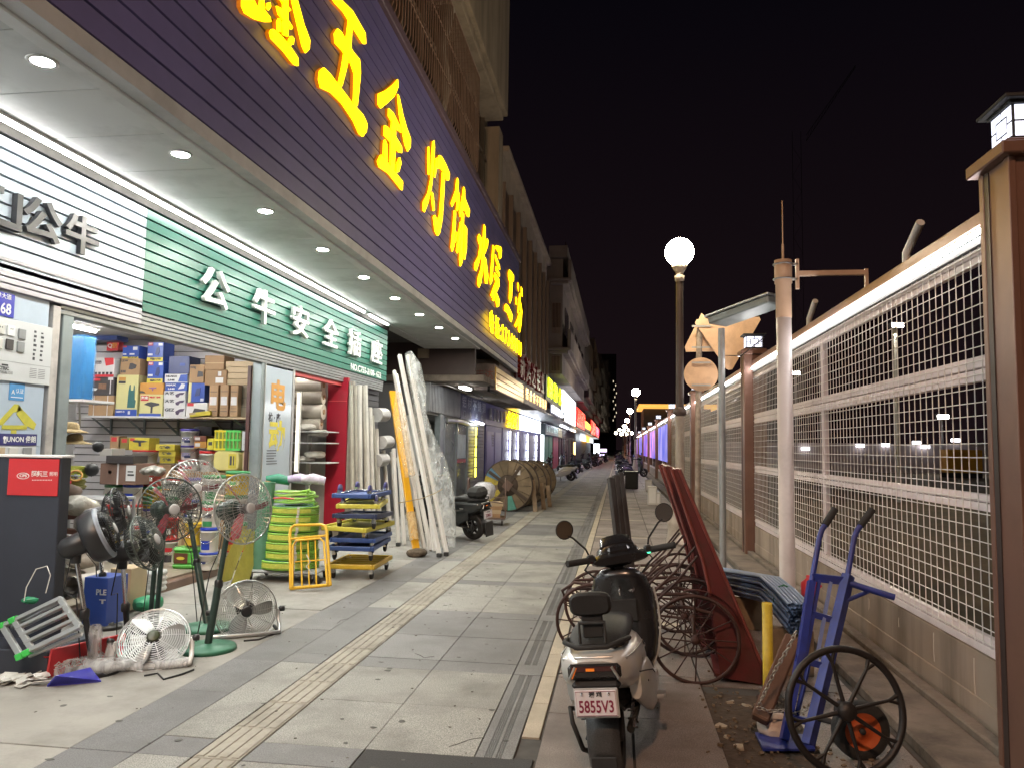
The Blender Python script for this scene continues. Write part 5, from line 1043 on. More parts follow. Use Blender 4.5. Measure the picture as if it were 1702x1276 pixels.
tag(obj('sack_pile', b, mat('sack_white', (.60, .61, .60), .5, var=.12, scale=10, bump=.6, bscale=25)), 'limp white sacks piled behind the black fan', 'sacks')
p = at(243, 1010, Y=6.35); tag(obj('green_sack', MB().loft([((p.x, p.y-.1, .1), .03, .02), ((p.x, p.y-.05, .09), .1, .06), ((p.x, p.y+.1, .09), .1, .06), ((p.x, p.y+.15, .1), .03, .03)], 12, 3), mat('sack_green', (.03, .25, .12), .45, var=.25, scale=25)), 'small green printed sack behind the chrome floor fan', 'sack')
# ------------------------------------------------------------------ recess with rolls
rollm = mat('film_roll', (.50, .45, .38), .35, var=.12, scale=6, bump=.3, bscale=20)
YR2 = 12.1
for i, (y, rr) in enumerate(((640, .12), (660, .115), (684, .125), (704, .10))):
    p = at(540-(4 if i == 3 else 0), y, Y=YR2); t = thing('film_roll', ['top roll of film on the recess shelf', 'second roll of film on the recess shelf', 'third loose roll of film on the recess shelf', 'small bottom roll of film on the recess shelf'][i], 'roll', (p.x-.02, YR2, p.z))
    obj('roll', MB().tube([(-.55, 0, 0), (0, 0, 0)], rr, 18), rollm, t); obj('core', MB().tube([(-.01, 0, 0), (.012, 0, 0)], rr*.35, 12), kraft, t)
t = thing('recess_rack', 'white shelves carrying film rolls in the recess beside the red wall', 'shelf', (-5.2, 12.2, .1))
for y in (716, 735, 768): q = at(545, y, Y=11.9); wobj('board', MB().box((-5.6, 11.85, q.z-.02), (q.x, 12.4, q.z)), cwhite, t)
wobj('upright', MB().box((-5.12, 12.2, .1), (-5.06, 12.26, 2.4)), offwhite, t); wobj('upright', MB().box((-5.6, 12.2, .1), (-5.54, 12.26, 2.4)), offwhite, t)
for i, (x, y) in enumerate(((515, 712), (530, 722), (508, 765), (525, 758))):
    p = at(x, y, Y=12.0); b = MB(); b.loft([(p+Vector((-.1, -.1, 0)), .03, .02), (p+Vector((-.05, -.05, .03)), .14, .05), (p+Vector((0, .1, .03)), .13, .06), (p+Vector((0, .16, 0)), .03, .02)], 10)
    tag(obj('wrapped_bundle', b, mat('wrap_pale', (.52, .49, .44), .35, var=.25, scale=12, bump=.9, bscale=18)), f'crumpled pale bundle on the recess shelves, {nth[i]} from the top left', 'bundle', 'bundles in the recess')
t = thing('led_tube', 'upright white glow painted as a batten at the left of the recess', 'light', (-4.75, 10.75, 1)); a, b = at(497, 650, Y=10.9), at(492, 785, Y=10.9)  # not a lamp: glowing bar painted in for an LED reflection
wobj('housing', MB().box((a.x-.03, 10.9, b.z), (a.x+.03, 10.94, a.z)), offwhite, t); wobj('tube', MB().box((a.x-.02, 10.88, b.z+.02), (a.x+.02, 10.899, a.z-.02)), glow('reflection', (1, .93, .78), .9), t)
t = thing('led_tube', 'ceiling tube light inside the recess', 'light', (-5.2, 11.5, 2.8)); wobj('tube', MB().tube([(-5.2, 10.6, 2.7), (-5.2, 12.2, 2.7)], .018, 6), glow('recess_tube', (1, .95, .88), 22), t); wobj('housing', MB().box((-5.23, 10.6, 2.72), (-5.17, 12.2, 2.98)), white, t)
# ------------------------------------------------------------------ upright plastic pipes at the end wall
pvcw = mat('pvc_white', (.62, .60, .55), .35, var=.06, dirt=.2, dscale=4); pvco = mat('pvc_old', (.40, .38, .32), .5, var=.12, dirt=.3, dscale=4)
for i, (x, y, r_, m_) in enumerate(((583, 640, .035, pvco), (590, 641, .03, pvco), (597, 640, .045, pvcw), (607, 640, .04, pvcw), (614, 677, .05, pvcw), (625, 712, .042, pvcw), (637, 748, .04, pvcw), (650, 750, .04, pvcw), (603, 641, .025, pvco), (619, 690, .03, pvco))):
    p = at(x, y, X=-4.40); q = Vector((-4.22-.02*(i % 3), p.y-.15+.02*i, .0))
    tag(obj('plastic_pipe', MB().tube([q, p], r_, 12), m_), f'{"white" if m_ is pvcw else "dull"} plastic pipe leaning at the shop end wall, {nth[i]} of the row', 'pipe', 'pipes leaning on the end wall')
for i, (x, y, rr) in enumerate(((632, 690, .13), (640, 735, .12), (632, 765, .12))):
    p = at(x, y, X=-4.35); t = thing('duct_roll', ['top roll of pale duct wrapped in film', 'middle roll of pale duct wrapped in film', 'bottom roll of pale duct wrapped in film'][i], 'roll', p)
    obj('roll', MB().tube([(0, -.25, 0), (0, .25, .02)], rr, 16), mat('duct_wrap', (.42, .41, .40), .3, var=.2, scale=9, bump=.8, bscale=14), t)
# ================================================================== posters on the pier
def pp(x, y, dx=0.): p = at(x, y, X=FX+dx); return p.y, p.z
def poster(name, label, x0, y0, x1, y1, m_, d=.012, cat='poster', dx=.002):
    a, b = pp(x0, y1), pp(x1, y0); t = thing(name, label, cat, (FX+dx, (a[0]+b[0])/2, a[1]))
    wobj('board', MB().box((FX+dx, a[0], a[1]), (FX+dx+d, b[0], b[1]), c=.001), m_, t); return t
Lb = 4.75     # boards run on past the picture's left edge
t = thing('number_plate', 'blue house number plate with white digits on the pier', 'plate', (FX, 5.2, 2.45))
wobj('plate', MB().box((FX+.002, 4.95, 2.42), (FX+.01, 5.25, 2.60), c=.002), mat('enamel_blue', (.02, .03, .38), .25, var=.04), t)
write('lettering', '68', letw, t, (FX+.012, 5.165, 2.475), .115, ext=.001, off=.002, sx=.9); write('lettering', '林大道', letw, t, (FX+.012, 5.14, 2.57), .045, ext=.0005, sx=1.1)
t = thing('sample_board', 'pale board with rows of wall switches and sockets on the pier', 'board', (FX, 5.3, 2))
wobj('board', MB().box((FX+.002, Lb, 1.94), (FX+.014, 5.66, 2.41), c=.002), mat('board_pale', (.55, .56, .57), .4, var=.04), t)
wobj('seam', MB().box((FX+.0142, Lb, 2.085), (FX+.0155, 5.655, 2.088)), steel, t)
for i, (yc, zc, m_) in enumerate(((5.12, 2.32, offwhite), (5.22, 2.32, cwhite), (5.33, 2.31, steel), (5.11, 2.21, offwhite), (5.215, 2.215, cdark), (5.325, 2.21, steel))):
    o = wobj('wall_switch', MB().box((FX+.0142, yc-.037, zc-.04), (FX+.026, yc+.037, zc+.04), c=.004), m_, t)
    if i in (0, 1): obj('socket_hole', MB().box((FX+.0262, yc-.012, zc+.008), (FX+.0272, yc-.006, zc+.02)).box((FX+.0262, yc+.006, zc+.008), (FX+.0272, yc+.012, zc+.02)), ink, o)
for r_ in range(7):
    for k in range(2): wobj('icon', MB().box((FX+.0142, 5.46+k*.075, 2.125+r_*.036), (FX+.0155, 5.46+k*.075+random.uniform(.018, .034), 2.125+r_*.036+random.uniform(.012, .024))), ink, t)
write('lettering', 'LECTRIC', ink, t, (FX+.0155, 5.16, 2.03), .036, ext=.0005, off=.001); write('lettering', '电气有限公司', steel, t, (FX+.0155, 5.19, 2.0), .026, ext=.0005)
wobj('print', MB().box((FX+.0142, 5.16, 2.05), (FX+.0155, 5.22, 2.063)), ink, t)
for r_ in range(6): wobj('print', MB().box((FX+.0142, 5.44, 1.985+r_*.014), (FX+.0155, 5.51, 1.988+r_*.014)).box((FX+.0142, 5.53, 1.985+r_*.014), (FX+.0155, 5.6, 1.988+r_*.014)), ink, t)
t = thing('sticker', 'small blue rounded sticker below the sample board', 'sticker', (FX, 5.4, 1.8))
wobj('sheet', MB().box((FX+.001, 5.26, 1.80), (FX+.003, 5.415, 1.935), c=.001), mat('sticker_blue', (.06, .26, .55), .35, var=.1, scale=20), t)
write('lettering', 'A', letw, t, (FX+.0035, 5.30, 1.86), .05, ext=.0003); write('lettering', '认证', letw, t, (FX+.0035, 5.365, 1.87), .04, ext=.0003); wobj('print', MB().box((FX+.003, 5.28, 1.82), (FX+.0036, 5.40, 1.826)), letw, t)
t = thing('painted_mark', 'yellow roof shaped painted character on the pier', 'painted sign', (FX, 5.35, 1.6))
def ppoly(poly, m_, d0=.001, d1=.0025):
    b = MB(); b.prism([pp(x, y) for x, y in poly], d0, d1, T(FX, 0, 0) @ XP); return b
yp = mat('yellow_paint_mark', (.52, .47, .05), .5, var=.2, scale=14)
wobj('stroke', ppoly([(24, 671), (31, 672), (36, 682), (22, 685), (4, 706), (0, 706), (-3, 700)], yp), yp, t); wobj('stroke', ppoly([(31, 672), (37, 680), (60, 704), (56, 714), (40, 705), (27, 688)], yp), yp, t)
wobj('stroke', ppoly([(3, 706), (44, 706), (44, 713), (2, 713)], yp, .0026, .004), yp, t); wobj('stroke', ppoly([(18, 714), (27, 714), (27, 722), (18, 722)], yp), yp, t)
t = thing('brand_strip', 'navy strip with white lettering above small fittings on the pier', 'sign', (FX, 5.4, 1.45))
wobj('strip', MB().box((FX+.002, Lb, 1.455), (FX+.012, 5.565, 1.545), c=.001), mat('strip_navy', (.03, .028, .16), .35, var=.05), t); write('lettering', 'JUNON 俊朗', letw, t, (FX+.0125, 5.40, 1.50), .055, ext=.0005, off=.001)
wobj('emblem', MB().lathe([(.0005, 0), (.014, 0)], 12, T(FX+.013, 5.235, 1.512) @ XP).box((FX+.0122, 5.230, 1.472), (FX+.0132, 5.240, 1.50)), letw, t)
wobj('sheet', MB().box((FX+.002, Lb, 1.15), (FX+.008, 5.565, 1.454)), mat('sheet_white', (.6, .61, .62), .4, var=.05), t)
for yc in (5.2, 5.33, 5.47): wobj('wall_switch', MB().box((FX+.0082, yc-.045, 1.36), (FX+.018, yc+.045, 1.44), c=.003), [steel, kraftp, offwhite][int(yc*10) % 3], t)
# ================================================================== red and dark display stand
dk = mat('stand_dark', (.035, .04, .055), .45, var=.1, scale=4, bump=.15, bscale=160); rd = mat('stand_red', (.55, .035, .04), .35, var=.05, scale=5)
SYp = 4.85
a, b = at(103, 758, Y=SYp), at(-60, 758, Y=SYp); zt = a.z
st_ = thing('display_stand', 'dark display stand with red header at the left edge', 'display stand', (-4.2, SYp, 0))
wobj('panel', MB().box((-4.9, SYp, .15), (a.x, SYp+.10, zt-.012), c=.006), dk, st_)
wobj('cap', MB().box((-4.92, SYp-.012, zt-.011), (a.x+.012, SYp+.115, zt+.008), c=.004), cwhite, st_)
x0 = at(14, 800, Y=SYp).x
wobj('header', MB().box((x0, SYp-.008, at(60, 823, Y=SYp).z), (a.x-.012, SYp-.0005, zt-.02), c=.002), rd, st_)
q = at(40, 790, Y=SYp); e = MB()
e.tube([(q.x+.045*math.cos(u), SYp-.0095, q.z+.02*math.sin(u)) for u in [i*math.pi/12 for i in range(24)]], .0028, 4, True)
wobj('emblem', e, letw, st_); write('lettering', 'CPS', letw, st_, (q.x, SYp-.009, q.z), .026, face=YM, ext=.0005, off=.0008, sx=1.3)
q = at(65, 788, Y=SYp); write('lettering', '超频三', letw, st_, (q.x+.01, SYp-.009, q.z+.003), .042, face=YM, ext=.0005, off=.001); q = at(87, 788, Y=SYp); write('lettering', '照明', letw, st_, (q.x+.016, SYp-.009, q.z+.003), .032, face=YM, ext=.0005)
for i in range(13): q = at(55+i*2.6, 797, Y=SYp); wobj('print', MB().box((q.x, SYp-.0092, q.z-.003), (q.x+.006, SYp-.0082, q.z+.003)), letw, st_)
wobj('base', MB().box((-4.9, 4.58, 0), (-3.60, 5.05, .155), c=.005), dk, st_)
A, B = Vector((-3.595, 4.56, .0)), Vector((-3.40, 5.02, .0)); d = (B-A); L0 = d.length; ang = math.atan2(d.y, d.x)
M = Matrix.Translation(A) @ rotm('Z', ang) @ rotm('X', R(12))
wobj('base_fascia', MB().box((0, -.02, 0), (L0, .0, .19), M, c=.003).prism([(0, 0), (L0, 0), (.02, .14)], .0, .005, Matrix.Translation(A) @ rotm('Z', ang) @ T(0, .01, .12)), rd, st_)
me = glyph('全球散热研发专家', .055, .0006, .001).copy(); setm(me, letw); me.transform(M @ T(L0*.5, -.0215, .07) @ rotm('X', R(90)))
o = bpy.data.objects.new('lettering', me); col.objects.link(o); o.parent = st_; o.matrix_parent_inverse = rootM(st_).inverted()
# folding aluminium step with green feet leaning on the stand
t = thing('folding_step', 'small aluminium folding step with green feet leaning on the stand', 'step stool', (-3.9, 4.62, .16))
def q_(x, y, yy): return at(x, y, Y=yy)
c00, c10, c11, c01 = q_(33, 1088, 4.50), q_(134, 1040, 4.52), q_(106, 988, 4.66), q_(4, 1040, 4.64)
U = (c10-c00); V = (c01-c00); N = U.cross(V).normalized()
def bar(u0, v0, u1, v1, w=.02, h=.028, off=0):
    p0 = c00+U*u0+V*v0+N*off; p1 = c00+U*u1+V*v1+N*off; d = p1-p0
    Mx = Matrix.Translation(p0) @ Matrix((d.normalized(), N.cross(d.normalized()), N)).transposed().to_4x4(); return MB().box((0, -w/2, -h/2), (d.length, w/2, h/2), Mx, c=.003)
for v in (.0, .25, .5, .75, 1.0): wobj('slat', bar(.16, v, 1, v, .030 if v in (0, 1) else .024), alu, t)
for u in (0, .2, .98): wobj('crossbar', bar(u, -.02, u, 1.02, .035, .03, -.004), alu, t)
for v in (0., 1.): wobj('side_rail', bar(0, v, .2, v, .028, .03), alu, t); wobj('leg', bar(.05, v, .9, v+(-.08 if v == 0 else .08), .024, .02, -.05), alu, t)
gcap = mat('green_cap', (.06, .55, .10), .4, var=.05)
for u, v in ((0, -.03), (.12, -.02), (0, 1.02), (.2, 1.03)): p = c00+U*u+V*v; wobj('foot', MB().box((-.024, -.024, -.02), (.024, .024, .02), Matrix.Translation(p) @ U.to_track_quat('X', 'Z').to_matrix().to_4x4(), c=.005), gcap, t)
wobj('carry_cord', MB().tube([q_(40, 998, 4.6), q_(44, 975, 4.62), q_(60, 945, 4.66), q_(78, 940, 4.68), q_(84, 955, 4.68), q_(76, 985, 4.66)], .0035, 5), offwhite, t)
p = q_(50, 997, 4.66); wobj('tie', MB().loft([(p+Vector((-.03, -.02, 0)), .02, .01), (p, .05, .025), (p+Vector((.02, .03, 0)), .02, .01)], 10), mat('tie_green', (.02, .22, .10), .3, var=.3), t)
# ================================================================== fans
wire = mat('fan_wire', (.55, .56, .54), .3, .7, var=.05); wired = mat('fan_wire_dark', (.10, .12, .11), .35, .5, var=.1)
fgreen = mat('fan_green', (.035, .062, .052), .42, .2, var=.12, dirt=.1); fbase = mat('fan_base_green', (.04, .17, .10), .45, .1, var=.12, dirt=.2, dscale=4); bred = mat('blade_red', (.24, .022, .035), .4, var=.08)
silver = mat('silver_blade', (.52, .53, .52), .3, .6, var=.06)
mat('badge_pale', (.5, .5, .5), .5, var=.1); GC = {}
def guard(R_, d, n, rw, rings, hub, key):
    if key in GC: return GC[key]
    b = MB(); k = 5
    def zz(r): return d*(1-((r-hub)/(R_-hub))**2.6)
    for i in range(n):
        a = 2*math.pi*i/n
        pts = [((hub+(R_-hub)*j/k)*math.cos(a+.10*j/k), (hub+(R_-hub)*j/k)*math.sin(a+.10*j/k), zz(hub+(R_-hub)*j/k)) for j in range(k+1)]
        b.tube(pts, rw, 3, caps=False, smooth=False)
    for j in range(rings):
        r = hub+(R_-hub)*(j+1)/rings; b.tube([(r*math.cos(2*math.pi*i/40), r*math.sin(2*math.pi*i/40), zz(r)) for i in range(40)], rw*1.15 if j == rings-1 else rw, 3, True, smooth=False)
    GC[key] = b.mesh('guard'); return GC[key]
def blades(R_, nb, wid, pitch, m_, thick=.003):
    b = MB()
    for i in range(nb):
        a0 = 2*math.pi*i/nb; v = []
        for j in range(7):
            r = R_*(.14+.74*j/6); w = wid*(.55+.45*math.sin(min(1, j/4)*math.pi/2))*(1 if j < 6 else .75)
            for s in (-1, 1):
                a = a0+s*w/2*(R_*.5)/(r+.02)+.12*j/6
                for e in (0, thick): v.append((r*math.cos(a), r*math.sin(a), s*math.sin(pitch)*w*.22*R_/.25*.5+e))
        f = []
        for j in range(6):
            p = j*4; f += [(p, p+2, p+6, p+4), (p+1, p+5, p+7, p+3), (p, p+4, p+5, p+1), (p+2, p+3, p+7, p+6)]
        f += [(0, 1, 3, 2), (24, 26, 27, 25)]; b.add(v, f, False)
    return b
def fan_head(t, M, R_, cage, bl, nb, dep=(.085, .10), style='radial', motor=black, badge=MATS['badge_pale'], wid=.75, hubc=black):
    n, rg = (44, 4) if style == 'radial' else (10, 13)
    g = guard(R_, dep[0], n, .0023, rg, .045, ('f', R_, style)); o = obj('front_guard', g.copy(), cage, t); o.data.materials.clear(); o.data.materials.append(cage); o.data.transform(M)
    g = guard(R_, -dep[1], n, .0023, rg, .06, ('r', R_, style)); o = obj('rear_guard', g.copy(), cage, t); o.data.materials.clear(); o.data.materials.append(cage); o.data.transform(M)
    obj('rim', MB().ring(R_, .0065, 40, 6, M), cage, t)
    obj('blades', MB().add(*((lambda q: (q.v, q.f))(blades(R_, nb, wid, .6, bl))), False, M), bl, t)
    obj('hub', MB().lathe([(.001, .03), (.03, .03), (.038, .015), (.038, -.03)], 16, M), hubc, t)
    obj('badge', MB().lathe([(.001, dep[0]+.006), (.03, dep[0]+.006), (.04, dep[0]+.002), (.042, dep[0]-.004), (.001, dep[0]-.005)], 20, M), badge, t)
    obj('motor', MB().lathe([(.001, -dep[1]-.17), (.045, -dep[1]-.165), (.07, -dep[1]-.13), (.075, -dep[1]-.03), (.06, -dep[1]+.02), (.001, -dep[1]+.02)], 18, M), motor, t)
def aim(h, f): return Matrix.Translation(h) @ Vector(f).to_track_quat('Z', 'Y').to_matrix().to_4x4()
def ped_fan(label, base, head, face, R_, cage, bl, nb, polem, basem, twin=False, br=.21, style='radial', motor=black, lean=None, base_h=.03, wid=.75):
    t = thing('pedestal_fan', label, 'fan', (base[0], base[1], 0), group='fans in front of the shop'); h = Vector(head)-Vector((base[0], base[1], 0)); f = Vector(face).normalized()
    M = aim(h, f); fan_head(t, M, R_, cage, bl, nb, style=style, motor=motor, wid=wid)
    m0 = h-f*.16
    bt = lean or Vector((0, 0, base_h))
    obj('base', MB().lathe([(.001, 0), (br, 0), (br, base_h*.6), (br*.96, base_h), (br*.3, base_h*1.15), (.035, base_h*1.6), (.001, base_h*1.6)], 30), basem, t)
    if twin:
        for s in (-1, 1): obj('pole', MB().tube([bt+Vector((.026*s, 0, 0)), m0+Vector((.026*s, .0, -.09))], .019, 10), polem, t)
    else:
        mid = bt.lerp(m0+Vector((0, 0, -.1)), .5); pr = .027 if polem is fgreen else .020; obj('pole', MB().tube([bt, mid], pr, 10), polem, t); obj('pole', MB().tube([mid, m0+Vector((0, 0, -.08))], pr*.72, 10), chrome if polem is black else polem, t); obj('clamp', MB().lathe([(.027, -.03), (.03, -.02), (.03, .02), (.022, .03)], 12, Matrix.Translation(mid)), black, t)
    obj('neck', MB().tube([m0+Vector((0, 0, -.12)), m0+Vector((0, 0, -.02))], .03, 10), motor, t)
    obj('cord', MB().tube([m0+Vector((-.03, .0, -.05)), m0+Vector((-.06, -.02, -.3)), m0*.45+Vector((-.05, -.03, .1)), bt+Vector((-.08, -.02, .03))], .004, 5), blackm, t)
    return t
hd = at(405, 845, Y=5.42); b0 = at(345, 1079, Z=0)
ped_fan('dark green pedestal fan with red blades beside the buckets, front one', (b0.x, b0.y), hd, (.90, -.42, .12), .255, wire, bred, 3, fgreen, fbase, twin=False, br=.20, motor=fgreen, wid=.42)
hd = at(322, 812, Y=6.1); b0 = at(328, 1052, Z=0)
ped_fan('dark green pedestal fan partly hidden behind the other two', (b0.x, b0.y+.15), hd, (.75, -.65, .12), .245, wire, bred, 3, fgreen, fbase, br=.20, motor=fgreen, wid=.42)
hd = at(283, 846, Y=5.55); b0 = at(262, 1040, Z=0)
ped_fan('dark green pedestal fan with red blades and round white badge', (b0.x+.02, b0.y-.1), hd, (.78, -.60, .06), .24, wired, bred, 3, fgreen, blackm, twin=True, br=.19, motor=fgreen, wid=.42)
hd = at(242, 902, Y=5.05); b0 = at(213, 1082, Z=0)
ped_fan('black pedestal fan turned away to the right, second from stand', (b0.x, b0.y), hd, (.93, .16, .36), .195, wired, black, 5, black, black, br=.18, wid=.6)
hd = at(170, 886, Y=4.75); b0 = at(155, 1116, Z=0)
t = ped_fan('black pedestal fan with film wrapped foot nearest the display stand', (b0.x, b0.y), hd, (.80, .42, .42), .165, black, black, 5, black, black, br=.17, wid=.6)
h = Vector(hd)-Vector((b0.x, b0.y, 0)); M = aim(h, Vector((.80, .42, .42)))
obj('shroud', MB().lathe([(.168, .012), (.174, .0), (.172, -.07), (.15, -.10), (.145, -.098), (.165, -.065), (.166, 0)], 36, M), black, t); obj('front_ring', MB().lathe([(.15, .03), (.172, .022), (.176, .008), (.168, .004)], 36, M), mat('ring_grey', (.25, .28, .33), .35, var=.05), t)
obj('film_sleeve', MB().lathe([(.04, .05), (.045, .1), (.04, .18), (.046, .24), (.036, .3)], 14), film('clear_film', (.75, .77, .78), .18, .62), t)
obj('film_wrap', MB().loft([((-.1, -.14, .03), .10, .03), ((-.02, -.08, .05), .21, .05), ((.03, .06, .05), .22, .045), ((.05, .16, .04), .12, .03)], 20, 2.4), MATS['clear_film'], t)
hd = at(196, 850, Y=5.9); b0 = at(181, 1044, Z=0)
ped_fan('black fan on a slanting black pole behind the others', (b0.x, b0.y), hd, (.9, .36, .2), .20, black, black, 5, black, black, br=.10, wid=.7)
def floor_fan(label, c, face, R_, cage, fr, foot, cap):
    t = thing('floor_fan', label, 'fan', (c.x, c.y, 0), group='fans in front of the shop'); h = Vector((0, 0, c.z)); f = Vector(face).normalized(); M = aim(h, f)
    fan_head(t, M, R_, cage, silver, 3, (.055, .07), 'ring', black, cap, wid=1.15)
    M2 = rotm('Z', math.atan2(f.x, -f.y)); s = R_*1.07; y0, y1 = -.10, .13
    pts = [M2 @ Vector(p) for p in ((-s, 0, c.z), (-s, .0, c.z*.55), (-s*1.02, y0*.5, .06), (-s, y0, .022), (-s*.7, y0*1.1, .018), (s*.7, y0*1.1, .018), (s, y0, .022), (s*1.02, y0*.5, .06), (s, 0, c.z*.55), (s, 0, c.z))]
    obj('stand', MB().tube(pts, .016, 10), fr, t)
    for sx in (-1, 1): obj('foot', MB().tube([M2 @ Vector((sx*s, y0, .02)), M2 @ Vector((sx*s*.95, y1, .018))], .014, 8), foot, t); obj('knob', MB().lathe([(.001, .05), (.022, .045), (.022, .01), (.012, .0)], 10, Matrix.Translation(M2 @ Vector((sx*s, 0, c.z))) @ M2 @ rotm('Y', sx*math.pi/2)), black, t)
    return t
c1 = at(256, 1062, Y=4.95)
t = floor_fan('chrome floor fan tilted up on a white tube stand', c1, (.30, -.66, .62), .225, mat('wire_white', (.62, .63, .63), .28, .7, var=.04), white, white, mat('badge_dark', (.05, .06, .03), .3, var=.2))
M2 = rotm('Z', .43)
obj('film_wrap', MB().tube([M2 @ Vector((-.25, -.02, .16)), M2 @ Vector((-.26, -.06, .06)), M2 @ Vector((-.22, -.12, .03)), M2 @ Vector((.1, -.12, .025)), M2 @ Vector((.23, -.1, .03))], .034, 10), film('clear_film', (.75, .77, .78)), t)
c2 = at(409, 1014, Y=5.86)
t2 = floor_fan('chrome floor fan standing upright right of the green fan base', c2, (.52, -.84, .06), .232, wire, alu, blackm, black)
def flex(label, pts, r_, m_): return tag(obj('power_cord', MB().tube([at(x, y, Z=.008) for x, y in pts], r_, 6), m_), label, 'cord')
o = flex('black plug cord trailing from the tilted floor fan', [(240, 1122), (262, 1118), (272, 1128), (300, 1120), (322, 1112)], .006, blackm); p = at(324, 1111, Z=.01); 
o = flex('black plug cord trailing from the upright floor fan', [(405, 1064), (430, 1062), (445, 1056), (457, 1052)], .006, blackm)
# loose film and blue sheet
b = MB()
for i in range(26):
    x, y = random.uniform(0, 75), random.uniform(1124, 1140); p = at(x, y, Z=.01); s = random.uniform(.02, .06)
    b.box((-s, -s*.5, -.002), (s, s*.5, .003), Matrix.Translation(p+Vector((0, 0, random.uniform(0, .02)))) @ rotm('Z', random.random()*3) @ rotm('X', random.uniform(-.7, .7)))
tag(obj('film_scraps', b, mat('film_scrap', (.6, .6, .57), .3, var=.2, scale=30)), 'crumpled white film scraps on the pavement by the stand', 'film', kind='stuff')
b = MB(); P = [at(78, 1138, Z=.01), at(168, 1130, Z=.01), at(150, 1108, Z=.07), at(92, 1122, Z=.08)]; b.add([*P, *[p-Vector((0, 0, .01)) for p in P]], [(0, 1, 2, 3), (7, 6, 5, 4), (0, 4, 5, 1), (1, 5, 6, 2), (2, 6, 7, 3), (3, 7, 4, 0)])
tag(obj('blue_sheet', b, mat('sheet_blue', (.05, .05, .42), .3, var=.15, scale=12)), 'bent blue plastic sheet under the wrapped fan foot', 'sheet')
# ================================================================== yellow sheets, green roll, hoses
ysheet = mat('yellow_sheet', (.62, .56, .14), .35, var=.15, scale=10, bump=.5, bscale=30)
for g_, (xb0, xb1, xt0, xt1) in enumerate(((356, 382, 398, 416), (383, 412, 418, 440))):
    v = []; f = []; n_ = 12
    for k in range(n_+1):
        u = k/n_; zig = .022*(-1)**k
        pb0 = at(xb0+(xb1-xb0)*u, 970-6*u, Z=.03); pt0 = at(xt0+(xt1-xt0)*u, 882-4*u, Y=pb0.y+.42)
        for q in (0, .33, .66, 1): w_ = pb0.lerp(pt0, q); v += [w_+Vector((0, zig-.02*math.sin(q*3.1), 0)), w_+Vector((0, zig+.012-.02*math.sin(q*3.1), 0))]
    for k in range(n_):
        for q in range(3):
            a_ = k*8+q*2; f += [(a_, a_+8, a_+10, a_+2), (a_+1, a_+3, a_+11, a_+9)]
    tag(obj('sheet_bundle', MB().add(v, f, False), ysheet), ['left pleated yellow plastic sheet leaning behind the green fan', 'right pleated yellow plastic sheet leaning by the hoses'][g_], 'sheet')
p0 = at(431, 945, Y=8.15); p1 = at(437, 800, Y=8.15); gr = mat('green_roll', (.10, .24, .16), .3, var=.15, scale=8, bump=.3, bscale=20)
t = thing('green_roll', 'upright dark green roll beside the hose pile', 'roll', (p0.x, 8.15, p0.z)); obj('roll', MB().tube([(0, 0, 0), (.05, .02, p1.z-p0.z)], .085, 16), gr, t); obj('core', MB().tube([(.05, .02, p1.z-p0.z-.02), (.051, .02, p1.z-p0.z+.01)], .03, 10), kraft, t)
hose = mat('hose_green', (.24, .50, .07), .3, var=.12, scale=14); hosef = mat('hose_band', (.52, .58, .10), .3, var=.2, scale=40); hosed = mat('hose_dark', (.08, .20, .15), .25, var=.2, scale=10)
hx = at(482, 940, Y=8.3).x; HB = at(482, 948, Y=8.05).z
dol = thing('hose_dolly', 'grey round edged platform trolley carrying the hose pile', 'trolley', (hx, 8.3, 0))
obj('deck', MB().box((-.42, -.27, HB-.035), (.40, .27, HB), c=.02), mat('deck_grey', (.36, .38, .40), .4, var=.08, dirt=.2), dol)
def caster(par, x, y, h, r_=.045, n=''):
    o = obj('caster', MB().box((x-.022, y-.02, r_*.9), (x+.022, y+.03, h)), steel, par); obj('wheel', MB().lathe([(.001, -.014), (r_*.8, -.014), (r_, -.009), (r_, .009), (r_*.8, .014), (.001, .014)], 16, T(x, y-.01, r_) @ rotm('Y', math.pi/2)), rubber, o)
for x in (-.36, .34):
    for y in (-.22, .2): caster(dol, x, y, HB-.035, .055)
z = HB+.002
for i in range(7):
    h = [.105, .095, .10, .10, .09, .095, .09][i]; R_ = [.31, .285, .28, .275, .27, .262, .25][i]; dx = [0, .02, .01, .02, .03, .03, .04][i]
    t = thing('hose_coil', f'packed green garden hose coil, {nth[i]} from the bottom of the pile', 'hose', (hx+dx, 8.3, z), group='hose coils on the dolly')
    obj('coil', MB().lathe([(R_*.55, 0), (R_*.9, 0), (R_, h*.2), (R_*1.01, h*.5), (R_, h*.8), (R_*.9, h), (R_*.55, h)], 30), [hosed, hose, hosef, hosed, hose, hosef, hosed][i], t)
    for k in range(4): obj('winding', MB().ring(R_*1.0, .012, 30, 6, T(0, 0, h*(.15+.23*k))), hose, t)
    obj('label_print', MB().lathe([(R_*1.055, h*.25), (R_*1.06, h*.75)], 14, arc=(-2.3, -.5)), hosef, t)
    obj('tie', MB().lathe([(R_*1.04, -.001), (R_*1.065, h*.5), (R_*1.04, h)], 3, arc=(-1.1, -1.0)), offwhite, t)
    z += h+.001
b = MB(); pts = []
for i in range(70): a = i*.36; pts.append((hx+.04+(.215+.025*math.sin(i*.9))*math.cos(a), 8.3+(.215+.025*math.cos(i*.7))*math.sin(a), z+.016+.0022*i+.006*math.sin(i*1.3)))
pts += [(hx+.22, 8.18, z+.14), (hx+.27, 8.1, z+.19)]
tag(obj('loose_hose', b.tube(pts, .0135, 8), mat('hose_bright', (.34, .62, .12), .28, var=.1)), 'loose bright green hose looped on top of the pile', 'hose')
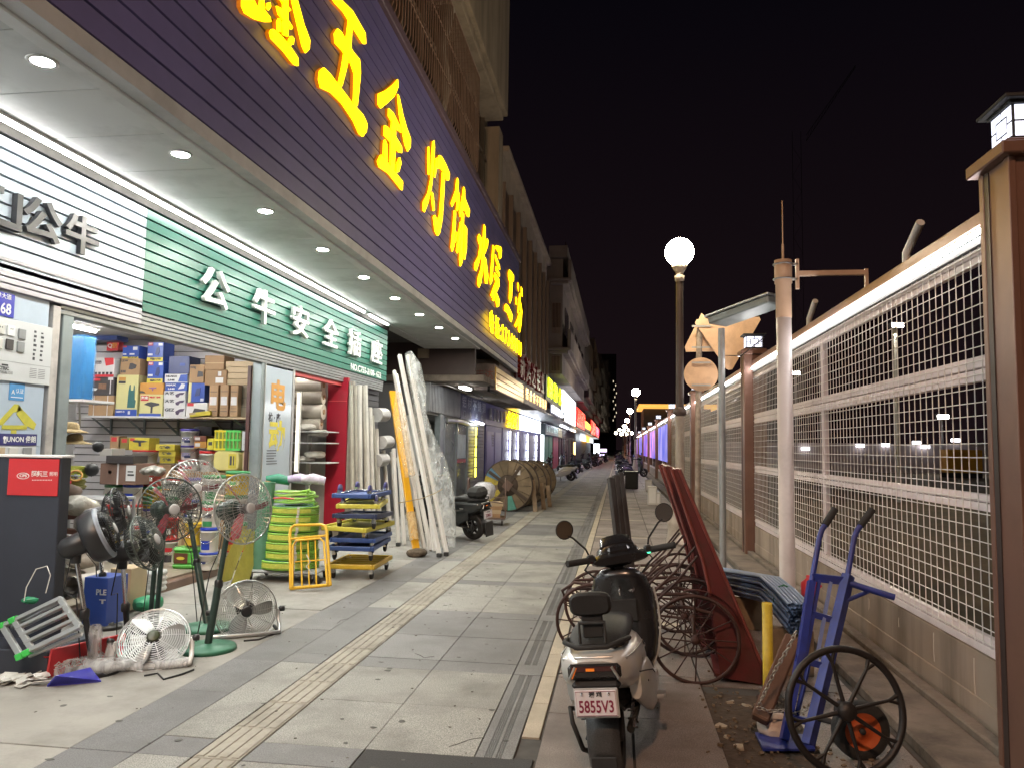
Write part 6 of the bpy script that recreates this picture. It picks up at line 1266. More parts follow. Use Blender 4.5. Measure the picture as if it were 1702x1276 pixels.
for i, (x, m_, dy) in enumerate(((462, mat('net_green', (.02, .2, .12), .5, var=.2), 0), (498, mat('floral', (.42, .36, .55), .5, var=.5, scale=18), .02), (520, mat('floral2', (.55, .5, .62), .5, var=.4, scale=18), .05))):
    p = at(x, 796, Y=8.4+dy); tag(obj('cloth_roll', MB().tube([p+Vector((-.12, -.05, 0)), p+Vector((.0, .0, .01)), p+Vector((.13, .04, -.02))], [.04, .06, .05], 10), m_), ['dark green net roll on top of the hoses', 'lilac flowered cloth roll on top of the hoses', 'pale flowered cloth roll at the right of the hoses'][i], 'roll')
tag(obj('red_strap', MB().tube([(hx-.1, 8.05, z+.09), (hx+.02, 8.0, z+.1), (hx+.14, 8.02, z+.09)], .014, 6, flat=(.6, 1.6)), cred), 'flat red strap lying on the loose hose', 'strap')
# ================================================================== folding yellow trolley frame
ty = mat('trolley_yellow', (.68, .40, .02), .38, var=.06, dirt=.1, dscale=5)
t = thing('folded_trolley', 'folded yellow tube trolley frame leaning against the hose dolly', 'trolley', (-3.15, 7.72, 0))
def fr(x, y, yy): return at(x, y, Y=yy)
Yb, Yt = 7.62, 7.92
def Q(x, y): k = (978-y)/(978-872); return fr(x, y, Yb+(Yt-Yb)*k)
wobj('frame', MB().tube([Q(483, 978), Q(482, 885), Q(484, 876), Q(490, 872), Q(535, 871), Q(541, 874), Q(543, 881), Q(549, 972)], .016, 8), ty, t)
wobj('foot_bar', MB().tube([Q(483, 977), Q(549, 971)], .017, 8), ty, t); wobj('crossbar', MB().tube([Q(483, 895), Q(543, 889)], .013, 8), ty, t)
wobj('inner_frame', MB().tube([Q(488, 974)+Vector((0, -.03, 0)), Q(489, 905)+Vector((0, -.03, 0)), Q(494, 897)+Vector((0, -.03, 0)), Q(534, 893)+Vector((0, -.03, 0)), Q(540, 899)+Vector((0, -.03, 0)), Q(546, 970)+Vector((0, -.03, 0))], .012, 8), ty, t)
for x in (500, 512, 524): wobj('slat', MB().tube([Q(x, 897), Q(x+2, 974)], .014, 6, flat=(1.5, .6)), ty, t)
wobj('crossbar', MB().tube([Q(490, 933), Q(543, 929)], .008, 6), ty, t); wobj('axle_wheel', MB().lathe([(.001, -.014), (.05, -.014), (.055, 0), (.05, .014), (.001, .014)], 16, T(*(Q(524, 966)+Vector((0, .06, 0)))) @ rotm('Y', 1.4)), rubber, t)
wobj('twine', MB().tube([Q(512, 920)+Vector((0, -.04, 0)), Q(518, 932)+Vector((0, -.04, 0)), Q(511, 940)+Vector((0, -.04, 0)), Q(519, 948)+Vector((0, -.04, 0))], .005, 5), offwhite, t)
# ================================================================== pile of platform trolleys
pb = mat('platform_blue', (.035, .075, .24), .45, var=.1, dirt=.15, dscale=6); pn = mat('platform_navy', (.025, .035, .09), .45, var=.1); py_ = mat('platform_yellow', (.62, .56, .08), .42, var=.08, dirt=.12, dscale=6); po = mat('platform_ochre', (.58, .38, .03), .42, var=.08, dirt=.1)
CXY = at(618, 963, Z=0); cxp, cyp = CXY.x-.26, CXY.y+.36; tz = R(93)
zl = .13
def platform(label, z, m_, L_=.66, W=.42, rz=tz, inv=False, ribs=False, dx=0, dy=0, tilt=(0, 0)):
    t = thing('platform_trolley', label, 'trolley', (cxp+dx, cyp+dy, z), rot=(tilt[0], tilt[1], rz), group='platform trolleys in the pile')
    for (a0, a1) in (((-L_/2, -W/2), (L_/2, -W/2+.03)), ((-L_/2, W/2-.03), (L_/2, W/2)), ((-L_/2, -W/2+.031), (-L_/2+.03, W/2-.031)), ((L_/2-.03, -W/2+.031), (L_/2, W/2-.031))):
        obj('rim', MB().box((*a0, 0), (*a1, .052), c=.008), m_, t)
    if ribs:
        for k in range(6): obj('slat', MB().box((-L_/2+.04+k*(L_-.08)/5-.012, -W/2+.03, .01), (-L_/2+.04+k*(L_-.08)/5+.012, W/2-.03, .03)), m_, t)
    else: obj('deck', MB().box((-L_/2+.03, -W/2+.03, .008), (L_/2-.03, W/2-.03, .026)), m_, t)
    s = -1 if inv else 1
    for x in (-L_/2+.08, L_/2-.08):
        for y in (-W/2+.06, W/2-.06):
            zc = -.055 if not inv else .085
            o = obj('caster', MB().box((x-.02, y-.018, min(0, zc)), (x+.02, y+.018, max(.03, zc))), chrome, t)
            obj('wheel', MB().lathe([(.001, -.016), (.04, -.016), (.052, -.01), (.052, .01), (.04, .016), (.001, .016)], 14, T(x+.03, y, zc-.012*s) @ rotm('X', math.pi/2)), mat('caster_blue', (.06, .06, .2), .4) if inv else rubber, o)
    obj('handle_bar', MB().tube([(-L_/2+.05, -W/2+.05, -.015 if not inv else .05), (L_/2-.1, -W/2+.05, -.015 if not inv else .05), (L_/2-.1, W/2-.05, -.015 if not inv else .05), (-L_/2+.05, W/2-.05, -.015 if not inv else .05)], .009, 6), chrome, t)
    return t
platform('large yellow slatted trolley at the bottom of the pile',   .115, po, .84, .56, ribs=True)
platform('blue platform trolley, second from the bottom of the pile', .325, pb, .80, .54, dx=-.01, tilt=(0, -.03))
platform('blue platform trolley, third from the bottom of the pile', .405, pb, .78, .53, inv=False, dx=.01)
platform('yellow platform trolley in the middle of the pile', .535, py_, .82, .56, rz=R(84), dx=-.03, tilt=(.02, -.02))
platform('navy platform trolley above the middle yellow one', .66, pn, .76, .52, dx=.02, tilt=(0, .03))
platform('thin yellow platform trolley near the top of the pile', .79, py_, .72, .50, rz=R(100), inv=True, dx=.01, tilt=(0, -.03))
platform('upturned navy trolley with wheels up on top of the pile', .90, pb, .70, .48, rz=R(88), inv=True, tilt=(0, -.02))
# ================================================================== wrapped profile bundle
prof = mat('white_profile', (.66, .65, .62), .32, var=.05, scale=3, dirt=.12, dscale=3); oprof = mat('orange_profile', (.66, .33, .015), .3, var=.1, scale=5)
pb_ = thing('profile_bundle', 'leaning bundle of white profiles and one orange length in film', 'bundle', (-2.6, 10.4, 0))
def prf(xb, yb, xt, yt, w, m_, name, dYt=.9, h=None):
    p0 = at(xb, yb, Z=.02); p1 = at(xt, yt, Y=p0.y+dYt); d = p1-p0
    o = wobj(name, MB().box((-w/2, -(h or w)/2, 0), (w/2, (h or w)/2, d.length), Matrix.Translation(p0) @ d.to_track_quat('Z', 'Y').to_matrix().to_4x4(), c=.006), m_, pb_); return p0, p1
prf(742, 919, 678, 590, .055, prof, 'profile'); prf(730, 922, 664, 590, .055, prof, 'profile'); prf(722, 915, 686, 592, .05, prof, 'profile'); prf(716, 914, 658, 622, .055, prof, 'profile'); prf(705, 912, 655, 616, .05, prof, 'profile'); prf(672, 905, 660, 700, .05, prof, 'profile', .3)
prf(662, 902, 654, 745, .05, prof, 'profile', .2); prf(690, 908, 660, 760, .035, prof, 'profile', .4)
p0, p1 = prf(692, 915, 652, 650, .10, oprof, 'orange_profile', h=.05)
tip = mat('black_tip', (.02, .02, .02), .5)
for x, y in ((742, 921), (730, 923), (662, 905)): q = at(x, y, Z=.02); wobj('end_cap', MB().box((-.032, -.032, -.015), (.032, .032, .035), Matrix.Translation(q), c=.004), tip, pb_)
q = at(692, 918, Z=.05); wobj('sacking', MB().loft([(q+Vector((0, -.1, -.01)), .08, .03), (q+Vector((0, -.05, .0)), .13, .06), (q+Vector((.02, .06, .0)), .12, .06), (q+Vector((.02, .1, 0)), .06, .03)], 14, 2.2), mat('sacking', (.10, .075, .05), .95, var=.5, scale=30, bump=1, bscale=30), pb_)
q0 = p0.lerp(p1, .06); q1 = p0.lerp(p1, .22); wobj('film_tape', MB().tube([q0, q1], .075, 10), film('tape_film', (.75, .6, .35), .3, .75), pb_)
flm = film('bundle_film', (.72, .77, .77), .06, .6, 9, .1, 1., 14)
a0, a1 = at(738, 910, Y=10.7), at(680, 592, Y=11.5)
def along(k): return a0.lerp(a1, k)
wobj('film', MB().tube([along(0)+Vector((.02, 0, .0)), along(.1)+Vector((.06, 0, 0)), along(.25)+Vector((.10, 0, 0)), along(.42)+Vector((.09, 0, 0)), along(.55)+Vector((.03, 0, 0)), along(.68)+Vector((.0, 0, 0)), along(.8)+Vector((.05, 0, 0)), along(.94)+Vector((.04, 0, 0)), along(1.02)], [.14, .17, .20, .18, .13, .10, .12, .12, .06], 16, flat=(.55, 1)), flm, pb_)
wobj('twine', MB().tube([at(662, 835, Y=10.3), at(700, 828, Y=10.25), at(725, 818, Y=10.3), at(735, 812, Y=10.6)], .006, 5), mat('twine', (.35, .28, .16), .8), pb_)
q = at(668, 690, Y=11.0); wobj('film', MB().tube([at(662, 652, Y=11.1), at(664, 690, Y=11.0), at(672, 740, Y=10.85), at(682, 790, Y=10.7)], [.05, .10, .09, .08], 12, flat=(.6, 1)), film('orange_film', (.8, .6, .35), .1, .45), pb_)
# ================================================================== scooters
sil = mat('scooter_silver', (.62, .63, .61), .28, .25, var=.04, coat=.4, dirt=.12, dscale=5); gloss = mat('scooter_black', (.014, .014, .016), .25, var=.1, coat=.4, dirt=.15, dscale=6, dcol=(.06, .055, .05)); seatm = mat('seat_vinyl', (.010, .0095, .0095), .62, var=.2, scale=30, bump=.2, bscale=120)
carbon = mat('carbon_fender', (.035, .035, .035), .35, var=.7, scale=220, coat=.3); tlens = mat('tail_lens', (.05, .012, .012), .12, var=.05, coat=.5); amber = mat('amber_lens', (.7, .18, .02), .2, var=.1, emit=.25); mirr = mat('mirror_glass', (.5, .5, .52), .05, 1., var=0)
platem = mat('plate_white', (.72, .70, .74), .4, var=.03); ledg = glow('switch_green', (.1, 1, .5), 1.2); foot_m = mat('floor_mat', (.03, .03, .03), .7, var=.2, bump=.4, bscale=50)
def scooter(label, loc, rz, lean, body, plate='5855V3', backrest=True, name='scooter', front=gloss):
    t = thing(name, label, 'scooter', loc, rot=(0, -lean, rz))
    def P(n, b, m_, par=None): return obj(n, b, m_, par or t)
    def wheel(y, r_, w):
        o = P('wheel', MB().lathe([(r_*.62, -w*.42), (r_*.8, -w*.5), (r_*.93, -w*.46), (r_, -w*.2), (r_, w*.2), (r_*.93, w*.46), (r_*.8, w*.5), (r_*.62, w*.42)], 30, T(0, y, r_) @ rotm('Y', math.pi/2)), rubber)
        rm = MB().lathe([(r_*.63, -w*.4), (r_*.56, -w*.25), (r_*.56, w*.25), (r_*.63, w*.4)], 30, T(0, y, r_) @ rotm('Y', math.pi/2)); 
        for k in range(5): rm.box((-.012, -.016, .02), (.012, .016, r_*.6), T(0, y, r_) @ rotm('X', k*1.2566))
        rm.lathe([(.001, -.06), (.05, -.06), (.055, -.03), (.055, .03), (.05, .06), (.001, .06)], 16, T(0, y, r_) @ rotm('Y', math.pi/2))
        P('rim', rm, blackm, o)
    wheel(0, .20, .10); wheel(1.12, .20, .09)
    # rear bodywork: tail shell, lower black skirt
    P('tail_shell', MB().loft([((0, -.265, .535), .115, .045, -.3), ((0, -.235, .535), .150, .075, -.3), ((0, -.16, .525), .180, .095), ((0, -.02, .505), .190, .12), ((0, .14, .475), .188, .15), ((0, .30, .43), .178, .17), ((0, .44, .37), .168, .15), ((0, .52, .33), .14, .09)], 24, 3.2), body)
    for s in (-1, 1):
        P('side_panel', MB().loft([((s*.155, -.06, .42), .03, .07), ((s*.175, .08, .38), .035, .11), ((s*.18, .26, .33), .032, .13), ((s*.178, .44, .27), .03, .10), ((s*.17, .60, .235), .028, .05), ((s*.165, .78, .235), .024, .03)], 14, 2.6), body)
        P('panel_seam', MB().tube([(s*.196, -.16, .50), (s*.205, .05, .45), (s*.212, .25, .40), (s*.205, .42, .34)], .003, 5), blackm)
    for s in (-1, 1):
        P('body_crease', MB().tube([(s*.135, -.245, .575), (s*.176, -.16, .585), (s*.186, .02, .575), (s*.18, .2, .555), (s*.165, .36, .51)], .0035, 5), body)
        P('decal', MB().box((s*.1935, .02, .50), (s*.1965, .09, .515)), alu)
        for k in range(3): P('screw', MB().lathe([(.001, .004), (.005, .003), (.006, 0)], 8, T(s*.205, .06+.17*k, .40-.05*k) @ rotm('Y', s*math.pi/2)), blackm)
    P('seat_lock', MB().lathe([(.001, .006), (.009, .005), (.011, 0)], 10, T(.196, .12, .55) @ rotm('Y', math.pi/2)), chrome)
    P('wiring', MB().tube([(.06, -.20, .40), (.10, -.14, .33), (.09, -.02, .30), (.12, .12, .33)], .006, 6).tube([(.04, -.21, .42), (.08, -.12, .36), (.11, .05, .32)], .004, 5), blackm)
    P('inner_skirt', MB().loft([((0, -.13, .37), .07, .05), ((0, .05, .36), .12, .09), ((0, .35, .28), .14, .10), ((0, .55, .22), .14, .06), ((0, .85, .20), .13, .04)], 16, 3), blackm)
    # tail lamp set in a black panel
    tp = P('tail_panel', MB().box((-.125, -.292, .500), (.125, -.255, .568), c=.015), gloss)
    P('tail_lamp', MB().box((-.105, -.299, .538), (.105, -.2925, .560), c=.003), tlens, tp); P('indicator', MB().add([(-.118, -.300, .512), (-.095, -.300, .558), (-.075, -.300, .558), (-.10, -.300, .512)], [(0, 1, 2, 3)]).box((-.035, -.3005, .542), (.005, -.2992, .554)), amber, tp)
    for s in (-1, 1): P('indicator', MB().tube([(s*.115, -.3, .51), (s*.085, -.3, .56)], .007, 5), alu, tp)
    P('tail_bumper', MB().box((-.115, -.285, .452), (.115, -.23, .497), c=.02).box((-.09, -.27, .40), (.09, -.22, .451), c=.012), blackm)
    P('tail_trim', MB().tube([(-.15, -.22, .575), (-.08, -.262, .590), (.08, -.262, .590), (.15, -.22, .575)], .009, 8), alu)
    # number plate on its hanger
    ph = P('plate_hanger', MB().box((-.03, -.297, .35), (.03, -.255, .46), c=.006), blackm)
    pl = P('number_plate', MB().box((-.096, -.312, .356), (.096, -.305, .466), c=.003), platem); pl.rotation_euler = (0, 0, 0)
    P('plate_frame', MB().box((-.103, -.304, .348), (.103, -.298, .473), c=.004), mat('frame_clear', (.45, .46, .46), .2, var=.1), pl)
    redp = mat('plate_ink', (.22, .02, .06), .4); 
    def wr(tx, x, z, sz, sx, m_):
        me = glyph(tx, sz, .0006, .0012).copy(); setm(me, m_); me.transform(T(x, -.3135, z) @ YM @ Matrix.Diagonal((sx, 1, 1, 1))); o = bpy.data.objects.new('lettering', me); col.objects.link(o); o.parent = pl
    wr(plate, 0, .396, .070, .76, redp); wr('深 圳', 0, .447, .022, 1.2, ink)
    P('plate_border', MB().tube([(-.091, -.3125, .361), (.091, -.3125, .361), (.091, -.3125, .461), (-.091, -.3125, .461)], .0015, 4, True), redp, pl)
    for s in (-1, 1): P('plate_bolt', MB().lathe([(.001, .008), (.006, .006), (.007, 0)], 8, T(s*.062, -.313, .451) @ YM), chrome, pl)
    # rear fender, shock absorbers, swing arm, motor
    P('rear_fender', MB().lathe([(.222, -.075), (.236, -.066), (.242, 0), (.236, .066), (.222, .075), (.228, .06), (.234, 0), (.228, -.06)], 16, T(0, 0, .2) @ rotm('Y', math.pi/2), arc=(R(-25)+math.pi/2+R(0), R(-25)+math.pi/2+R(115))) if False else
      MB().add(*((lambda A_: ([(x, -.242*math.cos(a)*k, .2+.242*math.sin(a)*k) for a in A_ for x, k in ((-.078, .93), (-.066, .99), (-.03, 1.01), (.03, 1.01), (.066, .99), (.078, .93))], [(i*6+j, i*6+j+1, (i+1)*6+j+1, (i+1)*6+j) for i in range(len(A_)-1) for j in range(5)]))([R(q) for q in range(-22, 116, 9)])), True), carbon)
    P('mud_flap', MB().box((-.06, -.262, .10), (.06, -.254, .17), c=.003), blackm)
    for s in (-1, 1):
        o = P('shock_absorber', MB().tube([(s*.115, .0, .21), (s*.125, .05, .44)], .012, 8), chrome)
        b = MB(); b.tube([(s*(.115+.01*k/40)+.024*math.cos(k*.9), .0+.05*k/40+.024*math.sin(k*.9), .23+.19*k/40) for k in range(41)], .0045, 5); P('spring', b, blackm, o)
        P('swing_arm', MB().tube([(s*.10, 0, .2), (s*.11, .22, .23), (s*.10, .42, .24)], .02, 8), blackm)
    P('motor_cover', MB().lathe([(.001, .10), (.06, .098), (.085, .085), (.09, .06)], 20, T(0, 0, .2) @ rotm('Y', -math.pi/2)), gloss); P('side_stand', MB().tube([(-.12, .42, .20), (-.20, .38, .02)], .012, 6).box((-.23, .35, .0), (-.18, .41, .012)), blackm)
    P('exhaust_hose', MB().tube([(-.13, -.02, .30), (-.17, -.10, .33), (-.16, -.12, .27), (-.13, -.08, .14), (-.11, .0, .10)], .012, 7), blackm); P('brake_cable', MB().tube([(.13, .0, .26), (.16, .06, .33), (.15, .2, .3)], .005, 5), blackm)
    for s in (-1, 1): P('foot_peg', MB().box((s*.19, .36, .225), (s*.25, .44, .245), c=.004), alu)
    # seat, rails and back rest
    P('seat', MB().loft([((0, -.20, .615), .10, .02), ((0, -.14, .63), .135, .04), ((0, .0, .64), .145, .05), ((0, .16, .635), .14, .055), ((0, .28, .60), .12, .05), ((0, .44, .60), .115, .05), ((0, .53, .585), .09, .04), ((0, .56, .57), .05, .02)], 20, 2.8), seatm)
    P('grab_rail', MB().tube([(-.13, .05, .60), (-.155, -.10, .635), (-.14, -.22, .65), (-.07, -.27, .635), (.07, -.27, .635), (.14, -.22, .65), (.155, -.10, .635), (.13, .05, .60)], .011, 8), blackm)
    if backrest:
        P('backrest', MB().loft([((0, -.225, .81), .088, .042, -.1), ((0, -.215, .81), .10, .052, -.1), ((0, -.185, .81), .10, .052, -.1), ((0, -.17, .81), .085, .04, -.1)], 20, 3.6), seatm)
        P('backrest_stem', MB().box((-.05, -.20, .66), (.05, -.175, .80), c=.006).tube([(-.06, -.24, .645), (-.062, -.215, .73), (.062, -.215, .73), (.06, -.24, .645)], .009, 6), blackm)
    # floor, leg shield, front
    P('floor_board', MB().box((-.15, .52, .235), (.15, .92, .27), c=.012), foot_m)
    P('leg_shield', MB().loft([((0, .98, .24), .14, .05), ((0, .965, .34), .185, .05), ((0, .975, .46), .205, .055), ((0, .965, .60), .20, .06), ((0, .945, .72), .175, .06), ((0, .92, .79), .13, .05)], 22, 3.0) if False else
      MB().add(*((lambda S: ([(x, y, z) for (z, w_, yb, th) in S for x, y in ((-w_, yb+.01), (-w_*.85, yb-.03), (-w_*.4, yb-.048), (w_*.4, yb-.048), (w_*.85, yb-.03), (w_, yb+.01), (w_*.9, yb+th*.6), (w_*.35, yb+th), (-w_*.35, yb+th), (-w_*.9, yb+th*.6))], [(i*10+j, i*10+(j+1) % 10, (i+1)*10+(j+1) % 10, (i+1)*10+j) for i in range(len(S)-1) for j in range(10)]+[tuple(range(10))[::-1], tuple(range((len(S)-1)*10, len(S)*10))]))([(.22, .13, .93, .08), (.30, .175, .93, .10), (.42, .20, .935, .13), (.55, .205, .93, .15), (.66, .195, .915, .15), (.75, .165, .895, .14), (.80, .11, .88, .11)])), True), front)
    for s in (-1, 1): P('shield_trim', MB().tube([(s*.14, .94, .23), (s*.19, .945, .33), (s*.213, .95, .45), (s*.214, .945, .58), (s*.20, .93, .68)], .007, 6), body)
    P('glove_box', MB().box((-.10, .865, .50), (.10, .895, .64), c=.012), blackm); P('hook', MB().tube([(0, .875, .70), (0, .845, .70), (0, .835, .675), (0, .85, .66)], .006, 6), chrome)
    P('key_lock', MB().lathe([(.001, .01), (.02, .008), (.022, 0)], 12, T(.07, .87, .69) @ YM), chrome)
    P('steering_stem', MB().tube([(0, 1.02, .42), (0, .93, .84)], .03, 10), blackm)
    for s in (-1, 1): P('fork', MB().tube([(s*.075, 1.12, .2), (s*.07, 1.03, .52)], .016, 8), alu)
    P('front_fender', MB().add(*((lambda A_: ([(x, 1.12+.228*math.cos(a)*k, .2+.228*math.sin(a)*k) for a in A_ for x, k in ((-.065, .95), (-.04, 1.01), (.04, 1.01), (.065, .95))], [(i*4+j, i*4+j+1, (i+1)*4+j+1, (i+1)*4+j) for i in range(len(A_)-1) for j in range(3)]))([R(q) for q in range(5, 160, 10)])), True), front)
    H0 = set(o.name for o in t.children)
    P('front_cowl', MB().loft([((0, .86, .87), .10, .03), ((0, .885, .875), .14, .055), ((0, .96, .88), .135, .075), ((0, 1.03, .86), .10, .07), ((0, 1.07, .84), .04, .03)], 18, 2.5), front)
    P('dash', MB().box((-.075, .862, .885), (.075, .93, .935), c=.02), gloss); P('windshield', MB().loft([((0, .93, .93), .11, .02), ((0, .97, .965), .10, .03), ((0, 1.02, .95), .06, .03)], 16, 2.4), gloss)
    P('headlamp', MB().lathe([(.001, .03), (.05, .02), (.06, 0)], 16, T(0, 1.075, .82) @ rotm('X', -math.pi/2)), chrome)
    P('handlebar', MB().tube([(-.32, .80, .895), (-.2, .87, .885), (-.08, .92, .87), (.08, .92, .87), (.2, .87, .885), (.32, .80, .895)], .013, 8), blackm)
    P('bar_shroud', MB().loft([((-.0, .84, .865), .17, .022), ((0, .87, .868), .185, .04), ((0, .92, .865), .16, .045), ((0, .96, .86), .10, .03)], 18, 2.6), gloss)
    for s in (-1, 1):
        P('grip', MB().tube([(s*.20, .87, .885), (s*.335, .79, .897)], .019, 10), rubber); P('brake_lever', MB().tube([(s*.17, .91, .888), (s*.25, .90, .89), (s*.34, .845, .895)], .007, 6), blackm)
        P('switch_pod', MB().box((s*.155, .85, .865), (s*.205, .90, .915), c=.01), black); P('mirror_stem', MB().tube([(s*.185, .885, .905), (s*.20, .89, .95), (s*.27, .86, 1.03), (s*.30, .85, 1.05)], .006, 6), blackm)
        o = P('mirror', MB().lathe([(.001, -.02), (.04, -.016), (.054, -.004), (.056, .004), (.051, .005)], 24, T(s*.315, .845, 1.085) @ rotm('Z', s*-.12) @ rotm('X', R(95))), blackm)
        P('mirror_glass', MB().lathe([(.0005, .002), (.051, .002)], 24, T(s*.315, .8445, 1.085) @ rotm('Z', s*-.12) @ rotm('X', R(95))), mirr, o)
        P('brake_hose', MB().tube([(s*.17, .92, .88), (s*.22, .98, .82), (s*.12, 1.02, .72), (s*.04, 1.0, .66)], .0055, 5), blackm)
    P('switch_light', MB().box((.165, .846, .868), (.19, .8485, .876)), ledg); P('left_switch', MB().box((-.19, .846, .868), (-.175, .8485, .876)), tlens)
    Ms = T(0, .95, .86) @ rotm('Z', R(16)) @ rotm('Y', R(-4)) @ T(0, -.95, -.86)
    for o in list(t.children):
        if o.name not in H0: o.matrix_local = Ms
    return t
b0 = at(1006, 1292, Z=0)
S1 = scooter('silver and black electric scooter with backrest parked in the foreground', (b0.x+.045, b0.y+.05, 0), R(-6.5), R(6.5), sil)
S1.scale = (.94, 1, 1)
# dark scooter beside the wrapped profiles
dgr = mat('scooter_dark', (.018, .022, .024), .28, var=.15, coat=.3, dirt=.2, dscale=6, dcol=(.07, .06, .05))
p = at(788, 897, Z=0)
S2 = scooter('black scooter with a delivery box beside the wrapped profiles', (p.x-.02, p.y+.10, 0), R(62), R(7), dgr, plate='32M61', backrest=False, front=dgr)
S2.scale = (1.05,)*3
obj('top_box', MB().box((-.14, -.26, .645), (.14, .02, .82), c=.06), blackm, S2); obj('mud_cover', MB().box((-.09, -.32, .08), (.09, -.30, .30), c=.004), black, S2)
obj('crash_bar', MB().tube([(.20, -.2, .42), (.23, -.1, .46), (.24, .3, .40), (.20, .34, .36), (.23, .1, .38), (.21, -.2, .36)], .011, 7), chrome, S2)
# motorbikes further down
far_spots = [(-2.15, 35.5, 75, 'left of the path past the cable drums'), (-2.4, 46, 60, 'second on the left beyond the drums'), (-2.2, 55, 80, 'third on the left beyond the drums'), (-1.9, 63, 70, 'fourth on the left beyond the drums'), (-1.7, 72, 75, 'fifth on the left beyond the drums'), (.2, 42, -70, 'on the right by the second street lamp'), (.1, 52, -80, 'second on the right far ahead'), (.25, 60, -60, 'third on the right far ahead'), (.0, 70, -70, 'fourth on the right far ahead'), (-.2, 82, -20, 'in the middle of the far path'), (-1.4, 84, 60, 'sixth on the left, far off'), (.1, 92, -60, 'fifth on the right, far off')]
for i, (x, y, a, lb) in enumerate(far_spots):
    o = copy_tree(S1 if i % 4 == 0 else S2); o['label'] = f'parked scooter {lb}'; o['group'] = 'scooters parked down the street'; o.location = (x, y, 0); o.rotation_euler = (0, -.1, R(a)); o.scale = (1.1,)*3
# ================================================================== wire trolley and cable drums
tx = at(820, 872, Z=0); bt = mat('trolley_brown', (.14, .09, .07), .5, .3, var=.2)
t = thing('cage_trolley', 'rusty tube trolley loaded with flat cartons before the cable drum', 'trolley', (tx.x-.15, tx.y+.1, 0), rz=R(8))
obj('deck', MB().box((-.36, -.25, .12), (.36, .3, .15), c=.006), bt, t)
for x in (-.3, .3): 
    for y in (-.2, .24): caster(t, x, y, .12, .045)
for x in (-.36, .36): obj('end_frame', MB().tube([(x, -.24, .15), (x, -.24, .82), (x, -.2, .88), (x, .24, .88), (x, .29, .82), (x, .29, .15)], .014, 7), bt, t)
obj('rail', MB().tube([(-.36, -.24, .5), (.36, -.24, .42)], .01, 6).tube([(-.36, .29, .5), (.36, .29, .5)], .01, 6), bt, t)
for i in range(4):
    o = tag(obj('flat_carton', MB().box((-.28, -.2, 0), (.26, .22, .07), c=.004), kraftp if i % 2 else kraft), f'flat carton on the rusty tube trolley, {nth[i]} from its deck', 'box', 'cartons on the tube trolley'); o.location = (tx.x-.15+.01*i, tx.y+.1, .151+i*.071); o.rotation_euler = (0, 0, R(8+3*i))
b = MB(); q = Vector((tx.x-.22, tx.y+.12, .62)); b.loft([(q+Vector((0, -.2, -.1)), .1, .08), (q+Vector((0, -.1, 0)), .22, .17), (q+Vector((0, .1, .02)), .22, .18), (q+Vector((0, .2, 0)), .08, .08)], 12)
tag(obj('printed_bag', b, mat('printed_bag', (.45, .45, .48), .4, var=.6, scale=18, bump=.6, bscale=18)), 'lumpy printed bag on top of the trolley cartons', 'bag')
plank = mat('drum_wood', (.17, .125, .075), .8, var=.3, scale=6, bump=.4, bscale=30, rnd=.2, dirt=.4, dscale=4); plankd = mat('drum_wood_dark', (.06, .042, .03), .85, var=.3)
stick = [mat('drum_sticker_yellow', (.42, .33, .05), .6, var=.55, scale=9, dirt=.5, dscale=9), mat('drum_sticker_blue', (.10, .22, .32), .5, var=.3, scale=12), mat('drum_sticker_teal', (.08, .25, .20), .5, var=.3, scale=10)]
def drum(label, loc, rz, r_, w, stickers=True):
    t = thing('cable_drum', label, 'cable drum', loc, rz=rz)
    for s, y in ((-1, -w/2), (1, w/2)):
        fl = obj('flange_ring', MB().lathe([(r_*.97, -.04), (r_, -.035), (r_, .035), (r_*.97, .04)], 40, T(0, y, r_) @ rotm('X', math.pi/2)), plankd, t)
        n = 16
        for i in range(n):      # planks round the flange
            a0, a1 = 2*math.pi*i/n+.012, 2*math.pi*(i+1)/n-.012
            poly = [(r_*.42*math.cos(a0), r_*.42*math.sin(a0)), (r_*.965*math.cos(a0), r_*.965*math.sin(a0)), (r_*.965*math.cos((a0+a1)/2), r_*.965*math.sin((a0+a1)/2)), (r_*.965*math.cos(a1), r_*.965*math.sin(a1)), (r_*.42*math.cos(a1), r_*.42*math.sin(a1))]
            m_ = plank
            if stickers and s < 0: m_ = {7: stick[0], 6: stick[1], 9: stick[0], 12: stick[2]}.get(i, plank)
            obj('plank', MB().prism(poly, -.03-.004*(i % 3), .03, T(0, y, r_) @ rotm('X', math.pi/2)), m_, t)
        obj('inner_disc', MB().lathe([(.001, 0), (r_*.43, 0), (r_*.43, .02), (.001, .02)], 30, T(0, y, r_) @ rotm('X', math.pi/2)), plankd, t)
        for k in range(4): obj('spoke', MB().box((-.035, s*.035, .0), (.035, s*.05, r_*.93), T(0, y, r_) @ rotm('Y', k*math.pi/2+.6)), plankd, t)
        obj('hub_plate', MB().box((-.1, s*.05, -.1), (.1, s*.065, .1), T(0, y, r_) @ rotm('Y', .6)), bt, t)
    obj('barrel', MB().lathe([(r_*.6, -w/2+.03), (r_*.6, w/2-.03)], 24, T(0, 0, r_) @ rotm('X', math.pi/2)), plankd, t)
    obj('cable', MB().lathe([(r_*.6, -w/2+.04)]+[(r_*(.80+.02*(k % 2)), -w/2+.06+(w-.12)*k/18) for k in range(19)]+[(r_*.6, w/2-.04)], 30, T(0, 0, r_) @ rotm('X', math.pi/2)), blackm, t)
    if stickers: obj('paper_tag', MB().box((.18, -w/2-.04, r_*1.42), (.30, -w/2-.036, r_*1.6), rotm('Y', 0)), cwhite, t)
    return t
d1 = at(850, 849, Z=0); rr = .60
drum('large wooden cable drum with yellow and blue stickers facing the street', (d1.x-.05, d1.y+.35, 0), R(-6), rr, .72)
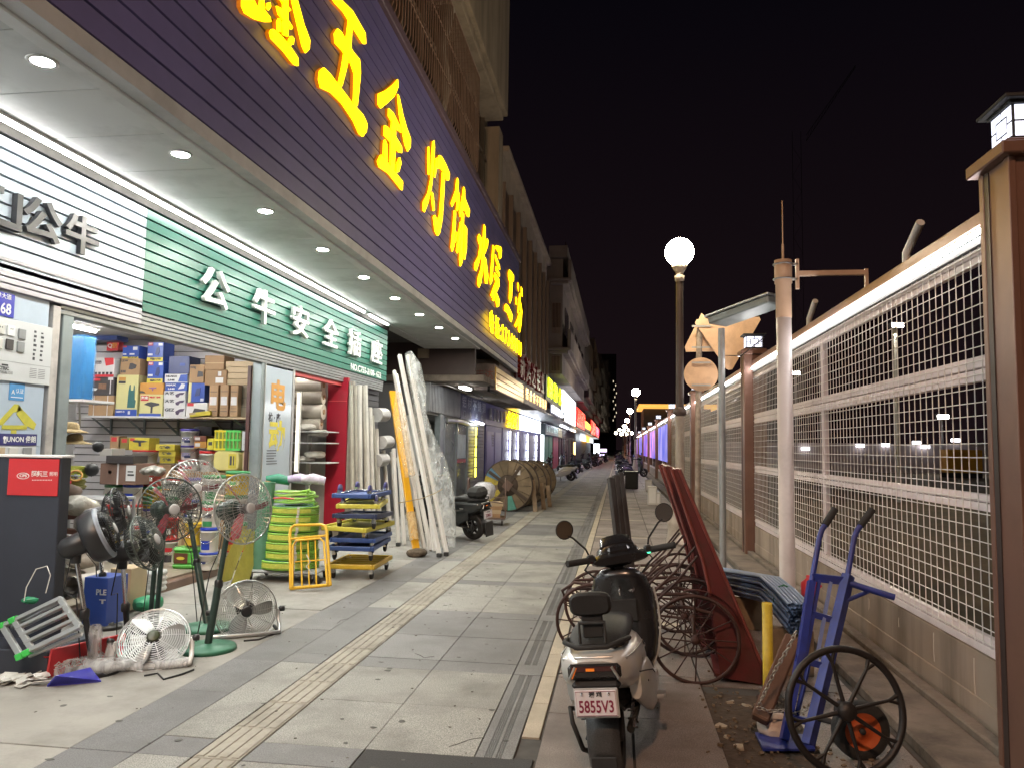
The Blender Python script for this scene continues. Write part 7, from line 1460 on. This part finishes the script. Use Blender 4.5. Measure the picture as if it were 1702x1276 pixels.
drum('second wooden cable drum standing behind the stickered one', (d1.x+.12, d1.y+2.1, 0), R(-4), .58, .7, False)
drum('third wooden cable drum furthest down the pavement', (d1.x+.15, d1.y+4.2, 0), R(5), .56, .6, False)
for i, (x, y) in enumerate(((890, 850), (904, 846), (914, 842))):
    p = at(x, y, Z=0); tag(obj('timber', MB().box((-.05, -.03, 0), (.05, .03, .75-.1*i), Matrix.Translation(p) @ rotm('Y', -.12) @ rotm('X', -.15), c=.004), wood), ['leaning grey timber against the first cable drum', 'leaning timber between the cable drums', 'short timber against the second cable drum'][i], 'timber')
# speaker box and pedestals far right
p = at(1050, 812, Z=0); t = thing('black_box', 'black box standing at the foot of a far lamp', 'box', (p.x, p.y, 0)); obj('body', MB().box((-.24, 0, .0), (.24, .4, .62), c=.03), blackm, t); obj('lid', MB().box((-.25, -.01, .621), (.25, .41, .66), c=.01), black, t)
for i, (x, y, h) in enumerate(((1084, 838, .5), (1090, 838, .35), (1078, 815, .4))):
    p = at(x, y, Z=0); t = thing('kerb_box', ['white service box by the fence foot, nearest', 'low white service box by the fence foot', 'far white service box by the fence foot'][i], 'box', (p.x, p.y, 0)); obj('body', MB().box((-.12, -.12, 0), (.12, .12, h), c=.01), offwhite, t); obj('door', MB().box((-.09, -.126, .05), (.09, -.1205, h-.05)), white, t)
# ================================================================== red tipping carts
rust = mat('cart_rust', (.055, .024, .019), .65, .2, var=.3, scale=14, dirt=.3, dscale=8); cred_ = mat('cart_red', (.10, .016, .016), .5, .1, var=.3, scale=5, dirt=.75, dscale=7, dcol=(.05, .026, .016))
def spoke_wheel(par, c, r_, M, n=12, m_=rust, tube_=.012, name='wheel'):
    o = obj(name, MB().ring(r_, tube_, 40, 7, M), m_, par)
    b = MB()
    for i in range(n):
        a = 2*math.pi*i/n; b.tube([M @ Vector((.03*math.cos(a+.3), .03*math.sin(a+.3), .02*(-1)**i)), M @ Vector((r_*math.cos(a), r_*math.sin(a), 0))], .0048, 5)
    obj('spokes', b, m_, o); obj('hub', MB().lathe([(.001, .05), (.018, .05), (.03, .03), (.03, -.03), (.018, -.05), (.001, -.05)], 12, M), m_, o); return o
def cart(label, loc, rz=0., m_=cred_):
    t = thing('tipping_cart', label, 'cart', loc, rz=rz, group='tipping carts by the fence')
    r_ = .275; wM = lambda y: T(0, y, r_) @ rotm('X', math.pi/2)
    spoke_wheel(t, 0, r_, wM(-.33)); spoke_wheel(t, 0, r_, wM(.33)); obj('axle', MB().tube([(0, -.37, r_), (0, .37, r_)], .014, 8), rust, t)
    # tray tipped up: floor plate and two sides, drawn across (x, z) and set along y
    def plate(poly, y0, y1, name): return obj(name, MB().prism(poly, -y1, -y0, rotm('X', math.pi/2)), m_, t)
    side = [(.16, .03), (.46, .0), (.40, .14), (-.10, 1.36), (-.145, 1.36), (.06, .75), (.10, .55)]
    plate(side, -.265, -.25, 'tray_side'); plate(side, .25, .265, 'tray_side')
    plate([(.44, .02), (.47, .02), (-.085, 1.37), (-.11, 1.36)], -.2495, .2495, 'tray_floor'); plate([(.12, .03), (.46, .0), (.46, .02), (.12, .05)], -.2495, .2495, 'tray_end'); plate([(-.145, 1.345), (-.10, 1.345), (-.10, 1.37), (-.145, 1.37)], -.2495, .2495, 'tray_lip')
    for yy in (-.268, .268): obj('edge_tube', MB().tube([(.46, yy, .01), (.41, yy, .15), (-.098, yy, 1.365)], .011, 6).tube([(.10, yy, .55), (.06, yy, .75), (-.147, yy, 1.365)], .011, 6), mat('cart_edge', (.20, .05, .04), .45, .2, var=.3, scale=12), t)
    for k in range(4): obj('stiffener', MB().box((-.018, -.25, -.012), (.0, .25, .012), T(.38-.115*k, 0, .22+.28*k) @ rotm('Y', -.38)), m_, t)
    obj('fender', MB().add(*((lambda A_: ([(r_*1.12*math.cos(a), y, r_+r_*1.12*math.sin(a)) for a in A_ for y in (-.29, -.25)], [(i*2, i*2+1, i*2+3, i*2+2) for i in range(len(A_)-1)]))([R(q) for q in range(15, 110, 8)])), True), m_, t)
    for s in (-1, 1): obj('handle', MB().tube([(.15, s*.24, .42), (-.05, s*.24, .46), (-.35, s*.23, .44), (-.66, s*.22, .40), (-.74, s*.20, .36), (-.76, s*.15, .33)], .0125, 8), rust, t)
    obj('cross_tube', MB().tube([(-.35, -.23, .44), (-.35, .23, .44)], .010, 6).tube([(-.76, -.15, .33), (-.79, 0, .31), (-.76, .15, .33)], .0125, 6), rust, t)
    for s in (-1, 1): obj('stay', MB().tube([(-.3, s*.23, .44), (-.12, s*.25, .62), (.02, s*.252, .80)], .009, 6), rust, t); obj('leg', MB().tube([(-.5, s*.22, .42), (-.48, s*.22, .02)], .010, 6), rust, t)
    return t
c0 = at(1162, 1135, Z=0)
K1 = cart('dark red tipping cart with tall upturned tray, nearest of three', (c0.x+.0, c0.y+.33, 0), R(-4))
dup(K1, 'dark red tipping cart nested behind the nearest one', (c0.x-.02, c0.y+1.05, 0), R(-2)); dup(K1, 'dark red tipping cart furthest back of the three', (c0.x+.0, c0.y+1.75, 0), R(-6))
# black plank cart left of the scooter
t = thing('plank_cart', 'cart with tall black plank tray behind the foreground scooter', 'cart', (at(985, 1095, Z=0).x, 6.0, 0))
spoke_wheel(t, 0, .26, T(0, -.3, .26) @ rotm('X', math.pi/2) @ rotm('X', .1)); spoke_wheel(t, 0, .26, T(.02, .3, .26) @ rotm('X', math.pi/2)); obj('axle', MB().tube([(0, -.33, .26), (0, .33, .26)], .013, 8), rust, t)
tb = at(1022, 785, Y=6.35)-Vector((t.location.x, 6, 0)); bb = Vector((.28, .1, .25)); d = tb-bb
M = Matrix.Translation(bb) @ d.to_track_quat('Z', 'Y').to_matrix().to_4x4()
for i in range(3): obj('plank', MB().box((-.07+.046*i, -.02-.006*i, 0), (-.027+.046*i, .02, d.length-.02*i), M, c=.005), mat('black_plank', (.03, .026, .024), .6, var=.4, scale=14, bump=.4, bscale=30), t)
for s in (-1, 1): obj('handle', MB().tube([(.25, s*.2, .42), (-.02, s*.2, .47), (-.16, s*.19, .46), (-.22, s*.16, .40), (-.16, s*.14, .36)], .0115, 8), rust, t)
obj('handle_loop', MB().tube([(.1, -.28, .50), (-.14, -.26, .52), (-.23, -.22, .45), (-.2, -.2, .38), (-.1, -.22, .36)], .0115, 8), rust, t)
# ================================================================== blue hand truck, loose wheel, pipes
hb = mat('truck_blue', (.018, .035, .24), .42, .1, var=.25, scale=9, dirt=.5, dscale=6, dcol=(.05, .04, .035))
Y0, Y1 = 4.22, 4.62
def H(x, y): k = max(0, min(1.1, (1235-y)/(1235-850))); return at(x, y, Y=Y0+(Y1-Y0)*k)
ht = thing('hand_truck', 'blue steel hand truck with black grips leaning on the fence', 'hand truck', (.95, 4.3, 0))
wobj('rail', MB().tube([H(1303, 1228), H(1330, 1090), H(1349, 965)], .028, 4, flat=(1.25, .9), smooth=False), hb, ht); wobj('rail', MB().tube([H(1343, 1236), H(1376, 1100), H(1410, 955)], .032, 4, flat=(1.3, 1.0), smooth=False), hb, ht)
wobj('handle', MB().tube([H(1349, 965), H(1362, 892), H(1366, 880), H(1385, 850)], .0155, 10), hb, ht); wobj('handle', MB().tube([H(1408, 960), H(1420, 892), H(1425, 880), H(1447, 850)], .0155, 10), hb, ht)
wobj('grip', MB().tube([H(1371, 872), H(1388, 845)], .021, 10), rubber, ht); wobj('grip', MB().tube([H(1430, 873), H(1450, 846)], .021, 10), rubber, ht)
for (xa, ya, xb, yb, w_) in ((1348, 958, 1408, 965, .026), (1338, 1016, 1394, 1032, .02), (1322, 1092, 1376, 1108, .02), (1307, 1190, 1352, 1200, .02)): wobj('crossbar', MB().tube([H(xa, ya), H(xb, yb)], w_, 4, flat=(1.2, .7), smooth=False), hb, ht)
wobj('slat', MB().tube([H(1362, 962), H(1338, 1098)], .012, 4), hb, ht); wobj('slat', MB().tube([H(1381, 965), H(1356, 1102)], .012, 4), mat('blue_worn', (.14, .18, .36), .5, var=.2), ht); wobj('slat', MB().tube([H(1345, 1100), H(1318, 1215)], .012, 4), hb, ht)
wobj('back_prop', MB().tube([H(1410, 968), at(1487, 992, Y=4.45)], .018, 8).tube([H(1405, 998), at(1445, 981, Y=4.5)], .012, 6), hb, ht)
tp = [at(1255, 1218, Z=.012), at(1345, 1222, Z=.012), at(1355, 1246, Z=.012), at(1268, 1246, Z=.012)]
wobj('toe_plate', MB().prism([(p.x, p.y) for p in tp], .008, .02), hb, ht)
w0 = at(1430, 1212, Y=4.12); orw = mat('wheel_orange', (.48, .09, .02), .45, var=.2, scale=10, dirt=.4, dscale=10)
Mw = Matrix.Translation(w0) @ rotm('Z', R(10)) @ rotm('X', math.pi/2)
o = wobj('wheel', MB().lathe([(.09, -.03), (.125, -.034), (.14, -.02), (.14, .02), (.125, .034), (.09, .03)], 28, Mw), rubber, ht); obj('rim', MB().lathe([(.001, .012), (.03, .02), (.035, .012), (.07, .01), (.088, .028), (.096, .028), (.096, -.02), (.001, -.02)], 28, Mw), orw, o); obj('axle_nut', MB().lathe([(.001, .035), (.014, .033), (.016, .01)], 8, Mw), blackm, o)
wobj('axle', MB().tube([H(1350, 1190), w0], .014, 8), blackm, ht)
# loose cast iron wheel
w1 = at(1406, 1190, Y=3.92); t = thing('spoked_iron_wheel', 'large black spoked iron wheel leaning before the hand truck', 'wheel', (w1.x, w1.y, 0)); Mw = T(0, 0, .285) @ rotm('Z', R(12)) @ rotm('X', R(80))
blk = mat('cast_iron', (.02, .017, .016), .5, .3, var=.3, scale=12, bump=.3, bscale=40)
obj('rim', MB().tube([Mw @ Vector((.278*math.cos(2*math.pi*i/48), .278*math.sin(2*math.pi*i/48), 0)) for i in range(48)], .017, 8, True), blk, t); obj('hub', MB().lathe([(.001, .04), (.035, .04), (.045, .02), (.045, -.03), (.001, -.035)], 16, Mw), blk, t)
for i in range(8):
    a = 2*math.pi*i/8+.2; obj('spoke', MB().tube([Mw @ Vector((.04*math.cos(a), .04*math.sin(a), 0)), Mw @ Vector((.22*math.cos(a), .22*math.sin(a), .0)), Mw @ Vector((.268*math.cos(a+.05), .268*math.sin(a+.05), 0))], [.011, .008, .011], 7).tube([Mw @ Vector((.22*math.cos(a), .22*math.sin(a), .0)), Mw @ Vector((.268*math.cos(a-.09), .268*math.sin(a-.09), 0))], .008, 6), blk, t)
# bundle of grey conduits on the ledge
pv_ = mat('conduit_grey', (.15, .24, .42), .4, var=.1, scale=8, rnd=.12)
t = thing('conduit_bundle', 'bundle of bent grey plastic conduits lying beside the fence', 'pipes', (1.15, 6, 0))
e0 = at(1335, 1015, Y=5.35)
rows = []
for j in range(8):
    for i in range(5+(j % 2)): rows.append((i*.0265-(.013 if j % 2 else 0), j*.0235))
for k, (dx, dz) in enumerate(rows):
    gap = .05 if dz > .095 else 0; e = e0+Vector((dx-.08, random.uniform(-.03, .03)-gap*.6, dz-.14+gap*.3))
    mid = e+Vector((-.02, .9, .03+.02*dz)); far_ = e+Vector((-.13+dx*.3, 1.7, -.06)); end = e+Vector((-.32+dx*.5, 2.5, -.14))
    wobj('conduit', MB().tube([e, e.lerp(mid, .5)+Vector((0, 0, .012)), mid, far_, end], .0125, 7, caps=False), pv_, t)
wobj('tie', MB().tube([e0+Vector((.07*math.cos(a)-.03, .45, .11*math.sin(a)-.02)) for a in [i*.5236 for i in range(12)]], .007, 5, True), mat('tie_green2', (.02, .16, .09), .4), t)
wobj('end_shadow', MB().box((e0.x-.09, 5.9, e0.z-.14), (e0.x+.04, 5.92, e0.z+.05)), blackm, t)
wobj('pallet', MB().box((e0.x-.2, 5.5, .0), (e0.x+.1, 5.6, e0.z-.155), c=.005), wood, t); wobj('pallet', MB().box((e0.x-.35, 6.8, .0), (e0.x+.0, 6.9, e0.z-.2), c=.005), wood, t)
p = at(1279, 1110, Y=4.9); yb = mat('bollard_yellow', (.50, .36, .02), .5, var=.25, scale=12, dirt=.35, dscale=12)
t = thing('bollard', 'scuffed yellow steel post beside the conduit bundle', 'post', (p.x, 4.95, 0)); q = at(1279, 1001, Y=4.95); obj('post', MB().lathe([(.031, 0), (.031, q.z), (.024, q.z), (.024, q.z-.05)], 16), yb, t); obj('flange', MB().box((-.06, -.06, 0), (.06, .06, .012)), rust, t)
# leaning plank with chain, plastic bag
pk = thing('leaning_plank', 'rough brown timber leaning by the hand truck with a chain', 'timber', (.8, 4.4, 0))
p0, p1 = at(1262, 1196, Y=4.25), at(1318, 1060, Y=4.62); d = p1-p0
wobj('timber', MB().box((-.045, -.03, 0), (.045, .03, d.length), Matrix.Translation(p0) @ d.to_track_quat('Z', 'Y').to_matrix().to_4x4() @ rotm('Z', .4), c=.008), mat('timber_brown', (.10, .05, .03), .8, var=.35, scale=10, bump=.6, bscale=25), pk)
chs = mat('chain_steel', (.45, .43, .38), .35, .8, var=.1)
ch = thing('chain', 'steel chain looped round the timber and hand truck', 'chain', (p0.x, p0.y, .1))
path = [at(x, y, Y=4.1+k*.02) for k, (x, y) in enumerate(((1322, 1052), (1308, 1080), (1290, 1110), (1276, 1140), (1264, 1165), (1262, 1176), (1280, 1181), (1305, 1180), (1325, 1184), (1340, 1178), (1348, 1170)))]
pts = []
for a, b in zip(path, path[1:]):
    n = max(2, int((b-a).length/.022)); pts += [a.lerp(b, i/n) for i in range(n)]
for i in range(len(pts)-1):
    d = (pts[i+1]-pts[i]); Mq = Matrix.Translation(pts[i]) @ d.to_track_quat('X', 'Z').to_matrix().to_4x4() @ rotm('X', math.pi/2*(i % 2)+.4)
    wobj('link', MB().tube([(.016*math.cos(a), .009*math.sin(a), 0) for a in [k*math.pi/4 for k in range(8)]], .0032, 5, True, Mq), chs, ch)
p = at(1284, 1222, Z=.0); b = MB(); b.loft([((p.x, p.y-.07, .03), .03, .02), ((p.x, p.y-.04, .05), .085, .05), ((p.x+.01, p.y+.03, .06), .085, .06), ((p.x, p.y+.08, .05), .03, .03)], 14, 2.2)
bag = mat('bag_white', (.50, .42, .36), .35, var=.2, scale=16, bump=1, bscale=20)
tag(obj('plastic_bag', b, bag), 'crumpled white plastic bag on the ground by the hand truck', 'bag')
p = at(1140, 908, Z=0); b = MB(); b.loft([((p.x, p.y-.12, .05), .05, .04), ((p.x, p.y-.06, .09), .14, .09), ((p.x+.02, p.y+.05, .1), .14, .1), ((p.x, p.y+.12, .06), .05, .05)], 14, 2.2); tag(obj('plastic_bag', b, bag), 'white plastic bag at the foot of the nearest lamp', 'bag')
t = thing('red_jug', 'small red plastic item behind the blue hand truck', 'jug', (0, 0, 0)); p = at(1345, 975, Y=5.6); t.location = p-Vector((0, 0, .06)); obj('body', MB().lathe([(.001, 0), (.05, 0), (.055, .02), (.055, .09), (.02, .12), (.02, .14), (.001, .14)], 14), cred, t); obj('handle', MB().tube([(.05, 0, .04), (.08, 0, .07), (.05, 0, .10)], .007, 6), cred, t)
# broken kerb stones in the dirt
for i, (x, y, s_) in enumerate(((1198, 1205, .05), (1208, 1222, .035), (1240, 1170, .04), (1215, 1165, .045), (1230, 1240, .05))):
    p = at(x, y, Z=0); s_ *= .7; b = MB(); b.prism([(s_*k*math.cos(a), s_*k*math.sin(a)*.7) for a, k in ((0, 1), (.9, .7), (1.7, 1), (2.8, .8), (3.6, 1.1), (4.8, .75), (5.5, 1))], 0, s_*.5, Matrix.Translation(p-Vector((0, 0, .012))) @ rotm('Z', i*1.3) @ rotm('X', .25))
    tag(obj('rubble', b, palestone), f'broken bit of pale stone in the bare earth, {["left", "front left", "back right", "back", "front right"][i]} one', 'stone', 'rubble in the bare earth')
